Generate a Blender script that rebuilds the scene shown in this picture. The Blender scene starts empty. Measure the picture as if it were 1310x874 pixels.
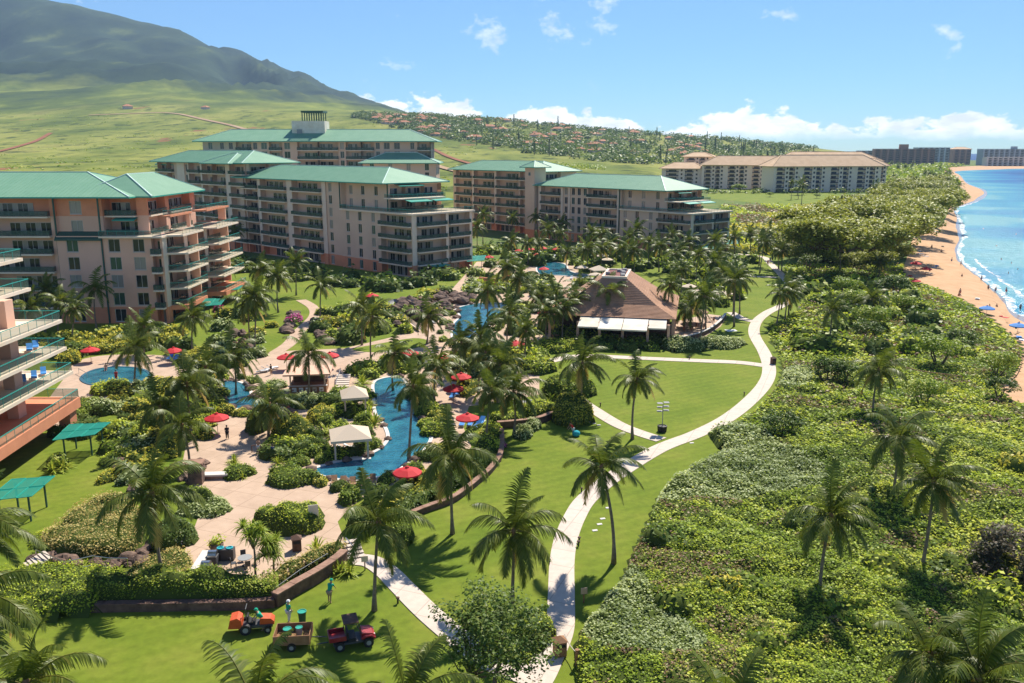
import bpy, bmesh, math, random
import numpy as np
from mathutils import Vector, Matrix, noise as mnoise

random.seed(11)
rng = np.random.default_rng(11)
R = math.radians
SC = bpy.context.scene
COL = SC.collection

# ------------------------------------------------------------------ camera
F, HZ, CAMH, CX, CY = 1100.0, 192.0, 34.0, 655.0, 437.0     # photo pixels (1310 x 874)
TH = math.atan((CY - HZ) / F)
CT, ST = math.cos(TH), math.sin(TH)
cd = bpy.data.cameras.new('camera'); cam = bpy.data.objects.new('camera', cd); COL.objects.link(cam)
cam.location = (0, 0, CAMH); cam.rotation_euler = (math.pi / 2 - TH, 0, 0)
cd.sensor_width = 36.0; cd.lens = 36.0 * F / 1310.0
cd.clip_start = 0.5; cd.clip_end = 60000
SC.camera = cam

# ------------------------------------------------------------------ light
SUN_AZ, SUN_EL = R(24), R(49)            # azimuth clockwise from +Y
tosun = Vector((math.sin(SUN_AZ) * math.cos(SUN_EL), math.cos(SUN_AZ) * math.cos(SUN_EL), math.sin(SUN_EL)))
sl = bpy.data.lights.new('sun', 'SUN'); sl.energy = 5.0; sl.angle = R(0.5); sl.color = (1.0, 0.93, 0.80)
so = bpy.data.objects.new('sun', sl); COL.objects.link(so); so.rotation_euler = (-tosun).to_track_quat('-Z', 'Y').to_euler()
so.location = (0, 0, 300)

W = bpy.data.worlds.new('World'); SC.world = W; W.use_nodes = True
wn = W.node_tree; wn.nodes.clear()
def N(t, k, **kw):
    n = t.nodes.new(k)
    for a, v in kw.items():
        setattr(n, a, v)
    return n
def L(t, a, b): t.links.new(a, b)
sky = N(wn, 'ShaderNodeTexSky', sky_type='NISHITA', sun_disc=False, sun_elevation=SUN_EL, sun_rotation=SUN_AZ,
        altitude=0, air_density=1.0, dust_density=0.0, ozone_density=4.0)
bg = N(wn, 'ShaderNodeBackground'); bg.inputs[1].default_value = 0.074
wout = N(wn, 'ShaderNodeOutputWorld')
# cumulus bank low over the whole horizon plus a few loose puffs higher up (one shader, all round the sky)
tc = N(wn, 'ShaderNodeTexCoord')
sep = N(wn, 'ShaderNodeSeparateXYZ'); L(wn, tc.outputs['Generated'], sep.inputs[0])
def M(t, op, a, b=None, c=None, clamp=False):
    n = N(t, 'ShaderNodeMath', operation=op); n.use_clamp = clamp
    for i, v in enumerate((a, b, c)):
        if v is None: continue
        if hasattr(v, 'links'): L(t, v, n.inputs[i])
        else: n.inputs[i].default_value = v
    return n.outputs[0]
az = M(wn, 'ARCTAN2', sep.outputs[0], sep.outputs[1]); el = sep.outputs[2]
def cloudnoise(sx, sz, off, scale, detail, rough=0.55):
    cmb = N(wn, 'ShaderNodeCombineXYZ')
    L(wn, M(wn, 'MULTIPLY', az, sx), cmb.inputs[0]); L(wn, M(wn, 'MULTIPLY', el, sz), cmb.inputs[1]); cmb.inputs[2].default_value = off
    nz = N(wn, 'ShaderNodeTexNoise'); nz.inputs['Scale'].default_value = scale; nz.inputs['Detail'].default_value = detail
    nz.inputs['Roughness'].default_value = rough
    L(wn, cmb.outputs[0], nz.inputs['Vector']); return nz.outputs['Fac']
n1 = cloudnoise(1, 1.7, 3.1, 26, 7); n2 = cloudnoise(1, 0.2, 8.3, 7, 2)
# top of the bank: about 1.2 to 3.2 degrees, from a slow noise and the puffs
top = M(wn, 'ADD', M(wn, 'MULTIPLY', M(wn, 'SUBTRACT', n2, 0.36), 0.075), M(wn, 'MULTIPLY', M(wn, 'SUBTRACT', n1, 0.5), 0.10))
top = M(wn, 'ADD', M(wn, 'ADD', top, 0.035), M(wn, 'MULTIPLY', M(wn, 'SINE', az), -0.036))
bank = M(wn, 'MULTIPLY', M(wn, 'SUBTRACT', top, el), 160, clamp=True)
base = M(wn, 'MULTIPLY', M(wn, 'SUBTRACT', el, M(wn, 'ADD', 0.010, M(wn, 'MULTIPLY', M(wn, 'SUBTRACT', n1, 0.5), 0.02))), 90, clamp=True)
bank = M(wn, 'MULTIPLY', bank, base)
n3 = cloudnoise(1, 1.6, 5.7, 17, 8, 0.6); n4 = cloudnoise(1, 1.3, 1.9, 3.2, 2)
puff = M(wn, 'MULTIPLY', M(wn, 'SUBTRACT', M(wn, 'ADD', M(wn, 'MULTIPLY', n3, 0.7), M(wn, 'MULTIPLY', n4, 0.55)), 0.69), 11, clamp=True)
puff = M(wn, 'MULTIPLY', puff, M(wn, 'MULTIPLY', M(wn, 'SUBTRACT', el, 0.06), 25, clamp=True))
puff = M(wn, 'MULTIPLY', puff, 0.8)
cl = M(wn, 'MAXIMUM', bank, puff)
cl = M(wn, 'MULTIPLY', cl, 0.93)
shade = cloudnoise(1, 2.2, 4.4, 34, 5)
cr = N(wn, 'ShaderNodeValToRGB'); L(wn, shade, cr.inputs[0])
cr.color_ramp.elements[0].position = 0.34; cr.color_ramp.elements[0].color = (9.2, 9.6, 10.4, 1)
cr.color_ramp.elements[1].position = 0.55; cr.color_ramp.elements[1].color = (12.8, 12.8, 12.8, 1)
mx = N(wn, 'ShaderNodeMix', data_type='RGBA'); L(wn, cl, mx.inputs[0]); tint = N(wn, 'ShaderNodeMix', data_type='RGBA', blend_type='MULTIPLY'); tint.inputs[0].default_value = 1; tint.inputs[7].default_value = (.56, .83, 1.10, 1); L(wn, sky.outputs[0], tint.inputs[6]); L(wn, tint.outputs[2], mx.inputs[6]); L(wn, cr.outputs[0], mx.inputs[7])
L(wn, mx.outputs[2], bg.inputs[0]); L(wn, bg.outputs[0], wout.inputs[0])

vs = SC.view_settings
vs.view_transform = 'Standard'; vs.look = 'None'; vs.gamma = 1.0; vs.exposure = 0.78; vs.use_curve_mapping = False
SC.render.engine = 'CYCLES'
SC.cycles.max_bounces = 6; SC.cycles.diffuse_bounces = 3; SC.cycles.glossy_bounces = 3; SC.cycles.transparent_max_bounces = 12
SC.cycles.transmission_bounces = 4; SC.cycles.volume_bounces = 0
SC.cycles.use_denoising = True
SC.cycles.caustics_reflective = False; SC.cycles.caustics_refractive = False
SC.cycles.sample_clamp_indirect = 6.0

# ------------------------------------------------------------------ photo pixel -> place
def ray(x, y): return (x - CX), F * CT - (y - CY) * ST, -F * ST - (y - CY) * CT
def P(x, y, z=0.0):
    a, b, c = ray(x, y); t = (z - CAMH) / c
    return Vector((a * t, b * t, z))
def AT(x, y, Y):
    a, b, c = ray(x, y); t = Y / b
    return Vector((a * t, Y, CAMH + c * t))
def PXM(Y): return F / (Y * CT + CAMH * ST)

# ------------------------------------------------------------------ materials
MATS = {}
def mat(name, c, rough=0.7, spec=0.3, c2=None, scale=1.0, detail=4, bump=0.0, bscale=None, metal=0.0, c3=None, coord='Object', lo=0.35, hi=0.65):
    if name in MATS: return MATS[name]
    m = bpy.data.materials.new(name); m.use_nodes = True; t = m.node_tree
    b = t.nodes['Principled BSDF']; b.inputs['Roughness'].default_value = rough
    b.inputs['Specular IOR Level'].default_value = spec; b.inputs['Metallic'].default_value = metal
    b.inputs['Base Color'].default_value = (*c, 1)
    if c2 or bump:
        g = N(t, 'ShaderNodeTexCoord') if coord == 'Object' else N(t, 'ShaderNodeNewGeometry')
        vec = g.outputs['Object'] if coord == 'Object' else g.outputs['Position']
    if c2:
        nz = N(t, 'ShaderNodeTexNoise'); nz.inputs['Scale'].default_value = scale; nz.inputs['Detail'].default_value = detail
        nz.inputs['Roughness'].default_value = 0.62
        L(t, vec, nz.inputs['Vector'])
        r = N(t, 'ShaderNodeValToRGB'); L(t, nz.outputs['Fac'], r.inputs[0])
        r.color_ramp.elements[0].position = lo; r.color_ramp.elements[0].color = (*c, 1)
        r.color_ramp.elements[1].position = hi; r.color_ramp.elements[1].color = (*c2, 1)
        if c3:
            e = r.color_ramp.elements.new((lo + hi) / 2); e.color = (*c3, 1)
        L(t, r.outputs[0], b.inputs['Base Color'])
    if bump:
        nb = N(t, 'ShaderNodeTexNoise'); nb.inputs['Scale'].default_value = bscale or scale * 4; nb.inputs['Detail'].default_value = 4
        L(t, vec, nb.inputs['Vector'])
        bp = N(t, 'ShaderNodeBump'); bp.inputs['Strength'].default_value = bump; bp.inputs['Distance'].default_value = 0.1
        L(t, nb.outputs['Fac'], bp.inputs['Height']); L(t, bp.outputs[0], b.inputs['Normal'])
    MATS[name] = m; return m

def leafmat(name, cols, rough=0.5, spec=0.22, trans=0.3):
    """leaf colour runs over cols by each leaf's own random value"""
    m = bpy.data.materials.new(name); m.use_nodes = True; t = m.node_tree
    b = t.nodes['Principled BSDF']; b.inputs['Roughness'].default_value = rough; b.inputs['Specular IOR Level'].default_value = spec
    a = N(t, 'ShaderNodeAttribute', attribute_name='rnd'); oi = N(t, 'ShaderNodeObjectInfo')
    f = M(t, 'ADD', a.outputs['Fac'], M(t, 'MULTIPLY', M(t, 'SUBTRACT', oi.outputs['Random'], 0.5), 0.18), clamp=True)
    r = N(t, 'ShaderNodeValToRGB'); L(t, f, r.inputs[0])
    els = r.color_ramp.elements; els[0].color = (*cols[0], 1); els[1].color = (*cols[-1], 1)
    for i, c in enumerate(cols[1:-1]):
        e = els.new((i + 1) / (len(cols) - 1)); e.color = (*c, 1)
    L(t, r.outputs[0], b.inputs['Base Color'])
    tr = N(t, 'ShaderNodeBsdfTranslucent'); L(t, r.outputs[0], tr.inputs[0])
    ms = N(t, 'ShaderNodeMixShader'); ms.inputs[0].default_value = trans
    L(t, b.outputs[0], ms.inputs[1]); L(t, tr.outputs[0], ms.inputs[2]); L(t, ms.outputs[0], t.nodes['Material Output'].inputs[0])
    MATS[name] = m; return m

def glassmat(name, tint, alpha, rough=0.05):
    m = bpy.data.materials.new(name); m.use_nodes = True; t = m.node_tree; t.nodes.remove(t.nodes['Principled BSDF'])
    tr = N(t, 'ShaderNodeBsdfTransparent'); tr.inputs[0].default_value = (*[0.55 + 0.45 * c for c in tint], 1)
    b = N(t, 'ShaderNodeBsdfPrincipled'); b.inputs['Base Color'].default_value = (*tint, 1); b.inputs['Roughness'].default_value = rough
    ms = N(t, 'ShaderNodeMixShader'); ms.inputs[0].default_value = alpha
    L(t, tr.outputs[0], ms.inputs[1]); L(t, b.outputs[0], ms.inputs[2]); L(t, ms.outputs[0], t.nodes['Material Output'].inputs[0])
    MATS[name] = m; return m

mat('soil', (.16, .085, .05), .95, .1, (.24, .15, .09), .6, bump=.4)
mat('ground', (.13, .15, .05), .95, .1, (.20, .19, .08), .05, 8, .3, 2.0, c3=(.10, .16, .035))
mat('lawn', (.10, .155, .012), .9, .12, (.205, .22, .034), .12, 9, .35, 30, lo=.28, hi=.74, c3=(.145, .19, .019))
mat('path', (.56, .47, .40), .85, .2, (.63, .53, .45), 1.5, 6, .1, 20)
mat('deck', (.45, .32, .23), .85, .2, (.54, .39, .285), .5, 6, .1, 14)
mat('sand', (.47, .29, .165), .95, .1, (.56, .36, .215), .25, 9, .6, 3)
mat('wet_sand', (.25, .185, .15), .22, .5, (.31, .23, .18), .3, 6)
mat('foam', (.80, .83, .85), .8, .2)
def foamy(m):       # broken froth: holes where the noise is low
    t = m.node_tree; b = t.nodes['Principled BSDF']; g = N(t, 'ShaderNodeNewGeometry'); nz = N(t, 'ShaderNodeTexNoise'); nz.inputs['Scale'].default_value = .55; nz.inputs['Detail'].default_value = 7; nz.inputs['Roughness'].default_value = .7; L(t, g.outputs['Position'], nz.inputs['Vector'])
    L(t, M(t, 'MULTIPLY', M(t, 'SUBTRACT', nz.outputs['Fac'], .43), 7, clamp=True), b.inputs['Alpha'])
foamy(MATS['foam'])
mat('trunk', (.16, .125, .095), .9, .15, (.27, .22, .17), 3, 4, .5, 9)
mat('bark', (.11, .08, .055), .95, .1, (.19, .14, .10), 4, 4, .5, 9)
mat('rock', (.07, .05, .042), .9, .25, (.24, .155, .115), .9, 8, .9, 3)
mat('lava_stone', (.10, .06, .05), .9, .2, (.20, .12, .09), 1.5, 6, .8, 4)
mat('wall_cream', (.62, .45, .34), .85, .15, (.70, .51, .385), .12, 8)
mat('wall_pink', (.66, .40, .29), .85, .15, (.75, .46, .335), .12, 8)
mat('salmon', (.62, .25, .14), .85, .15, (.70, .29, .165), .5, 5)
mat('slab_cream', (.78, .62, .46), .85, .15, (.78, .66, .54), .6, 4)
mat('grey_wall', (.72, .58, .47), .85, .15, (.76, .62, .51), .3, 4)
mat('roof_green', (.15, .31, .20), .6, .25, (.18, .34, .225), .3, 5)
mat('roof_ridge', (.55, .70, .62), .5, .4)
mat('green_metal', (.015, .30, .22), .45, .4)
mat('rail_green', (.02, .33, .28), .4, .5)
mat('spout', (.03, .085, .06), .5, .4)
mat('roof_tan', (.56, .38, .23), .85, .2, (.66, .46, .29), .2, 6)
mat('roof_brown', (.30, .17, .11), .9, .15, (.40, .235, .155), .7, 7, .6, 5)
mat('roof_terracotta', (.42, .17, .09), .85, .2, (.52, .24, .13), .1, 5)
mat('frame', (.50, .46, .42), .6, .3)
mat('frame_dark', (.05, .05, .05), .5, .3)
mat('pane_dark', (.018, .024, .026), .06, .6)
mat('pane_green', (.035, .085, .06), .08, .6)
mat('pane_curtain', (.30, .27, .235), .12, .5)
mat('white', (.78, .78, .76), .5, .4)
mat('off_white', (.60, .53, .42), .7, .3, (.72, .67, .58), .4)
mat('canvas_tan', (.60, .49, .37), .85, .2)
mat('red_canvas', (.55, .028, .035), .75, .25)
mat('blue_canvas', (.05, .22, .55), .75, .25)
mat('green_slat', (.012, .30, .225), .5, .4)
mat('wood', (.24, .12, .06), .75, .25, (.32, .17, .09), 2.5)
mat('wood_dark', (.09, .045, .03), .7, .3, (.14, .075, .05), 2.5)
mat('metal', (.55, .56, .57), .3, .5, metal=1.0)
mat('grey', (.28, .28, .28), .7, .3)
mat('black', (.02, .02, .022), .6, .3)
mat('charcoal', (.06, .06, .065), .5, .4)
mat('red_paint', (.26, .012, .02), .35, .5, (.34, .03, .035), 3)
mat('orange_paint', (.50, .07, .015), .5, .35, (.58, .10, .03), 3)
mat('stone_pale', (.62, .58, .54), .85, .2)
mat('brick_red', (.24, .14, .10), .9, .2, (.36, .22, .16), 1.2)
mat('mesh_red', (.14, .04, .04), .8, .2, (.22, .08, .075), 2.0)
mat('pool_tile', (.03, .11, .16), .5, .4)
mat('rope', (.55, .50, .42), .9, .1)
mat('skin', (.42, .24, .16), .6, .3)
mat('hair', (.03, .02, .015), .6, .3)
mat('shirt_green', (.02, .34, .21), .85, .1)
mat('cloth_khaki', (.38, .29, .18), .9, .1)
mat('cloth_blue', (.03, .08, .30), .85, .1)
mat('cloth_white', (.70, .70, .70), .85, .1)
mat('cloth_black', (.02, .02, .025), .85, .1)
mat('cloth_red', (.50, .03, .03), .85, .1)
mat('cloth_teal', (.04, .36, .42), .85, .1)
mat('leaf_core', (.06, .082, .018), .95, .05)  # inner foliage mass, its dark tone stands in for shade between leaves
glassmat('rail_glass', (.13, .22, .19), .30)

leafmat('leaf_bright', [(0.222, 0.322, 0.020), (0.399, 0.499, 0.035), (0.597, 0.644, 0.055), (0.700, 0.676, 0.081)], trans=.38)
leafmat('leaf_mid', [(0.122, 0.211, 0.019), (0.226, 0.316, 0.028), (0.348, 0.421, 0.044), (0.471, 0.465, 0.066)], trans=.36)
leafmat('leaf_dark', [(0.048, 0.096, 0.016), (0.085, 0.147, 0.023), (0.146, 0.211, 0.033), (0.223, 0.244, 0.053)])
leafmat('leaf_sage', [(0.289, 0.351, 0.156), (0.423, 0.483, 0.208), (0.537, 0.596, 0.268), (0.654, 0.684, 0.342)], trans=.36)
leafmat('leaf_yellow', [(0.343, 0.362, 0.031), (0.517, 0.484, 0.048), (0.653, 0.565, 0.066), (0.700, 0.592, 0.096)], trans=.36)
leafmat('leaf_varieg', [(0.298, 0.256, 0.066), (0.492, 0.390, 0.123), (0.670, 0.512, 0.184), (0.700, 0.634, 0.264)], trans=.36)
leafmat('leaf_brown', [(0.159, 0.091, 0.049), (0.305, 0.171, 0.098), (0.244, 0.256, 0.061), (0.366, 0.342, 0.098)])
leafmat('leaf_darkred', [(.045, .05, .03), (.09, .085, .05), (.15, .11, .07), (.24, .20, .13)])
leafmat('leaf_kiawe', [(0.177, 0.209, 0.025), (0.275, 0.306, 0.039), (0.398, 0.413, 0.056), (0.519, 0.492, 0.080)], trans=.35)
leafmat('leaf_pink', [(.09, .12, .03), (.50, .05, .25), (.60, .10, .32), (.66, .16, .40)])
leafmat('leaf_flower', [(.05, .11, .02), (.10, .17, .035), (.14, .22, .055), (.75, .62, .66)])
leafmat('frond', [(0.057, 0.091, 0.006), (0.102, 0.140, 0.014), (0.154, 0.186, 0.021), (0.227, 0.217, 0.037)], .45, .32, .34)
leafmat('frond_old', [(0.387, 0.244, 0.053), (0.536, 0.354, 0.088), (0.566, 0.415, 0.105), (0.387, 0.329, 0.071)], .5, .4, .3)

def mow_and_patches(m):
    t = m.node_tree; b = t.nodes['Principled BSDF']; lk = b.inputs['Base Color'].links[0].from_socket; g = N(t, 'ShaderNodeNewGeometry')
    mp = N(t, 'ShaderNodeMapping'); mp.inputs['Rotation'].default_value = (0, 0, R(58)); L(t, g.outputs['Position'], mp.inputs['Vector'])
    w = N(t, 'ShaderNodeTexWave', wave_type='BANDS', wave_profile='SIN'); w.inputs['Scale'].default_value = .22; w.inputs['Distortion'].default_value = .6; w.inputs['Detail'].default_value = 2; L(t, mp.outputs[0], w.inputs['Vector'])
    nz = N(t, 'ShaderNodeTexNoise'); nz.inputs['Scale'].default_value = 1.6; nz.inputs['Detail'].default_value = 6; L(t, g.outputs['Position'], nz.inputs['Vector'])
    v = M(t, 'ADD', M(t, 'MULTIPLY', w.outputs['Fac'], .10), M(t, 'MULTIPLY', nz.outputs['Fac'], .62)); v = M(t, 'ADD', v, .64)  # mowing bands, plus noise for dry spots and painted-in shaded patches
    h = N(t, 'ShaderNodeHueSaturation'); L(t, v, h.inputs['Value']); L(t, lk, h.inputs['Color']); L(t, h.outputs[0], b.inputs['Base Color'])
mow_and_patches(MATS['lawn'])
def joints(m):      # saw-cut joints in the poured deck
    t = m.node_tree; b = t.nodes['Principled BSDF']; lk = b.inputs['Base Color'].links[0].from_socket; g = N(t, 'ShaderNodeNewGeometry')
    mp = N(t, 'ShaderNodeMapping'); mp.inputs['Rotation'].default_value = (0, 0, R(22)); mp.inputs['Scale'].default_value = (.35, .35, .35); L(t, g.outputs['Position'], mp.inputs['Vector'])
    w = N(t, 'ShaderNodeTexBrick'); w.offset = 0; w.inputs['Scale'].default_value = 1; w.inputs['Mortar Size'].default_value = .012; w.inputs['Brick Width'].default_value = 1; w.inputs['Row Height'].default_value = 1
    w.inputs['Color1'].default_value = (1, 1, 1, 1); w.inputs['Color2'].default_value = (.93, .93, .93, 1); w.inputs['Mortar'].default_value = (.68, .66, .64, 1); L(t, mp.outputs[0], w.inputs['Vector'])
    x = N(t, 'ShaderNodeMix', data_type='RGBA', blend_type='MULTIPLY'); x.inputs[0].default_value = 1; L(t, lk, x.inputs[6]); L(t, w.outputs['Color'], x.inputs[7]); L(t, x.outputs[2], b.inputs['Base Color'])
joints(MATS['deck']); joints(MATS['path'])
# ------------------------------------------------------------------ mesh builders
class MB:
    def __init__(s): s.v = []; s.f = []; s.m = []
    def quad(s, a, b, c, d, m=0):
        i = len(s.v); s.v += [tuple(a), tuple(b), tuple(c), tuple(d)]; s.f.append((i, i + 1, i + 2, i + 3)); s.m.append(m)
    def tri(s, a, b, c, m=0):
        i = len(s.v); s.v += [tuple(a), tuple(b), tuple(c)]; s.f.append((i, i + 1, i + 2)); s.m.append(m)
    def box(s, x0, y0, z0, x1, y1, z1, m=0, M4=None):
        i = len(s.v)
        pts = [(x0, y0, z0), (x1, y0, z0), (x1, y1, z0), (x0, y1, z0), (x0, y0, z1), (x1, y0, z1), (x1, y1, z1), (x0, y1, z1)]
        if M4 is not None: pts = [tuple(M4 @ Vector(p)) for p in pts]
        s.v += pts
        for q in ((0, 3, 2, 1), (4, 5, 6, 7), (0, 1, 5, 4), (1, 2, 6, 5), (2, 3, 7, 6), (3, 0, 4, 7)):
            s.f.append(tuple(i + k for k in q)); s.m.append(m)
    def bar(s, a, b, r, m=0, n=4):
        s.tube([a, b], [r, r], m, n)
    def tube(s, pts, rad, m=0, n=8, cap=True):
        pts = [Vector(p) for p in pts]; i0 = len(s.v); K = len(pts)
        for k, p in enumerate(pts):
            d = (pts[min(k + 1, K - 1)] - pts[max(k - 1, 0)]).normalized()
            up = Vector((0, 0, 1)) if abs(d.z) < .95 else Vector((1, 0, 0))
            a = d.cross(up).normalized(); b = a.cross(d)
            for j in range(n):
                t = 2 * math.pi * (j + .5) / n
                s.v.append(tuple(p + (a * math.cos(t) + b * math.sin(t)) * rad[k]))
        for k in range(K - 1):
            for j in range(n):
                A = i0 + k * n + j; B = i0 + k * n + (j + 1) % n
                s.f.append((A, B, B + n, A + n)); s.m.append(m)
        if cap:
            s.f.append(tuple(i0 + j for j in reversed(range(n)))); s.m.append(m)
            s.f.append(tuple(i0 + (K - 1) * n + j for j in range(n))); s.m.append(m)
    def lathe(s, prof, n=12, m=0, c=(0, 0, 0), sx=1, sy=1):
        i0 = len(s.v)
        for r, z in prof:
            for j in range(n):
                t = 2 * math.pi * j / n
                s.v.append((c[0] + r * sx * math.cos(t), c[1] + r * sy * math.sin(t), c[2] + z))
        for k in range(len(prof) - 1):
            for j in range(n):
                A = i0 + k * n + j; B = i0 + k * n + (j + 1) % n
                s.f.append((A, B, B + n, A + n)); s.m.append(m)
        s.f.append(tuple(i0 + j for j in reversed(range(n)))); s.m.append(m)
        s.f.append(tuple(i0 + (len(prof) - 1) * n + j for j in range(n))); s.m.append(m)
    def prism(s, poly, z0, z1, m=0, mtop=None):
        i = len(s.v); n = len(poly)
        s.v += [(p[0], p[1], z0) for p in poly] + [(p[0], p[1], z1) for p in poly]
        ar = sum(poly[k][0] * poly[(k + 1) % n][1] - poly[(k + 1) % n][0] * poly[k][1] for k in range(n))
        o = list(range(n)) if ar > 0 else list(reversed(range(n)))
        s.f.append(tuple(i + n + k for k in o)); s.m.append(m if mtop is None else mtop)
        s.f.append(tuple(i + k for k in reversed(o))); s.m.append(m)
        for a in range(n):
            p, q = o[a], o[(a + 1) % n]
            s.f.append((i + p, i + q, i + n + q, i + n + p)); s.m.append(m)
    def mesh(s, name, mats, smooth=False):
        me = bpy.data.meshes.new(name); me.from_pydata(s.v, [], s.f)
        for x in mats: me.materials.append(MATS[x] if isinstance(x, str) else x)
        me.polygons.foreach_set('material_index', s.m)
        if smooth: me.polygons.foreach_set('use_smooth', [True] * len(s.f))
        me.update(); return me
    def build(s, name, mats, parent=None, loc=None, rz=0, smooth=False):
        if isinstance(mats, str): mats = [mats]
        return ob(name, s.mesh(name, mats, smooth), parent, loc, rz)

def ob(name, mesh, parent=None, loc=None, rz=0):
    o = bpy.data.objects.new(name, mesh); COL.objects.link(o)
    if parent is not None: o.parent = parent
    if loc is not None: o.location = loc
    if rz: o.rotation_euler = (0, 0, rz)
    return o
def tag(o, label, cat, group=None):
    o['label'] = label; o['category'] = cat
    if group: o['group'] = group
    return o
def thing(name, label, cat, loc=(0, 0, 0), rz=0, group=None):
    return tag(ob(name, None, None, loc, rz), label, cat, group)
def structure(o, label=None):
    o['kind'] = 'structure'
    if label: o['label'] = label
    return o
def stuff(o, label=None, cat=None):
    o['kind'] = 'stuff'
    if label: o['label'] = label; o['category'] = cat
    return o
def copy_tree(o, parent=None):
    c = o.copy(); COL.objects.link(c)
    if parent is not None: c.parent = parent
    for ch in list(o.children): copy_tree(ch, c)
    return c

def np_mesh(name, V, Q, mats, mi=None, rnd=None, smooth=False):
    """quads or triangles from numpy arrays; rnd: one value per face"""
    k = Q.shape[1]; me = bpy.data.meshes.new(name); nv, nf = len(V), len(Q)
    me.vertices.add(nv); me.vertices.foreach_set('co', np.ascontiguousarray(V, dtype=np.float32).ravel())
    me.loops.add(nf * k); me.loops.foreach_set('vertex_index', np.ascontiguousarray(Q, dtype=np.int32).ravel())
    me.polygons.add(nf); me.polygons.foreach_set('loop_start', np.arange(0, nf * k, k, dtype=np.int32))
    for x in mats: me.materials.append(MATS[x] if isinstance(x, str) else x)
    if mi is not None: me.polygons.foreach_set('material_index', np.asarray(mi, dtype=np.int32))
    if smooth: me.polygons.foreach_set('use_smooth', np.ones(nf, dtype=bool))
    if rnd is not None:
        a = me.attributes.new('rnd', 'FLOAT', 'FACE'); a.data.foreach_set('value', np.asarray(rnd, dtype=np.float32))
    me.update(calc_edges=True); me.validate(); return me

def sheet(name, poly, z, m, kind='structure', grow=0):
    """flat sheet over a (concave) polygon"""
    bm = bmesh.new(); vs_ = [bm.verts.new((p[0], p[1], z)) for p in poly]
    f = bm.faces.new(vs_); f.normal_update()
    if f.normal.z < 0: f.normal_flip()
    bmesh.ops.triangulate(bm, faces=[f])
    me = bpy.data.meshes.new(name); bm.to_mesh(me); bm.free(); me.materials.append(MATS[m])
    o = ob(name, me)
    if kind: o['kind'] = kind
    return o
def smooth_line(pts, n=6, closed=False):
    """Catmull-Rom through the points"""
    pts = [Vector((p[0], p[1], 0)) for p in pts]; K = len(pts); out = []
    rngk = range(K) if closed else range(K - 1)
    for i in rngk:
        g = (lambda j: pts[j % K]) if closed else (lambda j: pts[max(0, min(K - 1, j))])
        p0, p1, p2, p3 = g(i - 1), g(i), g(i + 1), g(i + 2)
        for j in range(n):
            t = j / n
            out.append(.5 * ((2 * p1) + (p2 - p0) * t + (2 * p0 - 5 * p1 + 4 * p2 - p3) * t * t + (3 * p1 - p0 - 3 * p2 + p3) * t ** 3))
    if not closed: out.append(pts[-1])
    return [(p.x, p.y) for p in out]
def pp(pix, z=0.0): return [tuple(P(x, y, z)[:2]) for x, y in pix]
def offset_line(c, w):
    l, r = [], []
    for i, p in enumerate(c):
        a = Vector(c[max(i - 1, 0)]); b = Vector(c[min(i + 1, len(c) - 1)]); d = (b - a).normalized(); n = Vector((-d.y, d.x))
        l.append(tuple(Vector(p) + n * w / 2)); r.append(tuple(Vector(p) - n * w / 2))
    return l, r
def inside(px, py, poly):
    poly = np.asarray(poly); r = np.zeros(len(px), bool); n = len(poly); j = n - 1
    for i in range(n):
        xi, yi = poly[i]; xj, yj = poly[j]
        c = ((yi > py) != (yj > py)) & (px < (xj - xi) * (py - yi) / (yj - yi + 1e-12) + xi); r ^= c; j = i
    return r
def edge_dist(px, py, poly):
    poly = np.asarray(poly); d = np.full(len(px), 1e9); n = len(poly)
    for i in range(n):
        a = poly[i]; b = poly[(i + 1) % n]; ab = b - a; l2 = (ab ** 2).sum() + 1e-12
        t = np.clip(((px - a[0]) * ab[0] + (py - a[1]) * ab[1]) / l2, 0, 1)
        d = np.minimum(d, np.hypot(px - a[0] - t * ab[0], py - a[1] - t * ab[1]))
    return d
# ------------------------------------------------------------------ coast, ground, sea
SEA = -2.0
pairs = [((1310, 520), (1310, 406)), ((1280, 492), (1284, 382)), ((1300, 475), (1270, 370)), ((1306, 450), (1259, 360)),
         ((1292, 430), (1250, 352)), ((1267, 409), (1240, 345)), ((1240, 390), (1232, 338)), ((1193, 368), (1226, 330)),
         ((1157, 354), (1225, 318)), ((1160, 330), (1230, 303)), ((1172, 300), (1228, 293)), ((1203, 289), (1225, 278)),
         ((1213, 270), (1222, 266)), ((1216, 258), (1244, 260)), ((1217, 250), (1261, 252)), ((1218, 243), (1260, 243)),
         ((1216, 235), (1239, 235)), ((1212, 226), (1228, 224)), ((1208, 219), (1223, 220)), ((1218, 214), (1244, 218)),
         ((1260, 212), (1276, 217)), ((1310, 211), (1310, 216)), ((1420, 210), (1420, 215)), ((1700, 209), (1700, 214))]
veg = [(96, -120), (90, -40), (86, 20), (80, 60), (75, 90)] + pp([a for a, b in pairs])
shore = [(132, -120), (130, -40), (128, 40), (124, 100), (119, 150)] + pp([b for a, b in pairs], SEA)
vegS = smooth_line(veg, 6); shS = smooth_line(shore, 6)
bmx = MB(); rows = []
for i, (a, b) in enumerate(zip(vegS, shS)):
    a = Vector((*a, 0)); b = Vector((*b, SEA)); d = (b - a); w = Vector((d.x, d.y, 0)).length; dn = Vector((d.x, d.y, 0)).normalized()
    wet = min(6.5 + 1.5 * math.sin(i * .9), w * .5)
    row = [a - dn * 2 - Vector((0, 0, .06)), a + d * .12, a + d * .35 + Vector((0, 0, .25)), a + d * .6 + Vector((0, 0, .15)), b - dn * wet + Vector((0, 0, .22)), b - dn * wet * .5 + Vector((0, 0, .09)), b, b + dn * 8 - Vector((0, 0, .5))]
    rows.append(row)
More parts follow.
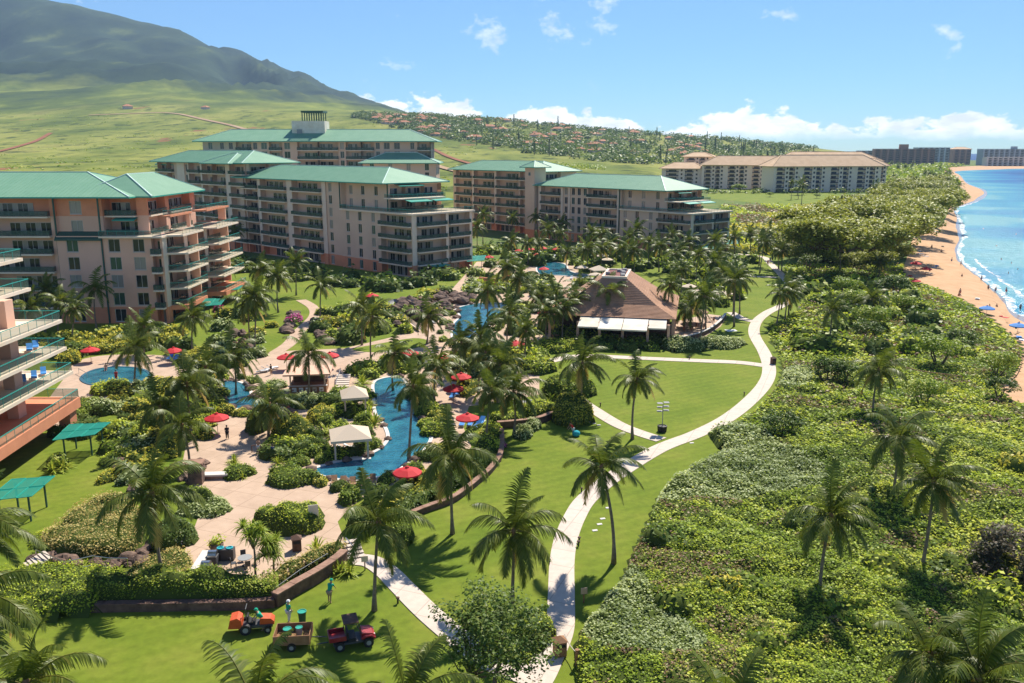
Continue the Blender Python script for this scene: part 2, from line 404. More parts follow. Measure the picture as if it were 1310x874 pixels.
for r0, r1 in zip(rows, rows[1:]):
    for k in range(7):
        bmx.quad(r0[k], r0[k + 1], r1[k + 1], r1[k], 1 if k >= 4 else 0)
structure(bmx.build('beach', ['sand', 'wet_sand'], smooth=True), 'golden sand beach curving along the blue sea')
land = vegS + [(4000, 2300), (3900, 2700), (1500, 3000), (900, 4200), (200, 6500), (-8300, 6500), (-8300, -120)]
structure(sheet('ground', land, -.02, 'ground'))

def seamat():
    m = bpy.data.materials.new('sea'); m.use_nodes = True; t = m.node_tree; b = t.nodes['Principled BSDF']
    a = N(t, 'ShaderNodeAttribute', attribute_name='shore'); g = N(t, 'ShaderNodeNewGeometry')
    nz = N(t, 'ShaderNodeTexNoise'); nz.inputs['Scale'].default_value = .012; nz.inputs['Detail'].default_value = 5; L(t, g.outputs['Position'], nz.inputs['Vector'])
    # depth colour: shallow turquoise to blue, with reef patches
    d = M(t, 'ADD', M(t, 'DIVIDE', a.outputs['Fac'], 140.0), M(t, 'MULTIPLY', M(t, 'SUBTRACT', nz.outputs['Fac'], .5), 1.5), clamp=True)
    r = N(t, 'ShaderNodeValToRGB'); L(t, d, r.inputs[0]); e = r.color_ramp.elements
    e[0].position = 0; e[0].color = (.09, .29, .35, 1); e[1].position = 1; e[1].color = (.004, .045, .17, 1)
    x = e.new(.12); x.color = (.03, .23, .35, 1); x = e.new(.45); x.color = (.012, .12, .30, 1)
    L(t, r.outputs[0], b.inputs['Base Color']); b.inputs['Roughness'].default_value = .9; b.inputs['Specular IOR Level'].default_value = 0
    gl = N(t, 'ShaderNodeBsdfGlossy'); gl.inputs['Roughness'].default_value = .18; fr = N(t, 'ShaderNodeFresnel'); fr.inputs['IOR'].default_value = 1.33
    ms = N(t, 'ShaderNodeMixShader'); L(t, M(t, 'MINIMUM', fr.outputs[0], .15), ms.inputs[0]); L(t, b.outputs[0], ms.inputs[1]); L(t, gl.outputs[0], ms.inputs[2]); L(t, ms.outputs[0], t.nodes['Material Output'].inputs[0])
    mp = N(t, 'ShaderNodeMapping'); mp.inputs['Scale'].default_value = (.35, .6, 1); L(t, g.outputs['Position'], mp.inputs['Vector'])
    nb = N(t, 'ShaderNodeTexNoise'); nb.inputs['Scale'].default_value = .8; nb.inputs['Detail'].default_value = 7; nb.inputs['Roughness'].default_value = .6
    L(t, mp.outputs[0], nb.inputs['Vector'])
    bp = N(t, 'ShaderNodeBump'); bp.inputs['Strength'].default_value = .9; bp.inputs['Distance'].default_value = .9
    L(t, nb.outputs['Fac'], bp.inputs['Height']); L(t, bp.outputs[0], b.inputs['Normal']); L(t, bp.outputs[0], gl.inputs['Normal']); L(t, bp.outputs[0], fr.inputs['Normal'])
    MATS['sea'] = m
seamat()
gx = np.unique(np.concatenate([np.linspace(60, 400, 80), np.geomspace(400, 8400, 50)]))
gy = np.unique(np.concatenate([np.linspace(-120, 500, 110), np.geomspace(500, 2600, 80), np.geomspace(2600, 8400, 25)]))
GX, GY = np.meshgrid(gx, gy); nx, ny = len(gx), len(gy)
V = np.stack([GX.ravel(), GY.ravel(), np.full(GX.size, SEA)], 1)
ii = (np.arange(ny - 1)[:, None] * nx + np.arange(nx - 1)[None, :]).ravel()
Q = np.stack([ii, ii + 1, ii + nx + 1, ii + nx], 1)
me = np_mesh('sea', V, Q, ['sea'])
sp = np.array(shS + [(9000, 2600)]); dd = np.full(len(V), 1e9)
for i in range(len(sp) - 1):
    a = sp[i]; ab = sp[i + 1] - a; t_ = np.clip(((V[:, 0] - a[0]) * ab[0] + (V[:, 1] - a[1]) * ab[1]) / ((ab ** 2).sum() + 1e-9), 0, 1)
    dd = np.minimum(dd, np.hypot(V[:, 0] - a[0] - t_ * ab[0], V[:, 1] - a[1] - t_ * ab[1]))
at_ = me.attributes.new('shore', 'FLOAT', 'POINT'); at_.data.foreach_set('value', dd.astype(np.float32))
structure(ob('sea', me), 'blue sea with turquoise shallows beside the beach')

# surf: broken foam strips lying along the waterline
def surf(name, off0, amp, wid, seed, i0, i1, label):
    b = MB(); prev = None
    for i in range(i0 * 4, i1 * 4):
        k, f = divmod(i, 4); f /= 4
        p = Vector(shS[k]).lerp(Vector(shS[k + 1]), f); q = Vector(shS[min(k + 1, len(shS) - 1)]); d = (q - Vector(shS[k])).normalized(); n = Vector((d.y, -d.x))
        s_ = i * .31
        o = off0 + amp * mnoise.noise(Vector((s_ * .22, seed, 0)))
        w = wid * (.75 + 1.0 * mnoise.noise(Vector((s_ * .4, seed + 5, 0)))) 
        cur = None if w < .12 else (p + n * o, p + n * (o + w))
        if prev and cur:
            b.quad((*prev[0], SEA + .05), (*prev[1], SEA + .05), (*cur[1], SEA + .05), (*cur[0], SEA + .05))
        prev = cur
    o = b.build(name, 'foam'); stuff(o, label, 'surf'); return o
surf('surf', .1, .5, 2.0, 2.2, 20, 110, 'thin white foam line along the wet sand')
surf('surf', 4.5, .9, 1.4, 7.7, 22, 72, 'broken white wave foam just off the waterline')

# ------------------------------------------------------------------ hills: heights from the photograph's ridgelines
HCOL = [-480, -200, 0, 100, 200, 300, 380, 440, 480, 540, 600, 700, 800, 900, 1000, 1100, 1250]
HY = [360, 700, 1200, 1800, 2400, 3200, 4500, 6500, 8000]
HPX = {  # photo rows reached at each distance (None = level ground)
    0: [None, 228, 197, 168, 140, 104, 52, -14, 30], 100: [None, 229, 198, 169, 140, 108, 62, 10, 50], 200: [None, 230, 199, 170, 141, 113, 80, 33, 75],
    300: [None, 231, 200, 171, 143, 124, 100, 68, 95], 380: [None, 231, 200, 171, 145, 131, 115, 95, 115],
    440: [None, 232, 201, 172, 147, 137, 128, 119, 130], 480: [None, 232, 202, 173, 147, 139, 136, 134, 140],
    540: [None, 233, 204, 175, 147, 148, 150, 152, 160], 600: [None, 234, 205, 176, 152, 154, 156, 160, 165],
    700: [None, 235, 207, 180, 160, 162, 165, 168, 172], 800: [None, 236, 210, 187, 169, 171, 174, 176, 178],
    900: [None, None, 214, 194, 177, 179, 181, 182, 184], 1000: [None, None, None, 201, 186, 187, 187, 188, 188],
    1100: [None, None, None, 208, 195, 200, None, None, None], 1250: [None] * 9}
HPX[-200] = HPX[0]; HPX[-480] = HPX[0]
HTAB = np.zeros((len(HY), len(HCOL)))
for j, cx in enumerate(HCOL):
    for i, Y in enumerate(HY):
        v = HPX[cx][i]
        HTAB[i, j] = -.6 if v is None else AT(cx, v, Y).z
def cubic1(xs, ys, x):
    i = max(0, min(len(xs) - 2, int(np.searchsorted(xs, x)) - 1)); h = xs[i + 1] - xs[i]; t = (x - xs[i]) / h
    def sl(k):
        if k == 0 or k == len(xs) - 1: return 0 if k == 0 else (ys[k] - ys[k - 1]) / (xs[k] - xs[k - 1])
        a = (ys[k] - ys[k - 1]) / (xs[k] - xs[k - 1]); b = (ys[k + 1] - ys[k]) / (xs[k + 1] - xs[k])
        return 0 if a * b <= 0 else 2 * a * b / (a + b)
    m0, m1 = sl(i) * h, sl(i + 1) * h
    return ys[i] * (2 * t ** 3 - 3 * t * t + 1) + m0 * (t ** 3 - 2 * t * t + t) + ys[i + 1] * (3 * t * t - 2 * t ** 3) + m1 * (t ** 3 - t * t)
def hill_z(X, Y, rough=True):
    if Y < HY[0]: return -.6
    Y = min(Y, HY[-1]); cx = max(HCOL[0], min(HCOL[-1], CX + F * X / (Y * CT + 8)))
    j = max(0, min(len(HCOL) - 2, int(np.searchsorted(HCOL, cx)) - 1)); t = (cx - HCOL[j]) / (HCOL[j + 1] - HCOL[j]); t = t * t * (3 - 2 * t) * .6 + t * .4
    z = cubic1(HY, HTAB[:, j], Y) * (1 - t) + cubic1(HY, HTAB[:, j + 1], Y) * t
    k = max(0, min(1, (Y - 500) / 2000)); k2 = max(0, min(1, (Y - 2800) / 2000)) * max(0, min(1, (560 - cx) / 200))
    z += k * 5 * mnoise.noise(Vector((X * .0035, Y * .0035, 1)))
    k3 = max(.12, min(1, (6600 - Y) / 1500))
    if k2 > 0:      # gullies running down the mountain
        w = mnoise.noise(Vector((X * .0009, Y * .0006, 5))) * 2
        z += k2 * k3 * (150 * (1 - 2 * abs(mnoise.noise(Vector((X * .0021 + w, Y * .00035, 3))))) - 85 + 40 * mnoise.noise(Vector((X * .005, Y * .004, 9))))
    return z
ncol, nrow = 210, 150
cols = np.linspace(-470, 1130, ncol); ys = np.geomspace(360, 8000, nrow)
V = np.array([((cx - CX) / F * (Y * CT + 8), Y, hill_z((cx - CX) / F * (Y * CT + 8), Y)) for Y in ys for cx in cols])
ii = (np.arange(nrow - 1)[:, None] * ncol + np.arange(ncol - 1)[None, :]).ravel()
Q = np.stack([ii, ii + 1, ii + ncol + 1, ii + ncol], 1)
def hillmat():
    m = bpy.data.materials.new('hillside'); m.use_nodes = True; t = m.node_tree; b = t.nodes['Principled BSDF']; b.inputs['Roughness'].default_value = .95
    b.inputs['Specular IOR Level'].default_value = .05
    g = N(t, 'ShaderNodeNewGeometry'); s = N(t, 'ShaderNodeSeparateXYZ'); L(t, g.outputs['Position'], s.inputs[0])
    mp = N(t, 'ShaderNodeMapping'); mp.inputs['Scale'].default_value = (1, .45, 1); L(t, g.outputs['Position'], mp.inputs['Vector'])
    def nz(sc, d=7, v=None):
        n = N(t, 'ShaderNodeTexNoise'); n.inputs['Scale'].default_value = sc; n.inputs['Detail'].default_value = d; n.inputs['Roughness'].default_value = .65
        L(t, v or mp.outputs[0], n.inputs['Vector']); return n.outputs['Fac']
    def ramp(f, *st):
        r = N(t, 'ShaderNodeValToRGB'); L(t, f, r.inputs[0]); e = r.color_ramp.elements
        e[0].position, e[0].color = st[0][0], (*st[0][1], 1); e[1].position, e[1].color = st[-1][0], (*st[-1][1], 1)
        for p_, c_ in st[1:-1]: x = e.new(p_); x.color = (*c_, 1)
        return r.outputs[0]
    def mix(f, a, b_):
        x = N(t, 'ShaderNodeMix', data_type='RGBA'); L(t, f, x.inputs[0]); L(t, a, x.inputs[6]); L(t, b_, x.inputs[7]); return x.outputs[2]
    field = ramp(nz(.006), (.3, (.075, .105, .025)), (.43, (.13, .165, .035)), (.52, (.20, .22, .05)), (.6, (.27, .275, .07)), (.72, (.19, .16, .06)))
    scrub = ramp(nz(.05, 5), (.42, (.055, .08, .022)), (.62, (.055, .08, .022)))
    field = mix(M(t, 'MULTIPLY', M(t, 'SUBTRACT', nz(.035, 6), .53), 9, clamp=True), field, scrub)
    earth = ramp(nz(.02), (.4, (.20, .09, .045)), (.6, (.27, .14, .07)))
    field = mix(M(t, 'MULTIPLY', M(t, 'SUBTRACT', nz(.009, 3), .665), 30, clamp=True), field, earth)
    slope = ramp(nz(.0022), (.38, (.04, .065, .028)), (.5, (.10, .135, .03)), (.6, (.24, .27, .05)), (.75, (.20, .23, .05)))
    forest = ramp(nz(.004), (.35, (.012, .026, .022)), (.58, (.038, .062, .034)), (.72, (.12, .15, .05)))
    hz_ = M(t, 'ADD', s.outputs[2], M(t, 'MULTIPLY', M(t, 'SUBTRACT', nz(.0016, 5), .5), 430))
    c = mix(M(t, 'DIVIDE', M(t, 'SUBTRACT', hz_, 135), 60, clamp=True), field, slope)
    c = mix(M(t, 'DIVIDE', M(t, 'SUBTRACT', hz_, 235), 70, clamp=True), c, forest)
    L(t, c, b.inputs['Base Color'])
    bp = N(t, 'ShaderNodeBump'); bp.inputs['Strength'].default_value = .5; bp.inputs['Distance'].default_value = 6; L(t, nz(.03, 8), bp.inputs['Height']); L(t, bp.outputs[0], b.inputs['Normal'])
    MATS['hillside'] = m
hillmat()
structure(ob('hills', np_mesh('hills', V, Q, ['hillside'], smooth=True)), 'green fields rising to a hazy blue-green mountain ridge')

def strip_on_hill(name, px, Ys, w, m, lift=.5):
    pts = []
    for (x, y0), Y in zip(px, Ys):
        X = (x - CX) / F * (Y * CT + 8); pts.append((X, Y))
    c = smooth_line(pts, 8); l, r = offset_line(c, w); b = MB()
    for i in range(len(c) - 1):
        b.quad((*r[i], hill_z(*r[i]) + lift), (*r[i + 1], hill_z(*r[i + 1]) + lift), (*l[i + 1], hill_z(*l[i + 1]) + lift), (*l[i], hill_z(*l[i]) + lift))
    return structure(b.build(name, m))
mat('dirt', (.34, .22, .13), .95, .1, (.42, .30, .19), .03, 5)
mat('red_dirt', (.22, .085, .045), .95, .1, (.30, .13, .07), .03, 5)
strip_on_hill('dirt_road', [(120, 0), (215, 0), (260, 0), (310, 0), (365, 0)], [2250, 2330, 2150, 1950, 1650], 13, 'dirt', 1.4)
strip_on_hill('dirt_road', [(530, 0), (560, 0), (600, 0), (625, 0)], [1250, 1000, 820, 720], 11, 'dirt', 1.2)
strip_on_hill('dirt_road', [(555, 0), (590, 0), (640, 0)], [1450, 1150, 900], 8, 'red_dirt', 1.2)
strip_on_hill('dirt_road', [(-20, 0), (30, 0), (70, 0)], [1150, 1400, 1750], 9, 'red_dirt', 1.2)

# ------------------------------------------------------------------ lawns, paths, deck, pools
dune_edge = [(742, 900), (737, 848), (745, 812), (772, 780), (796, 745), (812, 708), (832, 668), (846, 636), (880, 610), (924, 582), (908, 556), (936, 548), (968, 527), (994, 500),
             (1001, 476), (996, 455), (986, 436), (984, 418), (1004, 408), (1022, 394), (1030, 376), (1018, 358), (1004, 345), (1000, 330)]
lawn_px = dune_edge + [(920, 318), (560, 335), (300, 330), (262, 400), (0, 418), (-200, 520), (-260, 700), (-300, 900)]
structure(sheet('lawn', smooth_line(pp(dune_edge), 4) + pp(lawn_px[len(dune_edge):]), .0, 'lawn'), 'mown bright green lawn along the winding path')
def path(name, px, w, m='path', z=.05):
    c = smooth_line(pp(px), 8); l, r = offset_line(c, w); b = MB()
    for i in range(len(c) - 1):
        b.quad((*r[i], z), (*r[i + 1], z), (*l[i + 1], z), (*l[i], z))
        for e in (l, r):
            b.quad((*e[i], z), (*e[i + 1], z), (*e[i + 1], z - .1), (*e[i], z - .1))
    # joints across the slabs
    o = structure(b.build(name, m)); return o
main_px = [(640, 930), (685, 874), (703, 838), (716, 805), (718, 765), (719, 720), (724, 690), (735, 662), (751, 638), (785, 610), (842, 575), (890, 556), (928, 537), (957, 515),
           (978, 492), (984, 473), (978, 452), (965, 428), (968, 412), (982, 400), (1004, 389), (1014, 378), (1009, 363), (998, 350), (986, 338), (976, 329), (943, 325)]
path('beach_path', main_px, 2.1, z=.05)
path('branch_path', [(700, 463), (730, 457), (760, 456), (830, 459), (900, 462), (945, 464), (978, 468)], 2.2, z=.058)
path('branch_path', [(735, 508), (757, 523), (790, 543), (820, 555), (846, 563)], 2.0, z=.062)
path('branch_path', [(452, 716), (475, 719), (495, 732), (515, 752), (545, 782), (580, 812), (620, 842), (655, 858), (688, 868)], 2.0, z=.066)
path('branch_path', [(960, 354), (990, 355), (1012, 358)], 2.0, z=.07)
path('branch_path', [(935, 400), (950, 408), (966, 412)], 2.0, z=.074)
path('garden_path', [(385, 384), (400, 393), (403, 403), (393, 415), (382, 425), (370, 440), (352, 452)], 2.4, 'deck', .058)
deck_px = [(236, 745), (300, 757), (345, 747), (396, 722), (446, 712), (440, 690), (432, 668), (447, 650), (470, 634), (530, 622), (575, 600), (603, 572), (592, 545), (600, 520), (640, 515), (690, 505), (690, 480),
           (650, 462), (700, 440), (740, 425), (738, 405), (700, 395), (740, 358), (740, 333), (610, 335), (560, 390), (520, 425), (500, 432), (440, 446), (350, 450), (300, 470), (276, 482), (270, 520), (262, 548),
           (238, 570), (232, 600), (262, 640), (250, 672), (236, 705)]
structure(sheet('pool_deck', pp(deck_px), .03, 'deck'), 'pinkish tan concrete pool deck')
structure(sheet('pool_deck', smooth_line(pp([(80, 487), (100, 462), (150, 454), (225, 457), (240, 474), (215, 492), (150, 502), (100, 545), (80, 560), (60, 520)]), 5, True), .03, 'deck'), 'tan deck round the small hot pool')
structure(sheet('terrace', pp([(838, 428), (862, 412), (905, 402), (930, 405), (922, 418), (900, 432), (862, 440)]), .03, 'deck'), 'curved tan dining terrace beside the restaurant')

def poolmat():
    m = bpy.data.materials.new('pool_water'); m.use_nodes = True; t = m.node_tree; b = t.nodes['Principled BSDF']
    g = N(t, 'ShaderNodeNewGeometry')
    v = N(t, 'ShaderNodeTexVoronoi', feature='DISTANCE_TO_EDGE'); v.inputs['Scale'].default_value = .9; L(t, g.outputs['Position'], v.inputs['Vector'])
    nz = N(t, 'ShaderNodeTexNoise'); nz.inputs['Scale'].default_value = .35; nz.inputs['Detail'].default_value = 4; L(t, g.outputs['Position'], nz.inputs['Vector'])
    r = N(t, 'ShaderNodeValToRGB'); L(t, nz.outputs['Fac'], r.inputs[0]); e = r.color_ramp.elements
    e[0].position, e[0].color = .35, (.010, .085, .135, 1); e[1].position, e[1].color = .65, (.03, .185, .245, 1)
    caustic = N(t, 'ShaderNodeMix', data_type='RGBA'); L(t, M(t, 'MULTIPLY', M(t, 'SUBTRACT', .07, v.outputs['Distance']), 3, clamp=True), caustic.inputs[0]); L(t, r.outputs[0], caustic.inputs[6]); caustic.inputs[7].default_value = (.08, .30, .36, 1); L(t, caustic.outputs[2], b.inputs['Base Color']); b.inputs['Roughness'].default_value = .08; b.inputs['Specular IOR Level'].default_value = .5  # pale caustic light lines along the cell edges, painted into the water colour
    nb = N(t, 'ShaderNodeTexNoise'); nb.inputs['Scale'].default_value = 2.2; nb.inputs['Detail'].default_value = 4; L(t, g.outputs['Position'], nb.inputs['Vector'])
    bp = N(t, 'ShaderNodeBump'); bp.inputs['Strength'].default_value = .6; bp.inputs['Distance'].default_value = .18; L(t, nb.outputs['Fac'], bp.inputs['Height']); L(t, bp.outputs[0], b.inputs['Normal'])
    MATS['pool_water'] = m
poolmat()
POOLS = []
def pool(px, label, z=.07, coping='stone_pale'):
    poly = smooth_line(pp(px), 5, True); POOLS.append(poly)
    root = thing('swimming_pool', label, 'pool', (*np.mean(poly, 0), 0)); c = root.location
    loc = [(p[0] - c.x, p[1] - c.y) for p in poly]
    bm = bmesh.new(); f = bm.faces.new([bm.verts.new((*p, z)) for p in loc]); f.normal_update()
    if f.normal.z < 0: f.normal_flip()
    bmesh.ops.triangulate(bm, faces=[f]); me = bpy.data.meshes.new('water'); bm.to_mesh(me); bm.free(); me.materials.append(MATS['pool_water'])
    ob('water', me, root)
    l, r = offset_line(loc + loc[:2], .45); b = MB()
    for i in range(len(loc)):
        for (p, q, za, zb) in ((l[i], l[i + 1], .13, .13),):
            b.quad((*l[i], .13), (*l[i + 1], .13), (*r[i + 1], .13), (*r[i], .13)); b.quad((*r[i], .13), (*r[i + 1], .13), (*r[i + 1], .0), (*r[i], .0)); b.quad((*l[i], .0), (*l[i + 1], .0), (*l[i + 1], .13), (*l[i], .13))
    b.build('coping', coping, root); return root
pool([(480, 488), (512, 483), (524, 500), (529, 520), (540, 538), (552, 556), (545, 574), (524, 592), (500, 607), (464, 615), (430, 614), (398, 604), (422, 594), (460, 586), (484, 576), (496, 562), (492, 546), (480, 529), (478, 508)],
     'winding blue river pool curving past the tan canopy cabana')
pool([(283, 492), (300, 488), (318, 495), (324, 508), (345, 516), (368, 520), (366, 528), (340, 526), (318, 524), (298, 523), (287, 512)], 'blue river pool bend among boulders by the topiary island')
pool([(584, 395), (618, 388), (660, 391), (658, 404), (634, 412), (620, 422), (608, 439), (582, 439), (578, 418), (588, 405)], 'turquoise lagoon pool below the slide rocks')
pool([(688, 339), (704, 336), (722, 338), (728, 346), (738, 350), (752, 352), (748, 356), (720, 353), (690, 351)], 'bright blue swimming pool between palms and red umbrellas')
pool([(104, 484), (120, 474), (148, 470), (178, 472), (192, 480), (176, 489), (140, 493), (114, 492)], 'small round hot pool with dark blue rim', coping='pool_tile')

structure(sheet('lawn', smooth_line(pp([(450, 447), (480, 441), (528, 433), (548, 437), (530, 446), (480, 451)]), 4, True), .045, 'lawn'), 'small lawn strip below the slide rocks')
structure(sheet('lawn', smooth_line(pp([(334, 447), (345, 432), (362, 424), (376, 424), (366, 438), (350, 450)]), 4, True), .049, 'lawn'), 'small lawn patch beside the winding garden path')
# ------------------------------------------------------------------ buildings
_cache = {}; SEATS = []
def cached(key, fn):
    if key not in _cache: _cache[key] = fn()
    return _cache[key]
def window_mesh(w, h, fm='frame'):
    def f():
        b = MB(); t = .09
        for (x0, z0, x1, z1) in ((-w / 2, 0, w / 2, t), (-w / 2, h - t, w / 2, h), (-w / 2, t, -w / 2 + t, h - t), (w / 2 - t, t, w / 2, h - t), (-.035, t, .035, h - t)):
            b.box(x0, 0, z0, x1, .18, z1)
        b.box(-w / 2 - .08, -.12, -.1, w / 2 + .08, .1, -.004)
        return b.mesh('window', [fm])
    return cached(('win', w, h, fm), f)
def pane_mesh(w, h, m):
    def f():
        b = MB(); b.box(-w / 2 + .085, .1, .085, w / 2 - .085, .13, h - .085); return b.mesh('pane', [m])
    return cached(('pane', w, h, m), f)
def door_mesh(w, h):
    def f():
        b = MB(); n = max(2, int(round(w / 1.0)))
        b.box(-w / 2, 0, h - .1, w / 2, .1, h)
        for k in range(n + 1):
            x = -w / 2 + w * k / n; b.box(max(x - .04, -w / 2), 0, 0, min(x + .04, w / 2), .1, h - .1)
        return b.mesh('sliding_door', ['frame'])
    return cached(('door', w, h), f)
def dpane_mesh(w, h, m, k):
    def f():
        b = MB(); n = max(2, int(round(w / 1.0)))
        for i in range(n):
            mm = 1 if ((i + k) % 3 == 0) else 0
            b.box(-w / 2 + w * i / n + .038, .04, 0.02, -w / 2 + w * (i + 1) / n - .038, .07, h - .098, mm)
        return b.mesh('pane', [m, 'pane_curtain'])
    return cached(('dpane', w, h, m, k), f)
def slab_mesh(w, pr, th, m):
    def f():
        b = MB(); b.box(-w / 2, -pr, -th, w / 2, .02, 0); return b.mesh('balcony', [m])
    return cached(('slab', w, pr, th, m), f)
def rail_mesh(w, pr, sides=True):
    def f():
        b = MB(); y = -pr + .08; h = 1.05
        b.box(-w / 2 + .05, y - .03, h - .04, w / 2 - .05, y + .04, h + .03, 0)
        b.box(-w / 2 + .05, y - .008, .1, w / 2 - .05, y + .008, h - .06, 1)
        n = max(2, int(w / 1.6)); 
        for k in range(n + 1):
            x = -w / 2 + .06 + (w - .12) * k / n; b.box(x - .02, y - .02, 0, x + .02, y + .02, h - .04, 0)
        if sides and pr > .5:
            for x in (-w / 2 + .06, w / 2 - .06):
                b.box(x - .03, y + .04, h - .04, x + .03, 0, h + .03, 0); b.box(x - .008, y + .02, .1, x + .008, 0, h - .06, 1)
        return b.mesh('railing', ['spout', 'rail_glass'])
    return cached(('rail', w, pr, sides), f)
def awning_mesh(w, d):
    def f():
        b = MB(); b.quad((-w / 2, -d, -.35), (w / 2, -d, -.35), (w / 2, 0, 0), (-w / 2, 0, 0)); b.quad((-w / 2, 0, -.03), (w / 2, 0, -.03), (w / 2, -d, -.38), (-w / 2, -d, -.38))
        b.quad((-w / 2, -d, -.55), (w / 2, -d, -.55), (w / 2, -d, -.35), (-w / 2, -d, -.35)); return b.mesh('awning', ['green_metal'])
    return cached(('awn', w, d), f)

class Bld:
    def __init__(s, name, label, org, ang, cat='building', wallm=('wall_cream', 'salmon', 'grey_wall', 'slab_cream'), far=False, basez=3.3, slabm='slab_cream'):
        s.root = thing(name, label, cat, (org[0], org[1], 0), ang); s.w = MB(); s.wallm = wallm; s.far = far; s.basez = basez; s.fw = MB(); s.slabm = slabm
    def facade(s, x0, y0, a, z0, rows, bays, m=0, dr=1.7, pr=1.1, topm=None):
        """x0,y0: left end seen from outside, a: direction (degrees) in the building's frame; rows: storey heights; bays: (type, width)"""
        a = R(a); ca, sa = math.cos(a), math.sin(a)
        T = lambda q, d, z: (x0 + q * ca + d * sa, y0 + q * sa - d * ca, z)
        z = z0
        for ri, h in enumerate(rows):
            q = 0; mm = 1 if (z < s.basez - .1 and s.basez > 0) else (topm if (topm is not None and ri >= len(rows) - 1) else m)
            for ty, w in bays:
                q0, q1 = q, q + w; qc = (q0 + q1) / 2
                t = ty
                if t in '.P':
                    d = .3 if t == 'P' else 0
                    s.w.quad(T(q0, d, z), T(q1, d, z), T(q1, d, z + h), T(q0, d, z + h), 2 if (t == 'P' and mm != 1 and s.wallm[2] == 'grey_wall') else mm)
                    if d:
                        s.w.quad(T(q0, -.2, z), T(q0, d, z), T(q0, d, z + h), T(q0, -.2, z + h), mm); s.w.quad(T(q1, d, z), T(q1, -.2, z), T(q1, -.2, z + h), T(q1, d, z + h), mm)
                elif t in 'WV':
                    ww = min(1.6 if t == 'W' else 2.3, w - .3); hh = 2.55 if not s.far else 1.7; zb = z + (.4 if not s.far else .9)
                    a0, a1 = qc - ww / 2, qc + ww / 2
                    for (p, r, u, v) in ((q0, a0, z, z + h), (a1, q1, z, z + h), (a0, a1, z, zb), (a0, a1, zb + hh, z + h)):
                        s.w.quad(T(p, 0, u), T(r, 0, u), T(r, 0, v), T(p, 0, v), mm)
                    pm = random.choice(['pane_dark', 'pane_dark', 'pane_green', 'pane_curtain'])
                    if s.far:
                        s.fw.quad(T(a0, -.1, zb), T(a1, -.1, zb), T(a1, -.1, zb + hh), T(a0, -.1, zb + hh), 0)
                    else:
                        o = ob('window', window_mesh(round(ww, 2), hh), s.root, T(qc, -.06, zb), a); ob('pane', pane_mesh(round(ww, 2), hh, pm), o)
                elif t in 'BbO':
                    # recessed balcony
                    top = z + h
                    s.w.quad(T(q0, 0, z), T(q0, -dr, z), T(q0, -dr, top), T(q0, 0, top), mm); s.w.quad(T(q1, -dr, z), T(q1, 0, z), T(q1, 0, top), T(q1, -dr, top), mm)
                    s.w.quad(T(q0, -dr, z), T(q1, -dr, z), T(q1, -dr, top), T(q0, -dr, top), mm)
                    s.w.quad(T(q0, -dr, top - .02), T(q1, -dr, top - .02), T(q1, 0, top - .02), T(q0, 0, top - .02), mm)
                    s.w.quad(T(q0, 0, z + .01), T(q1, 0, z + .01), T(q1, -dr, z + .01), T(q0, -dr, z + .01), 3)
                    s.w.quad(T(q0, 0, top - .3), T(q1, 0, top - .3), T(q1, 0, top), T(q0, 0, top), mm)
                    dw = round(w * .62, 1); off = .12 * w * random.choice((-1, 1)); k = random.randint(0, 2)
                    if s.far:
                        s.fw.quad(T(qc - dw / 2, -dr + .03, z + .05), T(qc + dw / 2, -dr + .03, z + .05), T(qc + dw / 2, -dr + .03, z + 2.4), T(qc - dw / 2, -dr + .03, z + 2.4), 0)
                        s.fw.quad(T(q0, .02, z), T(q1, .02, z), T(q1, .02, z + .9), T(q0, .02, z + .9), 1)
                    else:
                        o = ob('sliding_door', door_mesh(dw, 2.45), s.root, T(qc + off, -dr + .11, z + .02), a); ob('pane', dpane_mesh(dw, 2.45, 'pane_dark', k), o)
                        if z > .5 or t == 'O':
                            o = ob('balcony', slab_mesh(round(w, 2), pr, .3, s.slabm), s.root, T(qc, 0, z), a); ob('railing', rail_mesh(round(w, 2), pr), o)
                            if w > 4.5 and random.random() < .75: SEATS.append((s, T(qc + random.uniform(-.3, .3) * w, -.5, z + .02), a))
                q = q1
            z += h
        return T
    def flat(s, poly, z, m=3): 
        s.w.prism(poly, z - .3, z, m)
    def slab(s, poly, z, th=.3, m=None, name='terrace_slab'):
        b = MB(); b.prism(poly, z - th, z); return b.build(name, m or s.slabm, s.root)
    def railing(s, pts, z, name='railing', parent=None, h=1.05):
        b = MB()
        for p, q in zip(pts, pts[1:]):
            p = Vector((*p, z)); q = Vector((*q, z)); d = (q - p); n = max(1, int(d.length / 1.7)); up = Vector((0, 0, 1))
            b.bar(p + up * h, q + up * h, .055, 0); b.quad(p + up * .1, q + up * .1, q + up * (h - .08), p + up * (h - .08), 1)
            for k in range(n + 1): b.bar(p + d * k / n, p + d * k / n + up * h, .025, 0)
        return b.build(name, ['rail_green', 'rail_glass'], s.root)
    def roof(s, x0, y0, x1, y1, ze, rise, ov=1.4, m='roof_green', cap='roof_ridge', axis=None, name='roof', hip=None):
        X0, Y0, X1, Y1 = x0 - ov, y0 - ov, x1 + ov, y1 + ov; b = MB(); t = .28
        lx, ly = X1 - X0, Y1 - Y0; ax = axis or ('x' if lx >= ly else 'y')
        k = min(lx, ly) / 2 if hip is None else hip
        if ax == 'x': r0, r1 = (X0 + k, (Y0 + Y1) / 2), (X1 - k, (Y0 + Y1) / 2)
        else: r0, r1 = ((X0 + X1) / 2, Y0 + k), ((X0 + X1) / 2, Y1 - k)
        zr = ze + rise; A, B, C, D = [(X0, Y0, ze), (X1, Y0, ze), (X1, Y1, ze), (X0, Y1, ze)]; E, Fp = (*r0, zr), (*r1, zr)
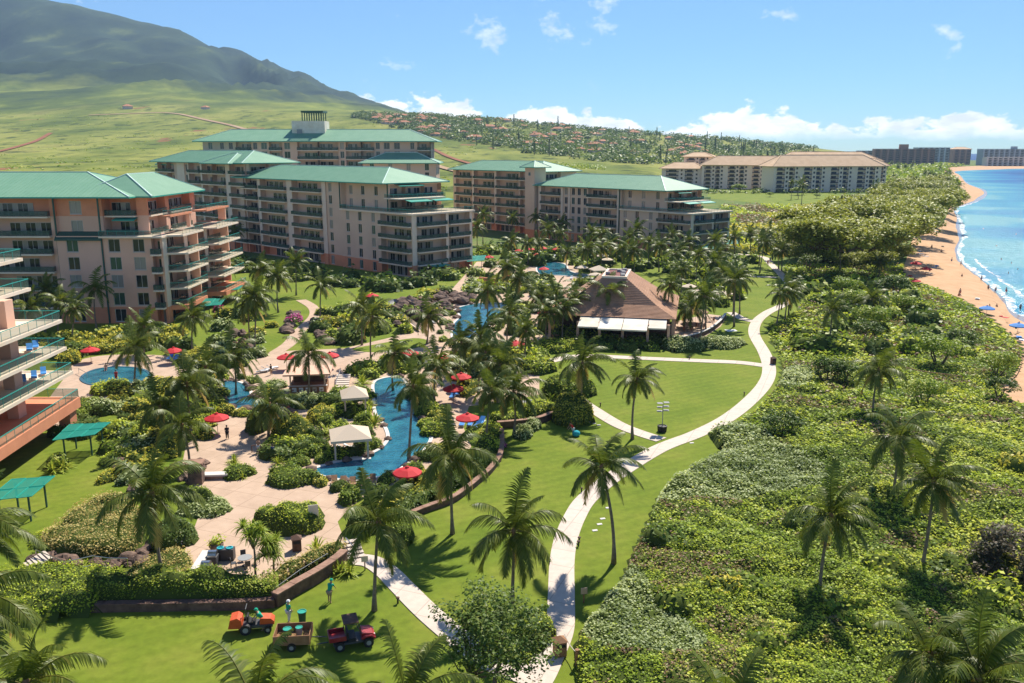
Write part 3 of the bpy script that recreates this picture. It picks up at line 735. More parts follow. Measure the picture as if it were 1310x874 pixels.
        if ax == 'x':
            b.quad(A, B, Fp, E); b.quad(C, D, E, Fp); b.tri(D, A, E); b.tri(B, C, Fp); caps = [(E, Fp), (A, E), (D, E), (B, Fp), (C, Fp)]
        else:
            b.tri(A, B, E); b.quad(B, C, Fp, E); b.tri(C, D, Fp); b.quad(D, A, E, Fp); caps = [(E, Fp), (A, E), (B, E), (C, Fp), (D, Fp)]
        for p, q in ((A, B), (B, C), (C, D), (D, A)):
            b.quad((p[0], p[1], ze - t), (q[0], q[1], ze - t), q, p, 1)
        b.quad((X0, Y1, ze - t), (X1, Y1, ze - t), (X1, Y0, ze - t), (X0, Y0, ze - t), 2)
        o = b.build(name, [m, 'green_metal' if m == 'roof_green' else m, s.wallm[0]], s.root)
        for p, q in caps:
            if (Vector(p) - Vector(q)).length < .5: continue
            c = MB(); c.bar(Vector(p) + Vector((0, 0, .02)), Vector(q) + Vector((0, 0, .02)), .16 if not s.far else .3); c.build('ridge_cap', cap, o)
        # standing seams as real ribs on the long slopes
        if not s.far and cap == 'roof_ridge':
            r = MB(); step = .9
            for side in (0, 1):
                if ax == 'x':
                    n = int(lx / step)
                    for i in range(1, n):
                        x = X0 + lx * i / n; f = min(1, min(x - X0, X1 - x) / k); ye = Y0 if side == 0 else Y1; ym = ye + ((Y0 + Y1) / 2 - ye) * f
                        r.bar((x, ye, ze + .02), (x, ym, ze + rise * f + .02), .03, 0, 3)
                else:
                    n = int(ly / step)
                    for i in range(1, n):
                        y = Y0 + ly * i / n; f = min(1, min(y - Y0, Y1 - y) / k); xe = X0 if side == 0 else X1; xm = xe + ((X0 + X1) / 2 - xe) * f
                        r.bar((xe, y, ze + .02), (xm, y, ze + rise * f + .02), .03, 0, 3)
            sm = r.build('roof_seam', m, o); sm['kind'] = 'stuff'
        return o
    def spout(s, x, y, z0, z1):
        b = MB(); b.box(x - .14, y - .24, z0, x + .14, y - .02, z1); b.build('downspout', 'spout', s.root)
    def done(s):
        if s.w.f: s.w.build('wall', list(s.wallm), s.root)
        if s.fw.f:
            o = s.fw.build('glazing', ['pane_dark', 'frame_dark'], s.root); o['kind'] = 'stuff'
        return s.root
ST_ = [3.3] + [3.5] * 4
UP = [3.75, 3.75]
ang = lambda ux, uy: math.atan2(uy, ux)

# --- central seven-storey building, terrace end towards the pools
UD = Vector((.718, -.696)); KD = Vector((-26.8, 232.7)); pD = KD - UD * 92
D = Bld('resort_building', 'cream seven-storey resort block with green roof and roof terrace overlooking the slide rocks', pD, ang(*UD))
baysA = [('.', 3), ('B', 9.7), ('P', 1.7), ('B', 16), ('P', 3.1), ('B', 16.4), ('P', 2.1), ('W', 4), ('.', 3.5)]
rowsF = [3.3] + [3.66] * 6
D.facade(0, 0, 0, 0, rowsF, baysA)
D.facade(59.5, 1.6, 0, 17.3, UP, [('W', 5.5), ('W', 6), ('W', 6.5), ('.', 2.5)])
D.facade(59.5, -.4, 0, 0, ST_, [('.', .6), ('W', 5.8), ('W', 6), ('W', 6.6), ('B', 13.5)])
D.facade(59.5, 0, 90, 17.3, UP, [('.', 1.6)])
D.w.quad((59.5, 0, 0), (59.5, -.4, 0), (59.5, -.4, 17.3), (59.5, 0, 17.3), 0)
D.facade(92, -.4, 90, 0, ST_, [('P', 1.6), ('B', 10.6), ('P', 1.0), ('B', 8), ('P', 1.0)])
D.facade(80, 1.6, 90, 17.3, UP, [('.', .5), ('O', 5.5), ('O', 7), ('O', 6.4)])
D.facade(80, 21, 180, 0, rowsF, [('W', 8)] * 10); D.facade(92, 21.8, 180, 0, ST_, [('W', 4)] * 3)
D.facade(0, 21, -90, 0, rowsF, [('W', 7)] * 3)
D.slab([(59.5, -.9), (92.9, -.9), (92.9, 22.4), (80, 22.4), (80, 1.6), (59.5, 1.6)], 17.3, .45)
D.railing([(59.6, 1.5), (59.6, -.75), (92.7, -.75), (92.7, 22.2)], 17.3)
D.slab([(80, -.2), (86.5, -.2), (86.5, 17), (80, 17)], 21.05, .3); D.railing([(80.2, -.05), (86.3, -.05), (86.3, 17)], 21.05)
ob('awning', awning_mesh(8, 2.6), D.root, (86.5, 6, 20.6), R(90)); ob('awning', awning_mesh(7, 2.4), D.root, (86.5, 14.5, 20.6), R(90)); ob('awning', awning_mesh(9, 2.6), D.root, (80, 8, 24.6), R(90))
ob('awning', awning_mesh(6, 2.8), D.root, (92, 8, 3.1), R(90))
D.roof(0, 0, 80, 21, 25.1, 4.0, 1.8); D.spout(59, 0, 17.3, 25); D.spout(79.6, 1.6, 17.3, 25)
D.done()

# --- right-hand building, two wings and a stair tower
UE = Vector((.655, -.756)); KE = Vector((59, 285)); pE = KE - UE * 74
E_ = Bld('resort_building', 'cream six-storey resort block with green roof and stair tower behind the restaurant palms', pE, ang(*UE))
rE = [3.3] + [3.46] * 5
E_.facade(0, 0, 0, 0, rE, [('P', 1.5), ('B', 11), ('P', 1.2), ('W', 3), ('P', .8), ('W', 3), ('W', 3.2), ('W', 3), ('B', 14.6), ('P', .8), ('.', 1)])
E_.facade(42.9, 1.4, 0, 13.68, [3.46, 3.46], [('W', 6), ('W', 6.5), ('W', 6.2), ('.', .9)])
E_.facade(42.9, -.3, 0, 0, [3.3] + [3.46] * 3, [('W', 5), ('W', 6), ('W', 6.3), ('B', 13.8)])
E_.facade(74, -.3, 90, 0, [3.3] + [3.46] * 3, [('P', 1.4), ('B', 10), ('P', 1), ('B', 8), ('P', 1)])
E_.facade(62.5, 1.4, 90, 13.68, [3.46, 3.46], [('.', .5), ('O', 5.5), ('O', 7), ('O', 6)])
E_.facade(62.5, 20.4, 180, 0, rE, [('W', 6.2)] * 10); E_.facade(74, 21.1, 180, 0, [3.3] + [3.46] * 3, [('W', 3.8)] * 3)
E_.facade(42.9, 0, 90, 13.68, [3.46, 3.46], [('.', 1.4)])
E_.slab([(42.9, -.9), (75.1, -.9), (75.1, 21.8), (62.5, 21.8), (62.5, 1.4), (42.9, 1.4)], 13.68, .45); E_.railing([(43, 1.3), (43, -.75), (74.9, -.75), (74.9, 21.6)], 13.68)
E_.slab([(62.5, 0), (69, 0), (69, 17), (62.5, 17)], 17.14, .3); E_.railing([(62.6, .1), (68.8, .1), (68.8, 17)], 17.14)
for q, z in ((5, 16.9), (13, 16.9), (8, 20.1)): ob('awning', awning_mesh(7, 2.6), E_.root, (69 if z < 18 else 62.5, q, z), R(90))
E_.roof(0, 0, 62.5, 20.4, 20.7, 4.4, 1.8); E_.spout(42.4, 0, 0, 20.6)
# stair tower
E_.facade(-6.5, -1.5, 0, 0, [3.3] + [3.46] * 7, [('.', 5.5)]); E_.facade(-1, -1.5, 90, 0, [3.3] + [3.46] * 7, [('.', 6)]); E_.facade(-1, 4.5, 180, 0, [3.3] + [3.46] * 7, [('.', 5.5)]); E_.facade(-6.5, 4.5, -90, 0, [3.3] + [3.46] * 7, [('.', 6)])
o = ob('window', window_mesh(1.2, 1.3), E_.root, (-3.8, -1.62, 24.2)); ob('pane', pane_mesh(1.2, 1.3, 'pane_green'), o)
E_.roof(-6.5, -1.5, -1, 4.5, 27.5, 2.4, 1.6)
# left wing
rL = [3.3] + [3.72] * 6
lx = -66
E_.facade(lx, 8, 0, 0, rL, [('.', 2), ('B', 12), ('P', 1.4), ('B', 14), ('P', 1.4), ('B', 14), ('.', 1), ('B', 12.2), ('.', 1.5)])
E_.facade(-6.5, 8, 90, 0, rL, [('.', .5), ('B', 9.5), ('.', 9)]); E_.facade(-6.5, 27, 180, 0, rL, [('W', 8)] * 7); E_.facade(lx, 27, -90, 0, rL, [('W', 6)] * 3)
E_.roof(lx, 8, -6.5, 27, 25.6, 3.9, 1.8)
E_.done()

# --- tall building at the back
UC = Vector((.718, -.696)); pC = Vector((-137, 339))
C = Bld('resort_building', 'tall cream resort tower block behind the others with stepped green roofs', pC, ang(*UC))
rC = [3.3] + [3.78] * 7
C.facade(0, 0, 0, 0, rC, [('B', 8), ('B', 6), ('.', 3), ('P', 6), ('W', 2.6), ('P', .8), ('B', 9), ('P', 1.2), ('B', 7), ('B', 10), ('P', 3), ('B', 10)])
C.facade(66.6, 0, 90, 0, rC, [('.', .5), ('B', 8.5), ('.', 9)]); C.facade(66.6, 18, 180, 0, rC, [('W', 9)] * 7); C.facade(0, 18, -90, 0, rC, [('B', 8), ('.', 10)])
C.roof(0, 0, 66.6, 18, 29.8, 4.0, 2.2); C.roof(-4, 3, 14, 16, 28.6, 3.6, 1.5)
C.roof(44, -3, 62, 12, 29.6, 3.4, 1.2)
C.done()
C2 = Bld('resort_building', 'tallest pale resort slab with long green roof and rooftop cooling tower', (-121, 345), 0)
r2 = [3.3] + [3.4] * 10
C2.facade(0, 0, 0, 0, r2, [('W', 6), ('W', 3), ('W', 4), ('B', 6), ('W', 3), ('V', 4), ('B', 5), ('V', 4), ('.', 2), ('B', 8), ('B', 8), ('W', 3), ('B', 6), ('B', 5), ('W', 3), ('V', 4), ('V', 4), ('.', 2), ('W', 4), ('O', 5)])
C2.facade(89, 0, 90, 0, r2, [('W', 6)] * 3); C2.facade(89, 18, 180, 0, r2, [('W', 8)] * 11); C2.facade(0, 18, -90, 0, r2, [('W', 6)] * 3)
C2.roof(0, 0, 89, 18, 37.4, 4.6, 3.0)
C2.roof(64, -10, 92, 6, 29.2, 3.8, 1.5); C2.facade(64, -10, 0, 0, [3.3] + [3.24] * 8, [('W', 7)] * 4); C2.facade(92, -10, 90, 0, [3.3] + [3.24] * 8, [('W', 8)] * 2)
b = MB(); b.box(34, 5, 38, 47, 14, 45.2); b.build('cooling_tower', 'off_white', C2.root)
b = MB()
for i in range(9):
    for (x, y) in ((38 + i * .95, 5.4), (38 + i * .95, 13.4)): b.box(x, y, 45.2, x + .35, y + .35, 49.0)
b.box(37.8, 5.2, 48.4, 46.5, 5.8, 49.1); b.box(37.8, 13.2, 48.4, 46.5, 13.8, 49.1); b.box(37.8, 5.8, 48.4, 38.4, 13.2, 49.1); b.box(45.9, 5.8, 48.4, 46.5, 13.2, 49.1)
b.build('tower_screen', 'spout', C2.root)
b = MB(); b.box(36, 5.5, 38.5, 38, 4.6, 42); b.build('hatch', 'grey', C2.root)
C2.done()

# --- left building: stepped balcony terraces at its sea end
B_ = Bld('resort_building', 'pink and salmon resort block with stepped balcony terraces beside the small hot pool', (-150, 170), 0, wallm=('wall_pink', 'salmon', 'grey_wall', 'slab_cream'), slabm='slab_cream')
rB = [3.3] + [3.55] * 4 + [3.8, 3.8]
xb = 150 - 89.6
B_.facade(0, 0, 0, 0, rB, [('.', 4), ('B', 13), ('P', 1), ('B', 13), ('P', 1), ('B', 13.4), ('P', 1), ('B', 13), ('.', 1)], topm=1)
B_.facade(xb, .6, 0, 17.5, [3.8, 3.8], [('V', 7.6), ('.', 1.4)], topm=1)
B_.facade(xb, 0, 90, 17.5, [3.8, 3.8], [('.', .6)], topm=1); B_.facade(xr_ := xb + 9, .6, 90, 17.5, [3.8, 3.8], [('.', 1.8)], topm=1)
B_.facade(xb, -.6, 0, 0, [3.3] + [3.55] * 4, [('V', 6), ('.', 3)])
b = MB(); b.quad((xb - .2, -1.1, 16.9), (xb + 9, -1.1, 16.9), (xb + 9, .6, 18.3), (xb - .2, .6, 18.3)); b.quad((xb - .2, -1.1, 16.6), (xb + 9, -1.1, 16.6), (xb + 9, -1.1, 16.9), (xb - .2, -1.1, 16.9)); b.tri((xb - .2, -1.1, 16.9), (xb - .2, .6, 18.3), (xb - .2, .6, 16.9)); b.build('pent_roof', 'spout', B_.root)
xr = xb + 9
B_.facade(xr, -.6, 0, 0, [3.3] + [3.55] * 4, [('V', 4.5), ('V', 5.1), ('b', 1.9)])
B_.facade(xr, 2.4, 0, 17.5, [3.8, 3.8], [('O', 6), ('.', 2.2)], topm=1)
xe = xr + 11.5
B_.facade(xe, -.6, 90, 0, [3.3] + [3.55] * 4, [('P', 2.2), ('O', 9), ('P', 2), ('O', 10), ('P', 2), ('O', 10), ('.', 3.6)], pr=.4)
B_.facade(xr + 8.2, 2.4, 90, 17.5, [3.8, 3.8], [('.', .5), ('O', 8.5), ('.', 2), ('O', 12), ('.', 3)], topm=1, pr=.4)
B_.facade(xe, 38, 180, 0, [3.3] + [3.55] * 4, [('W', 10)] * 8)
B_.facade(0, 28, -90, 0, rB, [('W', 7)] * 4)
B_.slab([(xr - .3, -1.5), (xe + .6, -1.5), (xe + .6, 3), (xr - .3, 3)], 17.5, .35); B_.railing([(xr - .2, -1.4), (xe + .5, -1.4)], 17.5)
for k, z in enumerate((3.3, 6.85, 10.4, 13.95, 17.5, 21.3)):
    g1 = (3.2, 3.6, 3.9, 4.2, 3.4, 1.2)[k]; g2 = (5.6, 5.4, 5.2, 4.8, 4.6, 2.6)[k]
    m_ = 'salmon' if z in (3.3, 21.3) else 'slab_cream'; th = .9 if z == 3.3 else .35
    B_.slab([(xe, 1), (xe + g1, 2.2), (xe + g1, 14), (xe, 14)], z - .003, th, m_); B_.railing([(xe + .2, 1.2), (xe + g1 - .12, 2.4), (xe + g1 - .12, 13.9)], z)
    B_.slab([(xe, 17.5), (xe + g2, 19), (xe + g2, 34), (xe, 34)], z - .003, th, m_); B_.railing([(xe + .2, 17.8), (xe + g2 - .12, 19.2), (xe + g2 - .12, 33.9)], z)
    if z > 4:
        for (yy, g) in ((13.4, g1), (33.4, g2)):
            b = MB(); b.box(xe + .1, yy, z - 3.2, xe + min(g, 3) * .7, yy + .5, z - .36); b.build('pier', 'wall_pink', B_.root)
B_.roof(0, 0, xb + 14, 26, 25.1, 4.4, 1.5); B_.roof(xb + 4, 3, xr + 8.2, 30, 25.08, 4.1, 1.5, axis='y')
B_.spout(xb - .1, -.0, 0, 25); B_.spout(xr - .1, -.6, 0, 25)
ob('awning', awning_mesh(4.5, 2), B_.root, (xr + 4, 2.4, 20.9), 0)
B_.done()

# --- near building at the left edge: only its terraced end
A_ = Bld('resort_building', 'salmon and cream terraced balcony end with teal railings above the green slatted shades', (-60, 56), 0, wallm=('wall_pink', 'salmon', 'grey_wall', 'slab_cream'))
A_.facade(-1.5, 0, 90, 0, [4.0, 3.5, 3.5, 3.5, 3.5, 3.5], [('B', 8), ('P', 1.5), ('B', 9), ('P', 1.5), ('B', 9), ('P', 1.5), ('B', 9), ('.', 6)], pr=.3)
A_.facade(-1.5, 45.5, 180, 0, [4.0] + [3.5] * 5, [('W', 6)] * 3); A_.facade(-19.5, 0, 0, 0, [4.0] + [3.5] * 5, [('W', 6)] * 3)
for k, z in enumerate((4.0, 7.5, 11.0, 14.5, 18.0, 21.5)):
    e0 = (8.6, 7.6, 7.6, 7.6, 3.6, 2.6)[k]; e1 = (6.2, 6.0, 6.6, 6.9, 2.6, 1.8)[k]; y1 = (47, 46.5, 44.5, 43.6, 45.5, 46)[k]; y0 = (26, 10, 6, 3, 0, 0)[k]
    e0 = e1 + (e0 - e1) * (y1 - y0) / 40
    A_.slab([(-1.5, y0), (e0, y0), (e1, y1), (-1.5, y1)], z - .004, 1.25 if k == 0 else .38, 'salmon' if k == 0 else 'slab_cream')
    A_.railing([(-1.4, y0 + .1), (e0 - .12, y0 + .1), (e1 - .12, y1 - .12), (-1.4, y1 - .12)], z)
    if 0 < k < 5:
        for yy in (16, 27, 38):
            if yy > y0 + 2:
                b = MB(); b.box(2.4, yy, z - 3.5, 3.7, yy + 1.6, z - .385); b.build('pier', 'wall_pink', A_.root)
for yy in (26.6, 44.5):
    b = MB(); b.box(4.6, yy, 0, 6.0, yy + 1.6, 2.74); b.build('pier', 'salmon', A_.root)
A_.flat([(-20, 0), (-1.5, 0), (-1.5, 45.5), (-20, 45.5)], 21.6)
A_.done()

# chairs and small tables left out on the balconies
def patio_mesh(k):
    b = MB(); m_ = 0
    if k < 2:
        b.box(-.3, -.3, .38, .3, .3, .45); b.box(-.3, .24, .45, .3, .32, .95)
        for x in (-.28, .22):
            for y in (-.28, .24): b.box(x, y, 0, x + .06, y + .06, .38)
        b.box(-.34, -.3, .6, -.28, .3, .65); b.box(.28, -.3, .6, .34, .3, .65)
    else:
        b.lathe([(.25, 0), (.25, .03), (.04, .05), (.04, .66), (.45, .68), (.45, .72)], 10)
    return b.mesh('patio_chair', [('wood_dark', 'off_white', 'charcoal')[k]])
PM = [patio_mesh(k) for k in range(3)]
names = {D.root: 'the central block', E_.root: 'the stair tower block', C.root: 'the stepped back block', C2.root: 'the tallest slab block', B_.root: 'the pink terraced block', A_.root: 'the near terraced end'}
bpy.context.view_layer.update()
for bd, p, a in SEATS:
    q = bd.root.matrix_world @ Vector(p); rz = bd.root.rotation_euler.z + a
    if q.y > 330 or (q.x < -100 and q.y < 200): continue
    for dx in (0, .9):
        k = random.choice((0, 0, 1, 2)); n_ = 'patio_chair' if k < 2 else 'patio_table'; d_ = 'dark patio chair' if k == 0 else 'pale patio chair' if k == 1 else 'small dark patio table'
        tag(ob(n_, PM[k], None, (q.x + math.cos(rz) * dx, q.y + math.sin(rz) * dx, q.z), rz + random.uniform(-.6, .6) + (math.pi if random.random() < .3 else 0)), d_ + ' on a balcony of ' + names[bd.root], 'chair' if k < 2 else 'table', d_ + 's on ' + names[bd.root])

# --- tan-roofed resort beyond the field
F1 = Bld('hotel_building', 'long grey and tan hotel with orange tan roofs beyond the green field', (147, 800), ang(.93, -.36), far=True, basez=0, wallm=('slab_cream', 'salmon', 'grey_wall', 'grey_wall'))
rF = [3.5] * 6
def farblock(Bd, x0, y0, L_, dp, rows, pat, roofrise, m='roof_tan', ov=2.5, mm=0):
    n = max(1, int(L_ / sum(w for t, w in pat))); k = L_ / (n * sum(w for t, w in pat)); bays = [(t, w * k) for t, w in pat] * n
    Bd.facade(x0, y0, 0, 0, rows, bays, m=mm); h = sum(rows)
    n2 = max(1, int(dp / 7)); Bd.facade(x0 + L_, y0, 90, 0, rows, [('W', dp / n2)] * n2, m=mm); Bd.facade(x0 + L_, y0 + dp, 180, 0, rows, [('.', L_)], m=mm); Bd.facade(x0, y0 + dp, -90, 0, rows, [('.', dp)], m=mm)
    if roofrise: Bd.roof(x0, y0, x0 + L_, y0 + dp, h, roofrise, ov, m, m)
    else: Bd.flat([(x0 - .3, y0 - .3), (x0 + L_ + .3, y0 - .3), (x0 + L_ + .3, y0 + dp + .3), (x0 - .3, y0 + dp + .3)], h + .8, mm)
PT = [('.', 2), ('B', 6), ('W', 3), ('B', 4), ('W', 3), ('.', 1.5)]
farblock(F1, -12, 8, 38, 20, [3.5] * 5, PT, 5.5); farblock(F1, 26, 0, 84, 24, [3.5] * 6, PT, 8); farblock(F1, 4, 30, 26, 16, [3.5] * 8, PT, 4)
F1.done()
F2 = Bld('hotel_building', 'white grey hotel wing with tan hip roof nearest the kiawe trees', (214, 716), ang(.985, .17), far=True, basez=0, wallm=('slab_cream', 'salmon', 'grey_wall', 'grey_wall'))
farblock(F2, 0, 0, 96, 22, [3.5] * 6, PT, 9, mm=0); farblock(F2, 30, 40, 90, 24, [3.5] * 7, PT, 8); farblock(F2, 96, 14, 14, 20, [3.5] * 6, PT, 6)
F2.done()
# --- hotels across the bay
def farhotel(label, org, a, L_, dp, nst, wm, roofm=None, rise=0, extra=None):
    Bd = Bld('far_hotel', label, org, a, far=True, basez=0, wallm=wm); farblock(Bd, 0, 0, L_, dp, [3.6] * nst, [('.', 2.5), ('B', 9)], rise, roofm or 'roof_tan', 2)
    if extra:
        b = MB(); b.box(*extra); b.build('lift_tower', wm[0], Bd.root)
    Bd.done()
mat('far_brown', (.40, .24, .18), .85, .2); mat('far_grey', (.50, .54, .56), .85, .2); mat('far_dark', (.36, .40, .43), .85, .2); mat('far_white', (.62, .60, .56), .85, .2)
q = P(1115, 209, 0)
def fx(px, Y): return ((px - CX) / F * (Y * CT + 8), Y)
farhotel('brown slab hotel with dark balcony bands across the bay', fx(1116, 1750), R(-14), 112, 22, 10, ('far_brown',) * 4, extra=(48, 4, 36, 64, 16, 45))
farhotel('grey slab hotel standing behind the brown hotel across the bay', fx(1172, 2050), 0, 75, 24, 11, ('far_grey',) * 4, rise=0)
farhotel('small tan roofed hotel block between the grey hotels across the bay', fx(1218, 2100), 0, 42, 24, 10, ('far_brown',) * 4, 'roof_tan', 5)
farhotel('long dark grey hotel above the far beach', fx(1256, 1990), R(2), 190, 26, 10, ('far_dark',) * 4, extra=(70, 4, 36, 80, 14, 42))
farhotel('low white hotel in front of the long grey one', fx(1262, 1930), R(2), 150, 20, 5, ('far_white',) * 4)
farhotel('small grey hotel peeping over the tan hotel roofs', fx(1098, 1900), 0, 30, 20, 9, ('far_dark',) * 4)
# ------------------------------------------------------------------ foliage helpers
def vnoise(x, y, seed=0):
    x = np.asarray(x, float) + seed * 17.31; y = np.asarray(y, float) + seed * 9.77
    xi = np.floor(x).astype(np.int64); yi = np.floor(y).astype(np.int64); fx_, fy_ = x - xi, y - yi
    u = fx_ * fx_ * (3 - 2 * fx_); v = fy_ * fy_ * (3 - 2 * fy_)
    def h(a, b):
        n = (a * 374761393 + b * 668265263) & 0x7fffffff; n = ((n ^ (n >> 13)) * 1274126177) & 0x7fffffff; return ((n ^ (n >> 16)) & 0xffff) / 65535.0
    return (h(xi, yi) * (1 - u) + h(xi + 1, yi) * u) * (1 - v) + (h(xi, yi + 1) * (1 - u) + h(xi + 1, yi + 1) * u) * v
def unit(a): return a / (np.linalg.norm(a, axis=-1, keepdims=True) + 1e-9)
def leaf_quads(C, size, up=.6, aspect=.5, out=None):
    """one folded diamond per centre"""
    n = len(C); nr = rng.normal(size=(n, 3)); nr[:, 2] = np.abs(nr[:, 2]) * .6 + up + .35; nr += np.array(tosun) * .55
    if out is not None: nr += out
    nr = unit(nr); t = unit(np.cross(nr, rng.normal(size=(n, 3)))); s = np.cross(nr, t)
    l = (size * rng.uniform(.6, 1.25, n))[:, None]; w = l * aspect
    V = np.stack([C - t * l * .5, C + s * w * .5 + nr * l * .08, C + t * l * .5, C - s * w * .5 + nr * l * .08], 1)
    return V.reshape(-1, 3)
def quads(n, off=0): return np.arange(n * 4).reshape(-1, 4) + off

def shrub_mesh(poly, h, dens, size, dome=0.0, lumps=.25, mats=('leaf_core', 'leaf_mid'), name='shrub', up=.6, side=1.0):
    """a clipped hedge (dome 0) or rounded shrub (dome 1) over a polygon given in local coordinates"""
    poly = np.asarray(poly, float); x0, y0 = poly.min(0); x1, y1 = poly.max(0); A = (x1 - x0) * (y1 - y0)
    sd = random.randint(0, 999)
    def top(x, y):
        d = edge_dist(x, y, poly); e = np.clip(d / max(.35, dome * dmax * .95), 0, 1); prof = np.sqrt(np.clip(1 - (1 - e) ** 2, 0, 1))
        return h * (.12 + .88 * prof) * (1 - lumps + lumps * 2 * vnoise(x * .9, y * .9, sd) * .7)
    n0 = max(60, int(60 * A / 4)); px, py = rng.uniform(x0, x1, n0), rng.uniform(y0, y1, n0); k = inside(px, py, poly); dmax = edge_dist(px[k], py[k], poly).max() if k.any() else .5
    n = int(A * dens); px, py = rng.uniform(x0, x1, n), rng.uniform(y0, y1, n); k = inside(px, py, poly); px, py = px[k], py[k]
    z = top(px, py) + rng.normal(0, size * .35, len(px)); C = [np.stack([px, py, z], 1)]; O = [np.zeros((len(px), 3))]
    # sides
    per = np.hypot(*np.diff(np.vstack([poly, poly[:1]]), axis=0).T); ns = int(per.sum() * h * dens * side)
    seg = rng.choice(len(poly), ns, p=per / per.sum()); t = rng.uniform(0, 1, ns); a = poly[seg]; b = poly[(seg + 1) % len(poly)]; pt = a + (b - a) * t[:, None]
    c0 = poly.mean(0); zz = rng.uniform(.05, 1, ns); sh = dome * zz ** 2 * .5
    pt = pt + (c0 - pt) * sh[:, None]; od = unit(pt - c0)
    C.append(np.stack([pt[:, 0], pt[:, 1], zz * h * (.95 - .25 * dome)], 1) + rng.normal(0, size * .3, (ns, 3))); O.append(np.stack([od[:, 0], od[:, 1], np.zeros(ns)], 1) * 1.2)
    C = np.vstack(C); O = np.vstack(O); C[:, 2] = np.maximum(C[:, 2], .03)
    V = leaf_quads(C, size, up, .8, O); rnd = np.clip(rng.normal(.48, .24, len(C)) + .35 * (vnoise(C[:, 0] * 1.1, C[:, 1] * 1.1, sd + 3) - .5), 0, 1)
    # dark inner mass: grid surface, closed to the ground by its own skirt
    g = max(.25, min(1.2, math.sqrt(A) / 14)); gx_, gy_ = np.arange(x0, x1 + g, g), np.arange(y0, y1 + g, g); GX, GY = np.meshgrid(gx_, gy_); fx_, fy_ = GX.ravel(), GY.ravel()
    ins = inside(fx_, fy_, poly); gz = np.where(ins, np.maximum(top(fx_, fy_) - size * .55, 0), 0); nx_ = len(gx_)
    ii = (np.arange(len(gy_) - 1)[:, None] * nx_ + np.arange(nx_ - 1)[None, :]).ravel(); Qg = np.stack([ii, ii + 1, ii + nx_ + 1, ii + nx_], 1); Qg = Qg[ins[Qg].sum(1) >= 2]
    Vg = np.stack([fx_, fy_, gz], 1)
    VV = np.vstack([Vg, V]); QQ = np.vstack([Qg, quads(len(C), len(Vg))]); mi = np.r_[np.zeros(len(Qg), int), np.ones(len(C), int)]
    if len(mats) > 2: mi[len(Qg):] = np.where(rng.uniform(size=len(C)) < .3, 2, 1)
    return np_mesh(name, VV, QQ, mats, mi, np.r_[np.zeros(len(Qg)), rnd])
def lod(Y):     # leaves per square metre, leaf size
    if Y < 75: return 42, .17
    if Y < 110: return 24, .22
    if Y < 170: return 12, .32
    if Y < 260: return 5, .5
    return 2.0, .85
def blob(rx, ry, n=14, rough=.16):
    ph = random.random() * 9
    return [((1 + rough * math.sin(2 * a + ph) * .7 + rough * math.sin(5 * a + ph * 2) * .5) * rx * math.cos(a), (1 + rough * math.sin(3 * a + ph)) * ry * math.sin(a)) for a in [2 * math.pi * i / n for i in range(n)]]
def hedge(name, label, cat, px=None, world=None, h=1.2, pal='leaf_mid', dome=0.0, lumps=.2, group=None, extra=None, dmul=1.0):
    poly = smooth_line(pp(px) if px else world, 3, True); c = np.mean(poly, 0); d, s = lod(c[1])
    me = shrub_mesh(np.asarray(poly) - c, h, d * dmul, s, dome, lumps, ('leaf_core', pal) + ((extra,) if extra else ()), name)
    return tag(ob(name, me, None, (*c, 0)), label, cat, group)
def bush(x, y, rx, ry, h, pal, label, name='garden_shrub', cat='shrub', group=None, extra=None, dome=.8):
    c = P(x, y); k = PXM(c.y); rm = rx / k; dy = max(.6, abs(P(x, y - ry).y - P(x, y + ry).y) / 2); dy = min(dy, rm * 1.8); d, s = lod(c.y)
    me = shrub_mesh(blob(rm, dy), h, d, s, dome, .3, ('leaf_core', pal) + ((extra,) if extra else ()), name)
    return tag(ob(name, me, None, (c.x, c.y, 0)), label, cat, group)

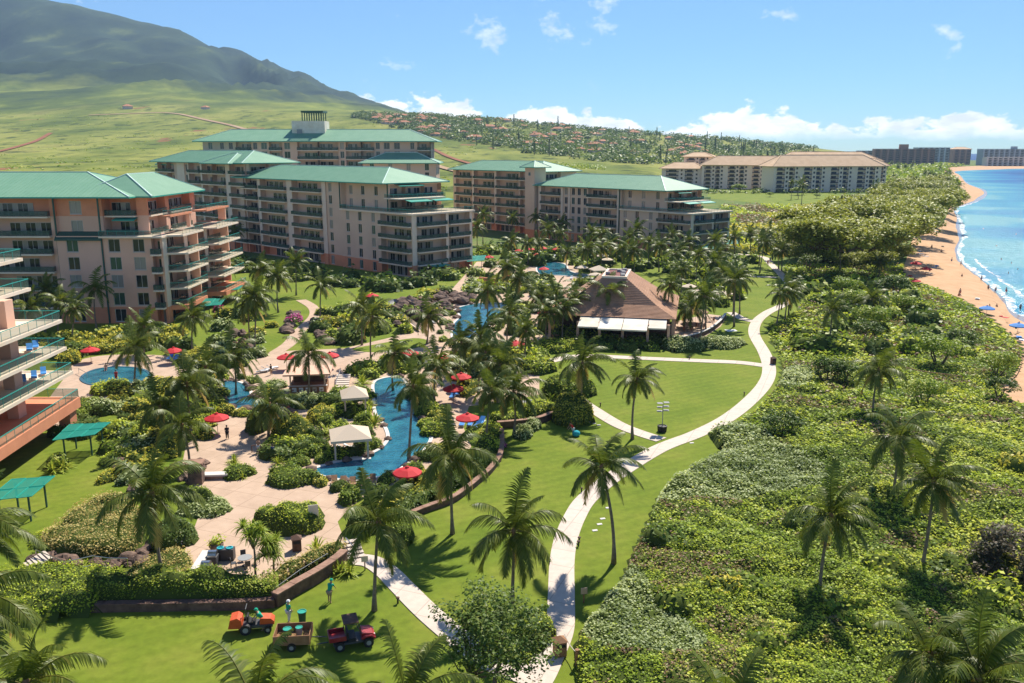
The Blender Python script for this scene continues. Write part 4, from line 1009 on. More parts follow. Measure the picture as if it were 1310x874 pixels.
# ------------------------------------------------------------------ broadleaf trees
def tree_proto(h, r, nclump, nleaf, size, flat=.6, trunk_r=.2, seed=0, pal='leaf_mid', stems=1, low=.45, up=.5):
    """(trunk mesh, crown mesh): limbs carry clumps of leaves with gaps between"""
    rs = random.Random(seed); b = MB(); cl = []
    for k in range(nclump):
        while True:
            x, y, z = rs.uniform(-1, 1), rs.uniform(-1, 1), rs.uniform(-.7, 1)
            d = x * x + y * y + z * z
            if .25 < d < 1: break
        j = .75 + .4 * rs.random()
        cl.append((x * r * j, y * r * j, h * low + (h * (1 - low)) * (.35 + .6 * z * flat + .1 * rs.random()), r * rs.uniform(.2, .38)))
    tops = []
    for s in range(stems):
        a = 2 * math.pi * s / stems + rs.random(); sp = .12 * r if stems > 1 else 0
        p0 = Vector((math.cos(a) * sp, math.sin(a) * sp, -.1)); p1 = Vector((math.cos(a) * (sp * 3 + .05 * r), math.sin(a) * (sp * 3 + .05 * r), h * low * .9))
        m_ = (p0 + p1) / 2 + Vector((rs.uniform(-.1, .1) * h * .3, rs.uniform(-.1, .1) * h * .3, 0)); b.tube([p0, m_, p1], [trunk_r * 1.25, trunk_r * .9, trunk_r * .7], 0, 7); tops.append(p1)
    for i, c in enumerate(cl):
        if i % 2 and nclump > 14: continue
        p = min(tops, key=lambda t: (t - Vector(c[:3])).length); q = Vector(c[:3]); b.tube([p, (p + q) / 2 + Vector((0, 0, -.06 * h)), q], [trunk_r * .5, trunk_r * .3, trunk_r * .12], 0, 5)
    tm = b.mesh('trunk', ['bark'], True)
    C = []; Rn = []; O = []
    for i, c in enumerate(cl):
        n = nleaf; d = unit(rng.normal(size=(n, 3))) * (rng.uniform(.35, 1, (n, 1)) ** .5) * c[3]; d[:, 2] *= .62
        C.append(d + np.array(c[:3])); O.append(d / c[3] * .9); Rn.append(np.clip(rng.normal(.42 + .18 * rs.uniform(-1, 1), .2, n), 0, 1))
    C = np.vstack(C); O = np.vstack(O); V = leaf_quads(C, size, up, .65, O)
    return tm, np_mesh('crown', V, quads(len(C)), [pal], None, np.concatenate(Rn))
def tree(proto, label, loc, s=1.0, rz=None, name='broadleaf_tree', cat='tree', group=None, sz=1.0):
    r = thing(name, label, cat, loc, random.uniform(0, 6.28) if rz is None else rz, group); r.scale = (s, s, s * sz)
    ob('trunk', proto[0], r); ob('crown', proto[1], r); return r

# ------------------------------------------------------------------ coconut palms
WIND = np.array([.34, -.06, 0])
def frond_arrays(az_, el_, Ln, droop, pairs_, lw, seed, old=False):
    rs = np.random.default_rng(seed); K = 11
    d = np.array([math.cos(az_) * math.cos(el_), math.sin(az_) * math.cos(el_), math.sin(el_)]); p = np.zeros(3) + d * .12; pts = [p.copy()]
    for k in range(1, K):
        t = k / (K - 1); d = d + np.array([0, 0, -droop * .16 * (.5 + t)]) + WIND * .17 * (.3 + t); d /= np.linalg.norm(d); p = p + d * Ln / (K - 1); pts.append(p.copy())
    pts = np.array(pts); tan = unit(np.gradient(pts, axis=0)); V = []; Q = []; Rn = []
    # rachis: three-sided
    side = unit(np.cross(tan, np.array([0, 0, 1.0]))); upv = np.cross(side, tan); rad = np.linspace(.055, .012, K)[:, None]
    ring = np.stack([pts + side * rad, pts + upv * rad, pts - side * rad], 1).reshape(-1, 3); V.append(ring)
    for k in range(K - 1):
        for j in range(3):
            a = k * 3 + j; b_ = k * 3 + (j + 1) % 3; Q.append((a, b_, b_ + 3, a + 3)); Rn.append(.95)
    n = pairs_; t = np.linspace(.10, .995, n); f = t * (K - 1); i0 = np.minimum(f.astype(int), K - 2); fr = (f - i0)[:, None]
    B = pts[i0] * (1 - fr) + pts[i0 + 1] * fr; T = unit(tan[i0] * (1 - fr) + tan[i0 + 1] * fr); S = unit(np.cross(T, np.array([0, 0, 1.0]))); U = np.cross(S, T)
    ll = (.95 * np.sin(np.pi * np.clip(t * .86 + .12, 0, 1)) ** .6 + .08)[:, None] * Ln / 4.4
    off = len(ring)
    for sg in (1, -1):
        hang = rs.uniform(.25, .75, (n, 1)); dirv = unit(S * sg * .95 + T * (.45 + .5 * t[:, None]) - np.array([0, 0, 1.0]) * hang + U * .12 + WIND * .55 * rs.uniform(.4, 1.2, (n, 1)))
        l_ = ll * rs.uniform(.8, 1.1, (n, 1)); w = lw
        mid = B + dirv * l_ * .5; tip = B + dirv * l_ - np.array([0, 0, 1.0]) * l_ * .22
        VV = np.stack([B - T * w * .5, B + T * w * .5, mid + T * w * .5, mid - T * w * .45, tip + T * w * .1, tip - T * w * .1], 1).reshape(-1, 3)
        V.append(VV); q = np.arange(n) * 6 + off
        Q += list(map(tuple, np.stack([q, q + 1, q + 2, q + 3], 1))) + list(map(tuple, np.stack([q + 3, q + 2, q + 4, q + 5], 1)))
        r_ = np.clip(rs.normal(.45, .18, n), 0, 1); Rn += list(r_) + list(r_); off += n * 6
    return np.vstack(V), np.array(Q), np.array(Rn)
def crown_spec(seed):
    rs = random.Random(seed); out = []; n = 17 + (seed * 5) % 7
    for i in range(n):
        t = i / n; az_ = i * 2.39996 + rs.uniform(-.25, .25); el_ = R(78 - 104 * t ** .95 + rs.uniform(-10, 10)); out.append((az_, el_, rs.uniform(4.3, 5.2) * (.8 + .2 * math.sin(math.pi * min(1, t + .2))), .75 + .9 * t + rs.uniform(-.15, .25), t > .9))
    return out
PALM_HI = []
for sd in range(7):
    fr = []
    for k, (a_, e_, l_, dr_, old) in enumerate(crown_spec(sd)):
        V, Q, rn = frond_arrays(a_, e_, l_, dr_, 48, .105, sd * 100 + k); fr.append(np_mesh('frond', V, Q, ['frond_old' if old else 'frond'], None, rn))
    PALM_HI.append(fr)
def crown_lo(sd, pairs_, lw, name='crown'):
    VV = []; QQ = []; RR = []; MM = []; off = 0
    for k, (a_, e_, l_, dr_, old) in enumerate(crown_spec(sd)):
        V, Q, rn = frond_arrays(a_, e_, l_, dr_, pairs_, lw, sd * 100 + k); VV.append(V); QQ.append(Q + off); RR.append(rn); MM.append(np.full(len(Q), int(old))); off += len(V)
    return np_mesh(name, np.vstack(VV), np.vstack(QQ), ['frond', 'frond_old'], np.concatenate(MM), np.concatenate(RR))
PALM_LO = [crown_lo(s_ + 20, 26, .17) for s_ in range(7)]
PALM_FAR = [crown_lo(s_ + 40, 8, .5) for s_ in range(3)]
def trunk_mesh(top, r0=.19):
    b = MB(); top = Vector(top); H_ = top.length; K = 9; pts = []; rad = []; kink = Vector((random.uniform(-.3, .3), random.uniform(-.3, .3), 0))
    for k in range(K + 1):
        t = k / K; e = t ** 1.35; p = Vector((top.x * e, top.y * e, top.z * t)) + kink * math.sin(math.pi * t) * .7; pts.append(p); rad.append(r0 * (1.75 - 4 * t if t < .18 else 1.03 - .36 * t))
    pts[0].z = -.15; b.tube(pts, rad, 0, 9); b.tube([pts[-1] - Vector((0, 0, .55)), pts[-1] + Vector((0, 0, .1)), pts[-1] + Vector((0, 0, .5))], [r0 * .75, r0 * 1.35, r0 * .5], 1, 7)
    return b.mesh('trunk', ['trunk', 'wood'], True)
PALM_N = 0
def palm(label, crown_px, base_px=None, h=None, detail='hi', group=None, s=None, name='palm_tree'):
    global PALM_N
    if base_px: base = P(*base_px); tp = AT(*crown_px, base.y)
    else: tp = P(*crown_px, h); base = Vector((tp.x + random.uniform(-.7, .7), tp.y + random.uniform(-.5, .5), 0))
    top = Vector((tp.x - base.x, random.uniform(-.4, .4), max(2.0, tp.z)))
    r = thing(name, label, 'palm tree', (base.x, base.y, 0), 0, group); ob('trunk', trunk_mesh(top, .125 + .003 * top.z), r)
    k = PALM_N; PALM_N += 1; sc = s or random.uniform(.78, 1.1); rz = random.uniform(-.9, .9); tl = (random.uniform(-.16, .16), random.uniform(-.12, .2), rz)
    if detail == 'hi':
        for me in PALM_HI[k % 7]:
            o = ob('frond', me, r, top, rz); o.rotation_euler = tl; o.scale = (sc, sc, sc * random.uniform(.9, 1.08))
    else:
        me = PALM_LO[k % 7] if detail == 'lo' else PALM_FAR[k % 3]; o = ob('crown', me, r, top, rz); o.rotation_euler = tl; o.scale = (sc, sc, sc)
    return r
def palms(label, lst, detail, group, h=None):
    for it in lst:
        if len(it) == 4: palm(label, it[:2], it[2:], None, detail, group)
        else: palm(label, it[:2], None, h or it[2], detail, group)

palm('coconut palm shading the lower path junction, trunk beside the paved steps', (483, 672), (479, 781))
palm('coconut palm on the lawn throwing its shadow beside the retaining wall', (577, 586), (579, 683))
palm('coconut palm on the lawn behind the dense round tree at the path fork', (657, 680), (655, 771))
palm('coconut palm with bent trunk between the lawn path and the sage shrubs', (770, 600), (785, 721))
palm('tall coconut palm on the upper lawn beside the speaker pole', (815, 485), (809, 562))
palm('coconut palm growing out of a clipped round hedge at the lawn edge', (745, 465), (741, 530))
palm('leaning coconut palm beside the flowering white bush and variegated hedge', (193, 633), (208, 737))
palm('coconut palm with drooping fronds rising over the stone planter', (233, 545), (243, 606))
palm('coconut palm rising between the small hot pool and the river pool', (238, 492), (245, 560))
palm('tall coconut palm on the bank of the winding river pool', (529, 494), (523, 590))
palm('coconut palm beside the poolside bar hut', (395, 452), (394, 514))
palm('coconut palm behind the blue loungers, nearer the retaining wall', (629, 500), (621, 570)); palm('coconut palm on the low stone wall beside the outdoor table', (657, 503), (657, 557))
palm('coconut palm in the hedge row between red umbrellas', (621, 452), (612, 505)); palm('coconut palm beside the hot pool rim', (172, 447), (171, 499))
palm('coconut palm in the dune shrubs with dark trunk, before the dark red bush', (1195, 618), (1178, 736)); palm('coconut palm standing in yellow-green dune shrubs opposite the bent lawn palm', (1062, 660), (1048, 765))
palm('coconut palm in the dunes close by a taller neighbour palm', (1151, 562), (1140, 648)); palm('solitary coconut palm above the dune cover with silvery sunlit fronds', (1125, 475), (1116, 540))
palm('coconut palm in front of the bright shrub bank and the grassy corner', (42, 868), None, 9.0); palm('coconut palm in front of the trailer and the orange mower', (330, 906), None, 8.0); palm('coconut palm between the red utility cart and the dense dark tree', (520, 912), None, 7.5)
palm('coconut palm in front of the rope posts and sage shrubs', (935, 925), None, 6.5); palm('coconut palm beside the weathered wooden rail in the shrubs', (1262, 882), None, 6.0); palm('short coconut palm between the wooden rail and the dune palms', (1187, 836), None, 6.0)
palms('coconut palm beside the terraced balcony end', [(-42, 690, 9.0), (-40, 775, 9.0)], 'hi', 'palms beside the terraced balcony end')
palms('coconut palm beside the bend of the beach path', [(1009, 372, 1004, 410), (999, 376, 993, 418), (1012, 378, 1009, 404)], 'lo', 'palms at the beach path bend')
palms('coconut palm on the garden slope below the central block', [(318, 388, 321, 446), (328, 380, 326, 449), (379, 337, 379, 378), (355, 355, 356, 400), (333, 345, 338, 396), (411, 365, 410, 409), (289, 341, 291, 369), (300, 296, 301, 325), (284, 297, 285, 327)], 'lo', 'palms on the garden slope')
palms('coconut palm among the slide rocks and lagoon edge', [(477, 406, 475, 465), (463, 393, 463, 442), (548, 405, 546, 440), (624, 374, 624, 419), (652, 400, 649, 444), (691, 379, 689, 415), (712, 380, 710, 429), (673, 424, 670, 470), (615, 432, 612, 478)], 'lo', 'palms round the lagoon pool')
palms('coconut palm by the upper pool and red umbrellas', [(648, 343, 648, 385), (665, 357, 665, 387), (655, 308, 655, 338), (675, 312, 675, 340), (726, 323, 724, 344), (701, 295, 701, 318), (752, 319, 752, 348), (741, 365, 740, 402), (718, 300, 718, 330), (690, 310, 690, 338), (770, 318, 770, 345)], 'lo', 'palms by the upper pool')
palms('tall slim palm against the facade of the stair tower block', [(619, 275, 618, 313), (611, 291, 611, 322), (656, 280, 655, 305), (685, 278, 685, 308), (701, 290, 701, 312), (719, 286, 719, 312)], 'lo', 'palms before the stair tower block')
palms('coconut palm in the grove around the restaurant', [(782, 311, 782, 338), (757, 298, 758, 325), (815, 294, 815, 328), (811, 322, 811, 350), (844, 315, 843, 348), (881, 309, 881, 343), (894, 327, 890, 365), (918, 326, 915, 358), (914, 309, 914, 338), (938, 360, 938, 402), (916, 336, 914, 363), (830, 310, 830, 340), (796, 320, 796, 345), (865, 325, 865, 355), (872, 345, 870, 385), (860, 300, 860, 330), (925, 350, 925, 380), (805, 305, 805, 332), (770, 300, 770, 328), (872, 318, 872, 345)], 'lo', 'palms round the restaurant')
palm('coconut palm at the awning corner of the restaurant', (857, 366), (854, 423), detail='lo'); palm('coconut palm in front of the restaurant roof', (779, 375), (776, 429), detail='lo'); palm('coconut palm behind the round terrace umbrella', (901, 380), (895, 438), detail='lo'); palm('coconut palm beside the dining terrace chairs', (905, 372), (903, 427), detail='lo'); palm('short coconut palm between terrace and restaurant', (885, 395), (884, 420), detail='lo')
palms('coconut palm in the planting on the pool side of the restaurant', [(735, 385, 733, 430), (722, 395, 720, 438), (752, 378, 750, 425), (700, 400, 698, 440)], 'lo', 'palms on the pool side of the restaurant')
palms('coconut palm between the umbrellas on the river deck', [(560, 468, 556, 515), (590, 440, 588, 482), (640, 468, 636, 515), (505, 452, 503, 500)], 'lo', 'palms between the river deck umbrellas')
palms('coconut palm in the planted beds left of the river pool', [(300, 455, 302, 505), (262, 470, 264, 520), (345, 520, 344, 560), (205, 520, 208, 570)], 'lo', 'palms left of the river pool')
palms('coconut palm on the far lawn beside the walkers on the path', [(941, 360, 939, 418), (946, 357, 946, 402), (974, 308, 971, 340), (978, 311, 972, 349), (1001, 321, 1000, 347), (996, 317, 996, 344), (940, 303, 940, 325), (919, 311, 919, 335), (960, 300, 960, 322), (985, 300, 985, 322)], 'lo', 'palms on the far lawn')
palms('coconut palm at the edge of the kiawe trees', [(1039, 309, 1039, 334), (1075, 311, 1075, 346), (1126, 336, 1124, 354), (1018, 290, 1018, 312), (1065, 398, 1061, 442), (1116, 384, 1116, 408), (1050, 296, 1050, 320), (1010, 300, 1010, 324)], 'lo', 'palms at the kiawe edge')
palms('coconut palm before the pink block with the stepped terraces', [(120, 370, 124, 423), (77, 385, 74, 435), (184, 419, 184, 455), (246, 407, 246, 450), (60, 372, 58, 425), (40, 395, 36, 440), (95, 395, 92, 440)], 'lo', 'palms before the stepped terraces')
far = []
for k in range(46):
    x = random.uniform(1118, 1232); y = random.uniform(206, 262) if x < 1170 else random.uniform(203, 240)
    far.append((x, y, random.uniform(9, 14)))
palms('small far palm in the grove beyond the kiawe trees', far, 'far', 'far palm grove by the shore')
palms('small far palm planted round the tan-roofed hotel', [(1020 + random.uniform(-12, 12), random.uniform(222, 240), 12) for k in range(8)] + [(random.uniform(900, 1010), random.uniform(205, 216), 10) for k in range(10)], 'far', 'palms round the tan-roofed hotel')

# ------------------------------------------------------------------ dune cover
def cover(name, label, poly, bands, hfun, pick, mats):
    poly = np.asarray(poly); VV = []; QQ = []; MM = []; RR = []; off = 0
    for (ya, yb, dens, size) in bands:
        x0, x1 = poly[:, 0].min(), poly[:, 0].max(); A = (x1 - x0) * (yb - ya); n = int(A * dens); px, py = rng.uniform(x0, x1, n), rng.uniform(ya, yb, n)
        vis = np.abs(px) < py * .66 + 8; px, py = px[vis], py[vis]
        k = inside(px, py, poly); px, py = px[k], py[k]; d = edge_dist(px, py, poly); h = hfun(px, py) * np.sqrt(np.clip(1 - (1 - np.clip(d / .8, 0, 1)) ** 2, .02, 1))
        C = np.stack([px, py, h + rng.normal(0, size * .3, len(px))], 1); C[:, 2] = np.maximum(C[:, 2], .05)
        V = leaf_quads(C, size, 1.1, .9); VV.append(V); QQ.append(quads(len(C), off)); off += len(V); MM.append(pick(px, py)); RR.append(np.clip(rng.normal(.45, .2, len(C)) + .75 * (vnoise(px * .22, py * .2, 4) - .5) + .55 * (vnoise(px * .9, py * .9, 6) - .5), 0, 1))
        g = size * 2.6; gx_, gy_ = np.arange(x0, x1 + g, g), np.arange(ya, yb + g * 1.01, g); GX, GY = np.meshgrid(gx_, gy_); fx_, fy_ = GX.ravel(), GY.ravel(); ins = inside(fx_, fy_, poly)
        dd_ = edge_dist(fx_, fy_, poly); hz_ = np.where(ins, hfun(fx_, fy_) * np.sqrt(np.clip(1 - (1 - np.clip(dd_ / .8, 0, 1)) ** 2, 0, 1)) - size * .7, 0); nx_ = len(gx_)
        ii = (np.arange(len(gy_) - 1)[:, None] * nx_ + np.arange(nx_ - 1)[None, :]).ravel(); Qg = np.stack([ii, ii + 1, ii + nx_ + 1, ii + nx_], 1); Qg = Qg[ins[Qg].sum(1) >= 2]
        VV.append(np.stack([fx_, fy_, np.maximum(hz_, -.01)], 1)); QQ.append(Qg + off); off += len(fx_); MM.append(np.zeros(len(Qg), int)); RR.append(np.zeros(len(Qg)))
    return stuff(ob(name, np_mesh(name, np.vstack(VV), np.vstack(QQ), mats, np.concatenate(MM), np.concatenate(RR))), label, 'ground cover')
de = smooth_line(pp(dune_edge), 4)
vegw = [p for p in vegS if 40 < p[1] < 290][::-1]
dpoly = [p for p in de] + [(64, 262)] + [p for p in vegw if p[1] < 262] + [(40, 44), (6, 44)]
sageA = smooth_line(pp([(838, 656), (846, 636), (880, 610), (926, 582), (906, 555), (936, 548), (968, 558), (1010, 586), (1052, 610), (1048, 636), (960, 648), (890, 652)]), 3, True)
sageB = smooth_line(pp([(745, 815), (774, 781), (800, 738), (822, 750), (835, 782), (880, 812), (905, 842), (868, 862), (800, 856), (756, 845)]), 3, True)
sageC = smooth_line(pp([(985, 500), (1000, 478), (1030, 470), (1040, 490), (1015, 508)]), 3, True)
def dune_h(x, y):
    low = np.maximum(np.clip((x - 44) / 12, 0, 1) * np.clip((y - 95) / 20, 0, 1), np.clip((y - 105) / 30, 0, 1) * (vnoise(x * .09, y * .06, 31) > .42))
    return (.3 + 1.1 * vnoise(x * .16, y * .11, 1) + 1.0 * vnoise(x * .42, y * .36, 2) + .5 * vnoise(x * 1.1, y * 1.1, 3)) * (1 - .7 * low) * .85
def dune_pick(x, y):
    sg = inside(x, y, sageA) | inside(x, y, sageB) | inside(x, y, sageC)
    br = (vnoise(x * .22, y * .2, 8) * .6 + vnoise(x * .8, y * .7, 9) * .4) > .60
    dk = (vnoise(x * .13, y * .09, 12) * .7 + vnoise(x * .5, y * .5, 13) * .3) > .6
    u = rng.uniform(size=len(x)); return np.where(sg & (u < .93), 2, np.where(br & (u < .7), 3, np.where(dk & (u < .75), 4, 1)))
cover('dune_shrubs', 'low leafy beach shrubs covering the dunes right of the path', dpoly, [(44, 68, 46, .19), (68, 95, 26, .24), (95, 140, 11, .36), (140, 262, 4, .6)], dune_h, dune_pick, ['leaf_core', 'leaf_bright', 'leaf_sage', 'leaf_brown', 'leaf_mid'])
# rough scrub beyond the right block, between the lawn and the tan-roofed hotel
scr = pp([(905, 320), (900, 300), (925, 262), (1000, 264), (1060, 262), (1010, 330)])
cover('scrub', 'dry green and brown scrub field before the tan-roofed hotel', scr, [(220, 620, .5, 1.3)], lambda x, y: .2 + 1.2 * vnoise(x * .1, y * .06, 3), lambda x, y: np.where(vnoise(x * .05, y * .03, 6) > .6, 3, np.where(vnoise(x * .06, y * .05, 7) > .5, 1, 2)), ['leaf_core', 'leaf_bright', 'leaf_yellow', 'leaf_brown'])
structure(sheet('field_lawn', pp([(905, 240), (940, 238), (1085, 249), (1100, 262), (1000, 263), (905, 254)]), .03, 'lawn'), 'bright mown lawn in front of the tan-roofed hotel')
# ------------------------------------------------------------------ hedges and shrubs one can tell apart
hedge('hedge', 'large variegated pale olive shrub bed above the handrail steps', 'hedge', [(55, 704), (83, 676), (111, 652), (141, 644), (171, 654), (182, 682), (176, 708), (141, 714), (101, 713)], h=1.5, pal='leaf_varieg', lumps=.3)
hedge('hedge', 'broad bright green shrub bank in the lower corner of the garden', 'hedge', [(-20, 748), (33, 738), (80, 736), (130, 736), (156, 748), (128, 768), (121, 785), (75, 792), (33, 802), (-20, 798)], h=1.4, pal='leaf_bright', lumps=.35)
hedge('hedge', 'long green hedge on top of the shaded lower retaining wall', 'hedge', [(126, 765), (200, 755), (300, 758), (352, 762), (350, 772), (302, 774), (215, 775), (130, 778)], h=2.3, pal='leaf_mid', lumps=.45)
hedge('hedge', 'pale variegated hedge beside the barbecue counter', 'hedge', [(150, 756), (190, 728), (235, 714), (246, 738), (205, 756)], h=1.3, pal='leaf_varieg', lumps=.35)
hedge('hedge', 'variegated hedge along the brick-capped wall below the deck table', 'hedge', [(336, 764), (370, 742), (405, 724), (438, 712), (440, 704), (404, 714), (366, 732), (330, 754)], h=1.2, pal='leaf_varieg', lumps=.3)
bush(222, 692, 27, 15, 2.0, 'leaf_dark', 'round bush covered in white and pink blossoms', 'flowering_bush', 'bush', extra='leaf_flower')
bush(262, 652, 36, 12, .9, 'leaf_sage', 'low curved sage border at the deck edge by the stone planter'); bush(255, 645, 22, 7, 1.7, 'leaf_mid', 'leafy green shrub inside the curved sage border')
bush(305, 607, 20, 8, 1.0, 'leaf_mid', 'small clipped shrub bed with spiky plants beside the stone planter'); bush(376, 616, 33, 9, 1.3, 'leaf_mid', 'oval green shrub bed between the deck and the river pool')
bush(375, 672, 44, 14, 2.2, 'leaf_bright', 'tall bright shrub island behind the sign board on the deck'); bush(345, 668, 18, 10, 1.8, 'leaf_mid', 'darker green shrub at the end of the deck island')
bush(447, 640, 13, 8, 1.6, 'leaf_mid', 'spiky green clump beside the deck walkway'); bush(470, 676, 26, 9, 1.8, 'leaf_dark', 'dark shrubs above the lower deck steps'); bush(508, 690, 22, 12, 2.0, 'leaf_mid', 'bright shrub clump where the lawn meets the steps')
hedge('hedge', 'dark clipped hedge following the curved lawn wall', 'hedge', [(505, 676), (530, 655), (560, 636), (592, 622), (612, 608), (630, 590), (636, 566), (630, 566), (620, 588), (600, 602), (570, 618), (530, 640), (500, 662)], h=1.2, pal='leaf_dark')
bush(733, 537, 24, 11, 3.0, 'leaf_yellow', 'tall clipped yellow-green hedge ball at the lawn edge', 'hedge', 'hedge', dome=.35); bush(727, 503, 32, 9, 2.6, 'leaf_mid', 'rounded green hedge mass behind the hedge ball', 'hedge', 'hedge', dome=.5)
bush(690, 530, 24, 6, 1.6, 'leaf_bright', 'bright hedge behind the low curved stone wall', 'hedge', 'hedge', dome=.3); bush(650, 541, 22, 5, 1.4, 'leaf_bright', 'long bright hedge below the outdoor table', 'hedge', 'hedge', dome=.3)
bush(669, 557, 13, 6, 1.3, 'leaf_sage', 'round sage shrub on the lawn below the stone wall'); bush(682, 547, 10, 5, 1.4, 'leaf_sage', 'small grey-green shrub against the stone wall')
bush(922, 441, 32, 6, 1.4, 'leaf_sage', 'grey-green shrub mound in front of the dining terrace'); bush(873, 446, 26, 6, 2.0, 'leaf_sage', 'silvery shrub mass below the restaurant awning'); bush(842, 440, 22, 5, 1.8, 'leaf_dark', 'dark shrub border at the restaurant front')
bush(712, 446, 26, 6, 1.6, 'leaf_bright', 'long bright hedge beside the branch path', 'hedge', 'hedge', dome=.3); bush(690, 474, 20, 6, 1.8, 'leaf_bright', 'bright round hedge at the start of the branch path', 'hedge', 'hedge', dome=.4)
bush(132, 448, 32, 5, 1.4, 'leaf_yellow', 'long clipped yellow-green hedge behind the hot pool umbrella', 'hedge', 'hedge', dome=.2); bush(142, 500, 22, 7, 1.3, 'leaf_bright', 'clipped hedge at the near rim of the hot pool', 'hedge', 'hedge', dome=.3)
bush(204, 498, 30, 8, 1.4, 'leaf_yellow', 'yellow-green hedge beside the hot pool palms', 'hedge', 'hedge', dome=.3); bush(89, 464, 12, 5, 1.8, 'leaf_yellow', 'small square hedge beside the balcony end', 'hedge', 'hedge', dome=.2)
bush(255, 462, 26, 8, 2.0, 'leaf_yellow', 'domed yellow-green shrub above the boulders'); bush(171, 521, 36, 10, .9, 'leaf_sage', 'low flat sage bed below the hot pool hedge'); bush(113, 526, 18, 10, 1.6, 'leaf_mid', 'leafy shrub between the hot pool and the green slatted shade')
bush(353, 495, 13, 4, 1.0, 'leaf_sage', 'round clipped topiary on the pool island', 'topiary', 'topiary', dome=.3); bush(388, 518, 22, 7, 1.4, 'leaf_sage', 'curved sage hedge in front of the bar hut', 'hedge', 'hedge', dome=.3)
bush(373, 556, 26, 9, 2.4, 'leaf_yellow', 'rounded yellow-green tree-like shrub behind the bench'); bush(332, 548, 15, 10, 3.0, 'leaf_dark', 'dark upright shrub by the deck walkers'); bush(412, 536, 18, 8, 1.8, 'leaf_yellow', 'bright shrub beside the tan cabana')
bush(595, 470, 18, 5, 1.2, 'leaf_sage', 'sage hedge between the red umbrellas', 'hedge', 'hedge', dome=.3); bush(597, 500, 16, 9, 1.5, 'leaf_yellow', 'yellow-green shrub beside two red umbrellas'); bush(148, 590, 18, 7, 1.0, 'leaf_bright', 'bright groundcover clump by the rock steps')
bush(140, 612, 12, 22, .8, 'leaf_yellow', 'strip of yellow-green border along the slope lawn'); bush(70, 690, 30, 14, .7, 'leaf_bright', 'low bright border edging the slope lawn'); bush(75, 596, 12, 6, 1.6, 'leaf_mid', 'broad-leaved clump at the foot of the salmon pier')
bush(686, 812, 24, 15, 1.8, 'leaf_bright', 'bright green shrub at the fork of the lawn paths'); bush(1020, 540, 16, 8, 1.6, 'leaf_mid', 'round shrub in the dune cover'); bush(765, 858, 26, 12, 1.0, 'leaf_mid', 'leafy shrub beside the rope posts')
tree(tree_proto(4.6, 3.4, 44, 130, .3, .9, .12, 91, 'leaf_darkred', 5, .1, .5), 'large dark purple-brown bush among the dunes', P(1296, 745), 1.0, .3, 'dark_bush', 'bush'); bush(1250, 740, 20, 10, 2.4, 'leaf_mid', 'green shrub growing against the dark purple-brown bush')
for x, y, rx, h in ((280, 398, 6, 1.4), (303, 446, 10, 1.2), (376, 410, 12, 1.0), (640, 572, 8, .7)):
    bush(x, y, rx, 3, h, 'leaf_pink', 'pink flowering bougainvillea bush', 'flowering_bush', 'bush', 'pink flowering bushes')

# ------------------------------------------------------------------ garden planting, alike shrubs
def free(x, y):
    return not any(inside(np.array([x]), np.array([y]), q)[0] for q in POOLS)
PROTO = {}
for pal in ('leaf_mid', 'leaf_dark', 'leaf_bright', 'leaf_yellow', 'leaf_sage', 'leaf_varieg'):
    for lvl, Y in (('n', 90), ('m', 150), ('f', 230)):
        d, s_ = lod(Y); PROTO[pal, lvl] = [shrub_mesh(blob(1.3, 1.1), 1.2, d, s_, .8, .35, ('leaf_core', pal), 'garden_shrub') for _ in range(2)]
def planting(label, group, px, n, pals, s0, s1, join=False):
    VV = []; QQ = []; MM = []; RR = []; off = 0; pl = sorted(set(pals))
    poly = pp(px); a = np.asarray(poly); x0, y0 = a.min(0); x1, y1 = a.max(0); k = 0; tries = 0
    while k < n and tries < n * 40:
        tries += 1; x, y = random.uniform(x0, x1), random.uniform(y0, y1)
        if not inside(np.array([x]), np.array([y]), poly)[0] or not free(x, y): continue
        lv = 'n' if y < 115 else 'm' if y < 190 else 'f'
        if join:
            pal_ = random.choice(pals); me = random.choice(PROTO[pal_, lv]); nv = len(me.vertices); v = np.zeros(nv * 3, np.float32); me.vertices.foreach_get('co', v); v = v.reshape(-1, 3) * random.uniform(s0, s1); a_ = random.uniform(0, 6.28); ca, sa = math.cos(a_), math.sin(a_)
            v = np.stack([v[:, 0] * ca - v[:, 1] * sa + x, v[:, 0] * sa + v[:, 1] * ca + y, v[:, 2]], 1); nf = len(me.polygons); q = np.zeros(nf * 4, np.int32); me.loops.foreach_get('vertex_index', q); m_ = np.zeros(nf, np.int32); me.polygons.foreach_get('material_index', m_); r_ = np.zeros(nf, np.float32); me.attributes['rnd'].data.foreach_get('value', r_)
            VV.append(v); QQ.append(q.reshape(-1, 4) + off); MM.append(np.where(m_ == 0, 0, 1 + pl.index(pal_))); RR.append(r_); off += nv; k += 1; continue
        o = tag(ob('garden_shrub', random.choice(PROTO[random.choice(pals), lv]), None, (x, y, 0), random.uniform(0, 6.28)), label, 'shrub', group)
        s = random.uniform(s0, s1); o.scale = (s * random.uniform(.85, 1.3), s, s * random.uniform(.8, 1.25)); k += 1
    if join: stuff(ob('foundation_planting', np_mesh('foundation_planting', np.vstack(VV), np.vstack(QQ), ['leaf_core'] + pl, np.concatenate(MM), np.concatenate(RR))), label, 'shrubs')
planting('leafy shrubs massed on the rocky slope above the river pool', 'shrubs on the rocky slope', [(262, 445), (290, 405), (330, 400), (375, 405), (388, 420), (345, 452), (300, 470)], 18, ['leaf_mid', 'leaf_sage', 'leaf_yellow'], 1.0, 2.0, join=True)
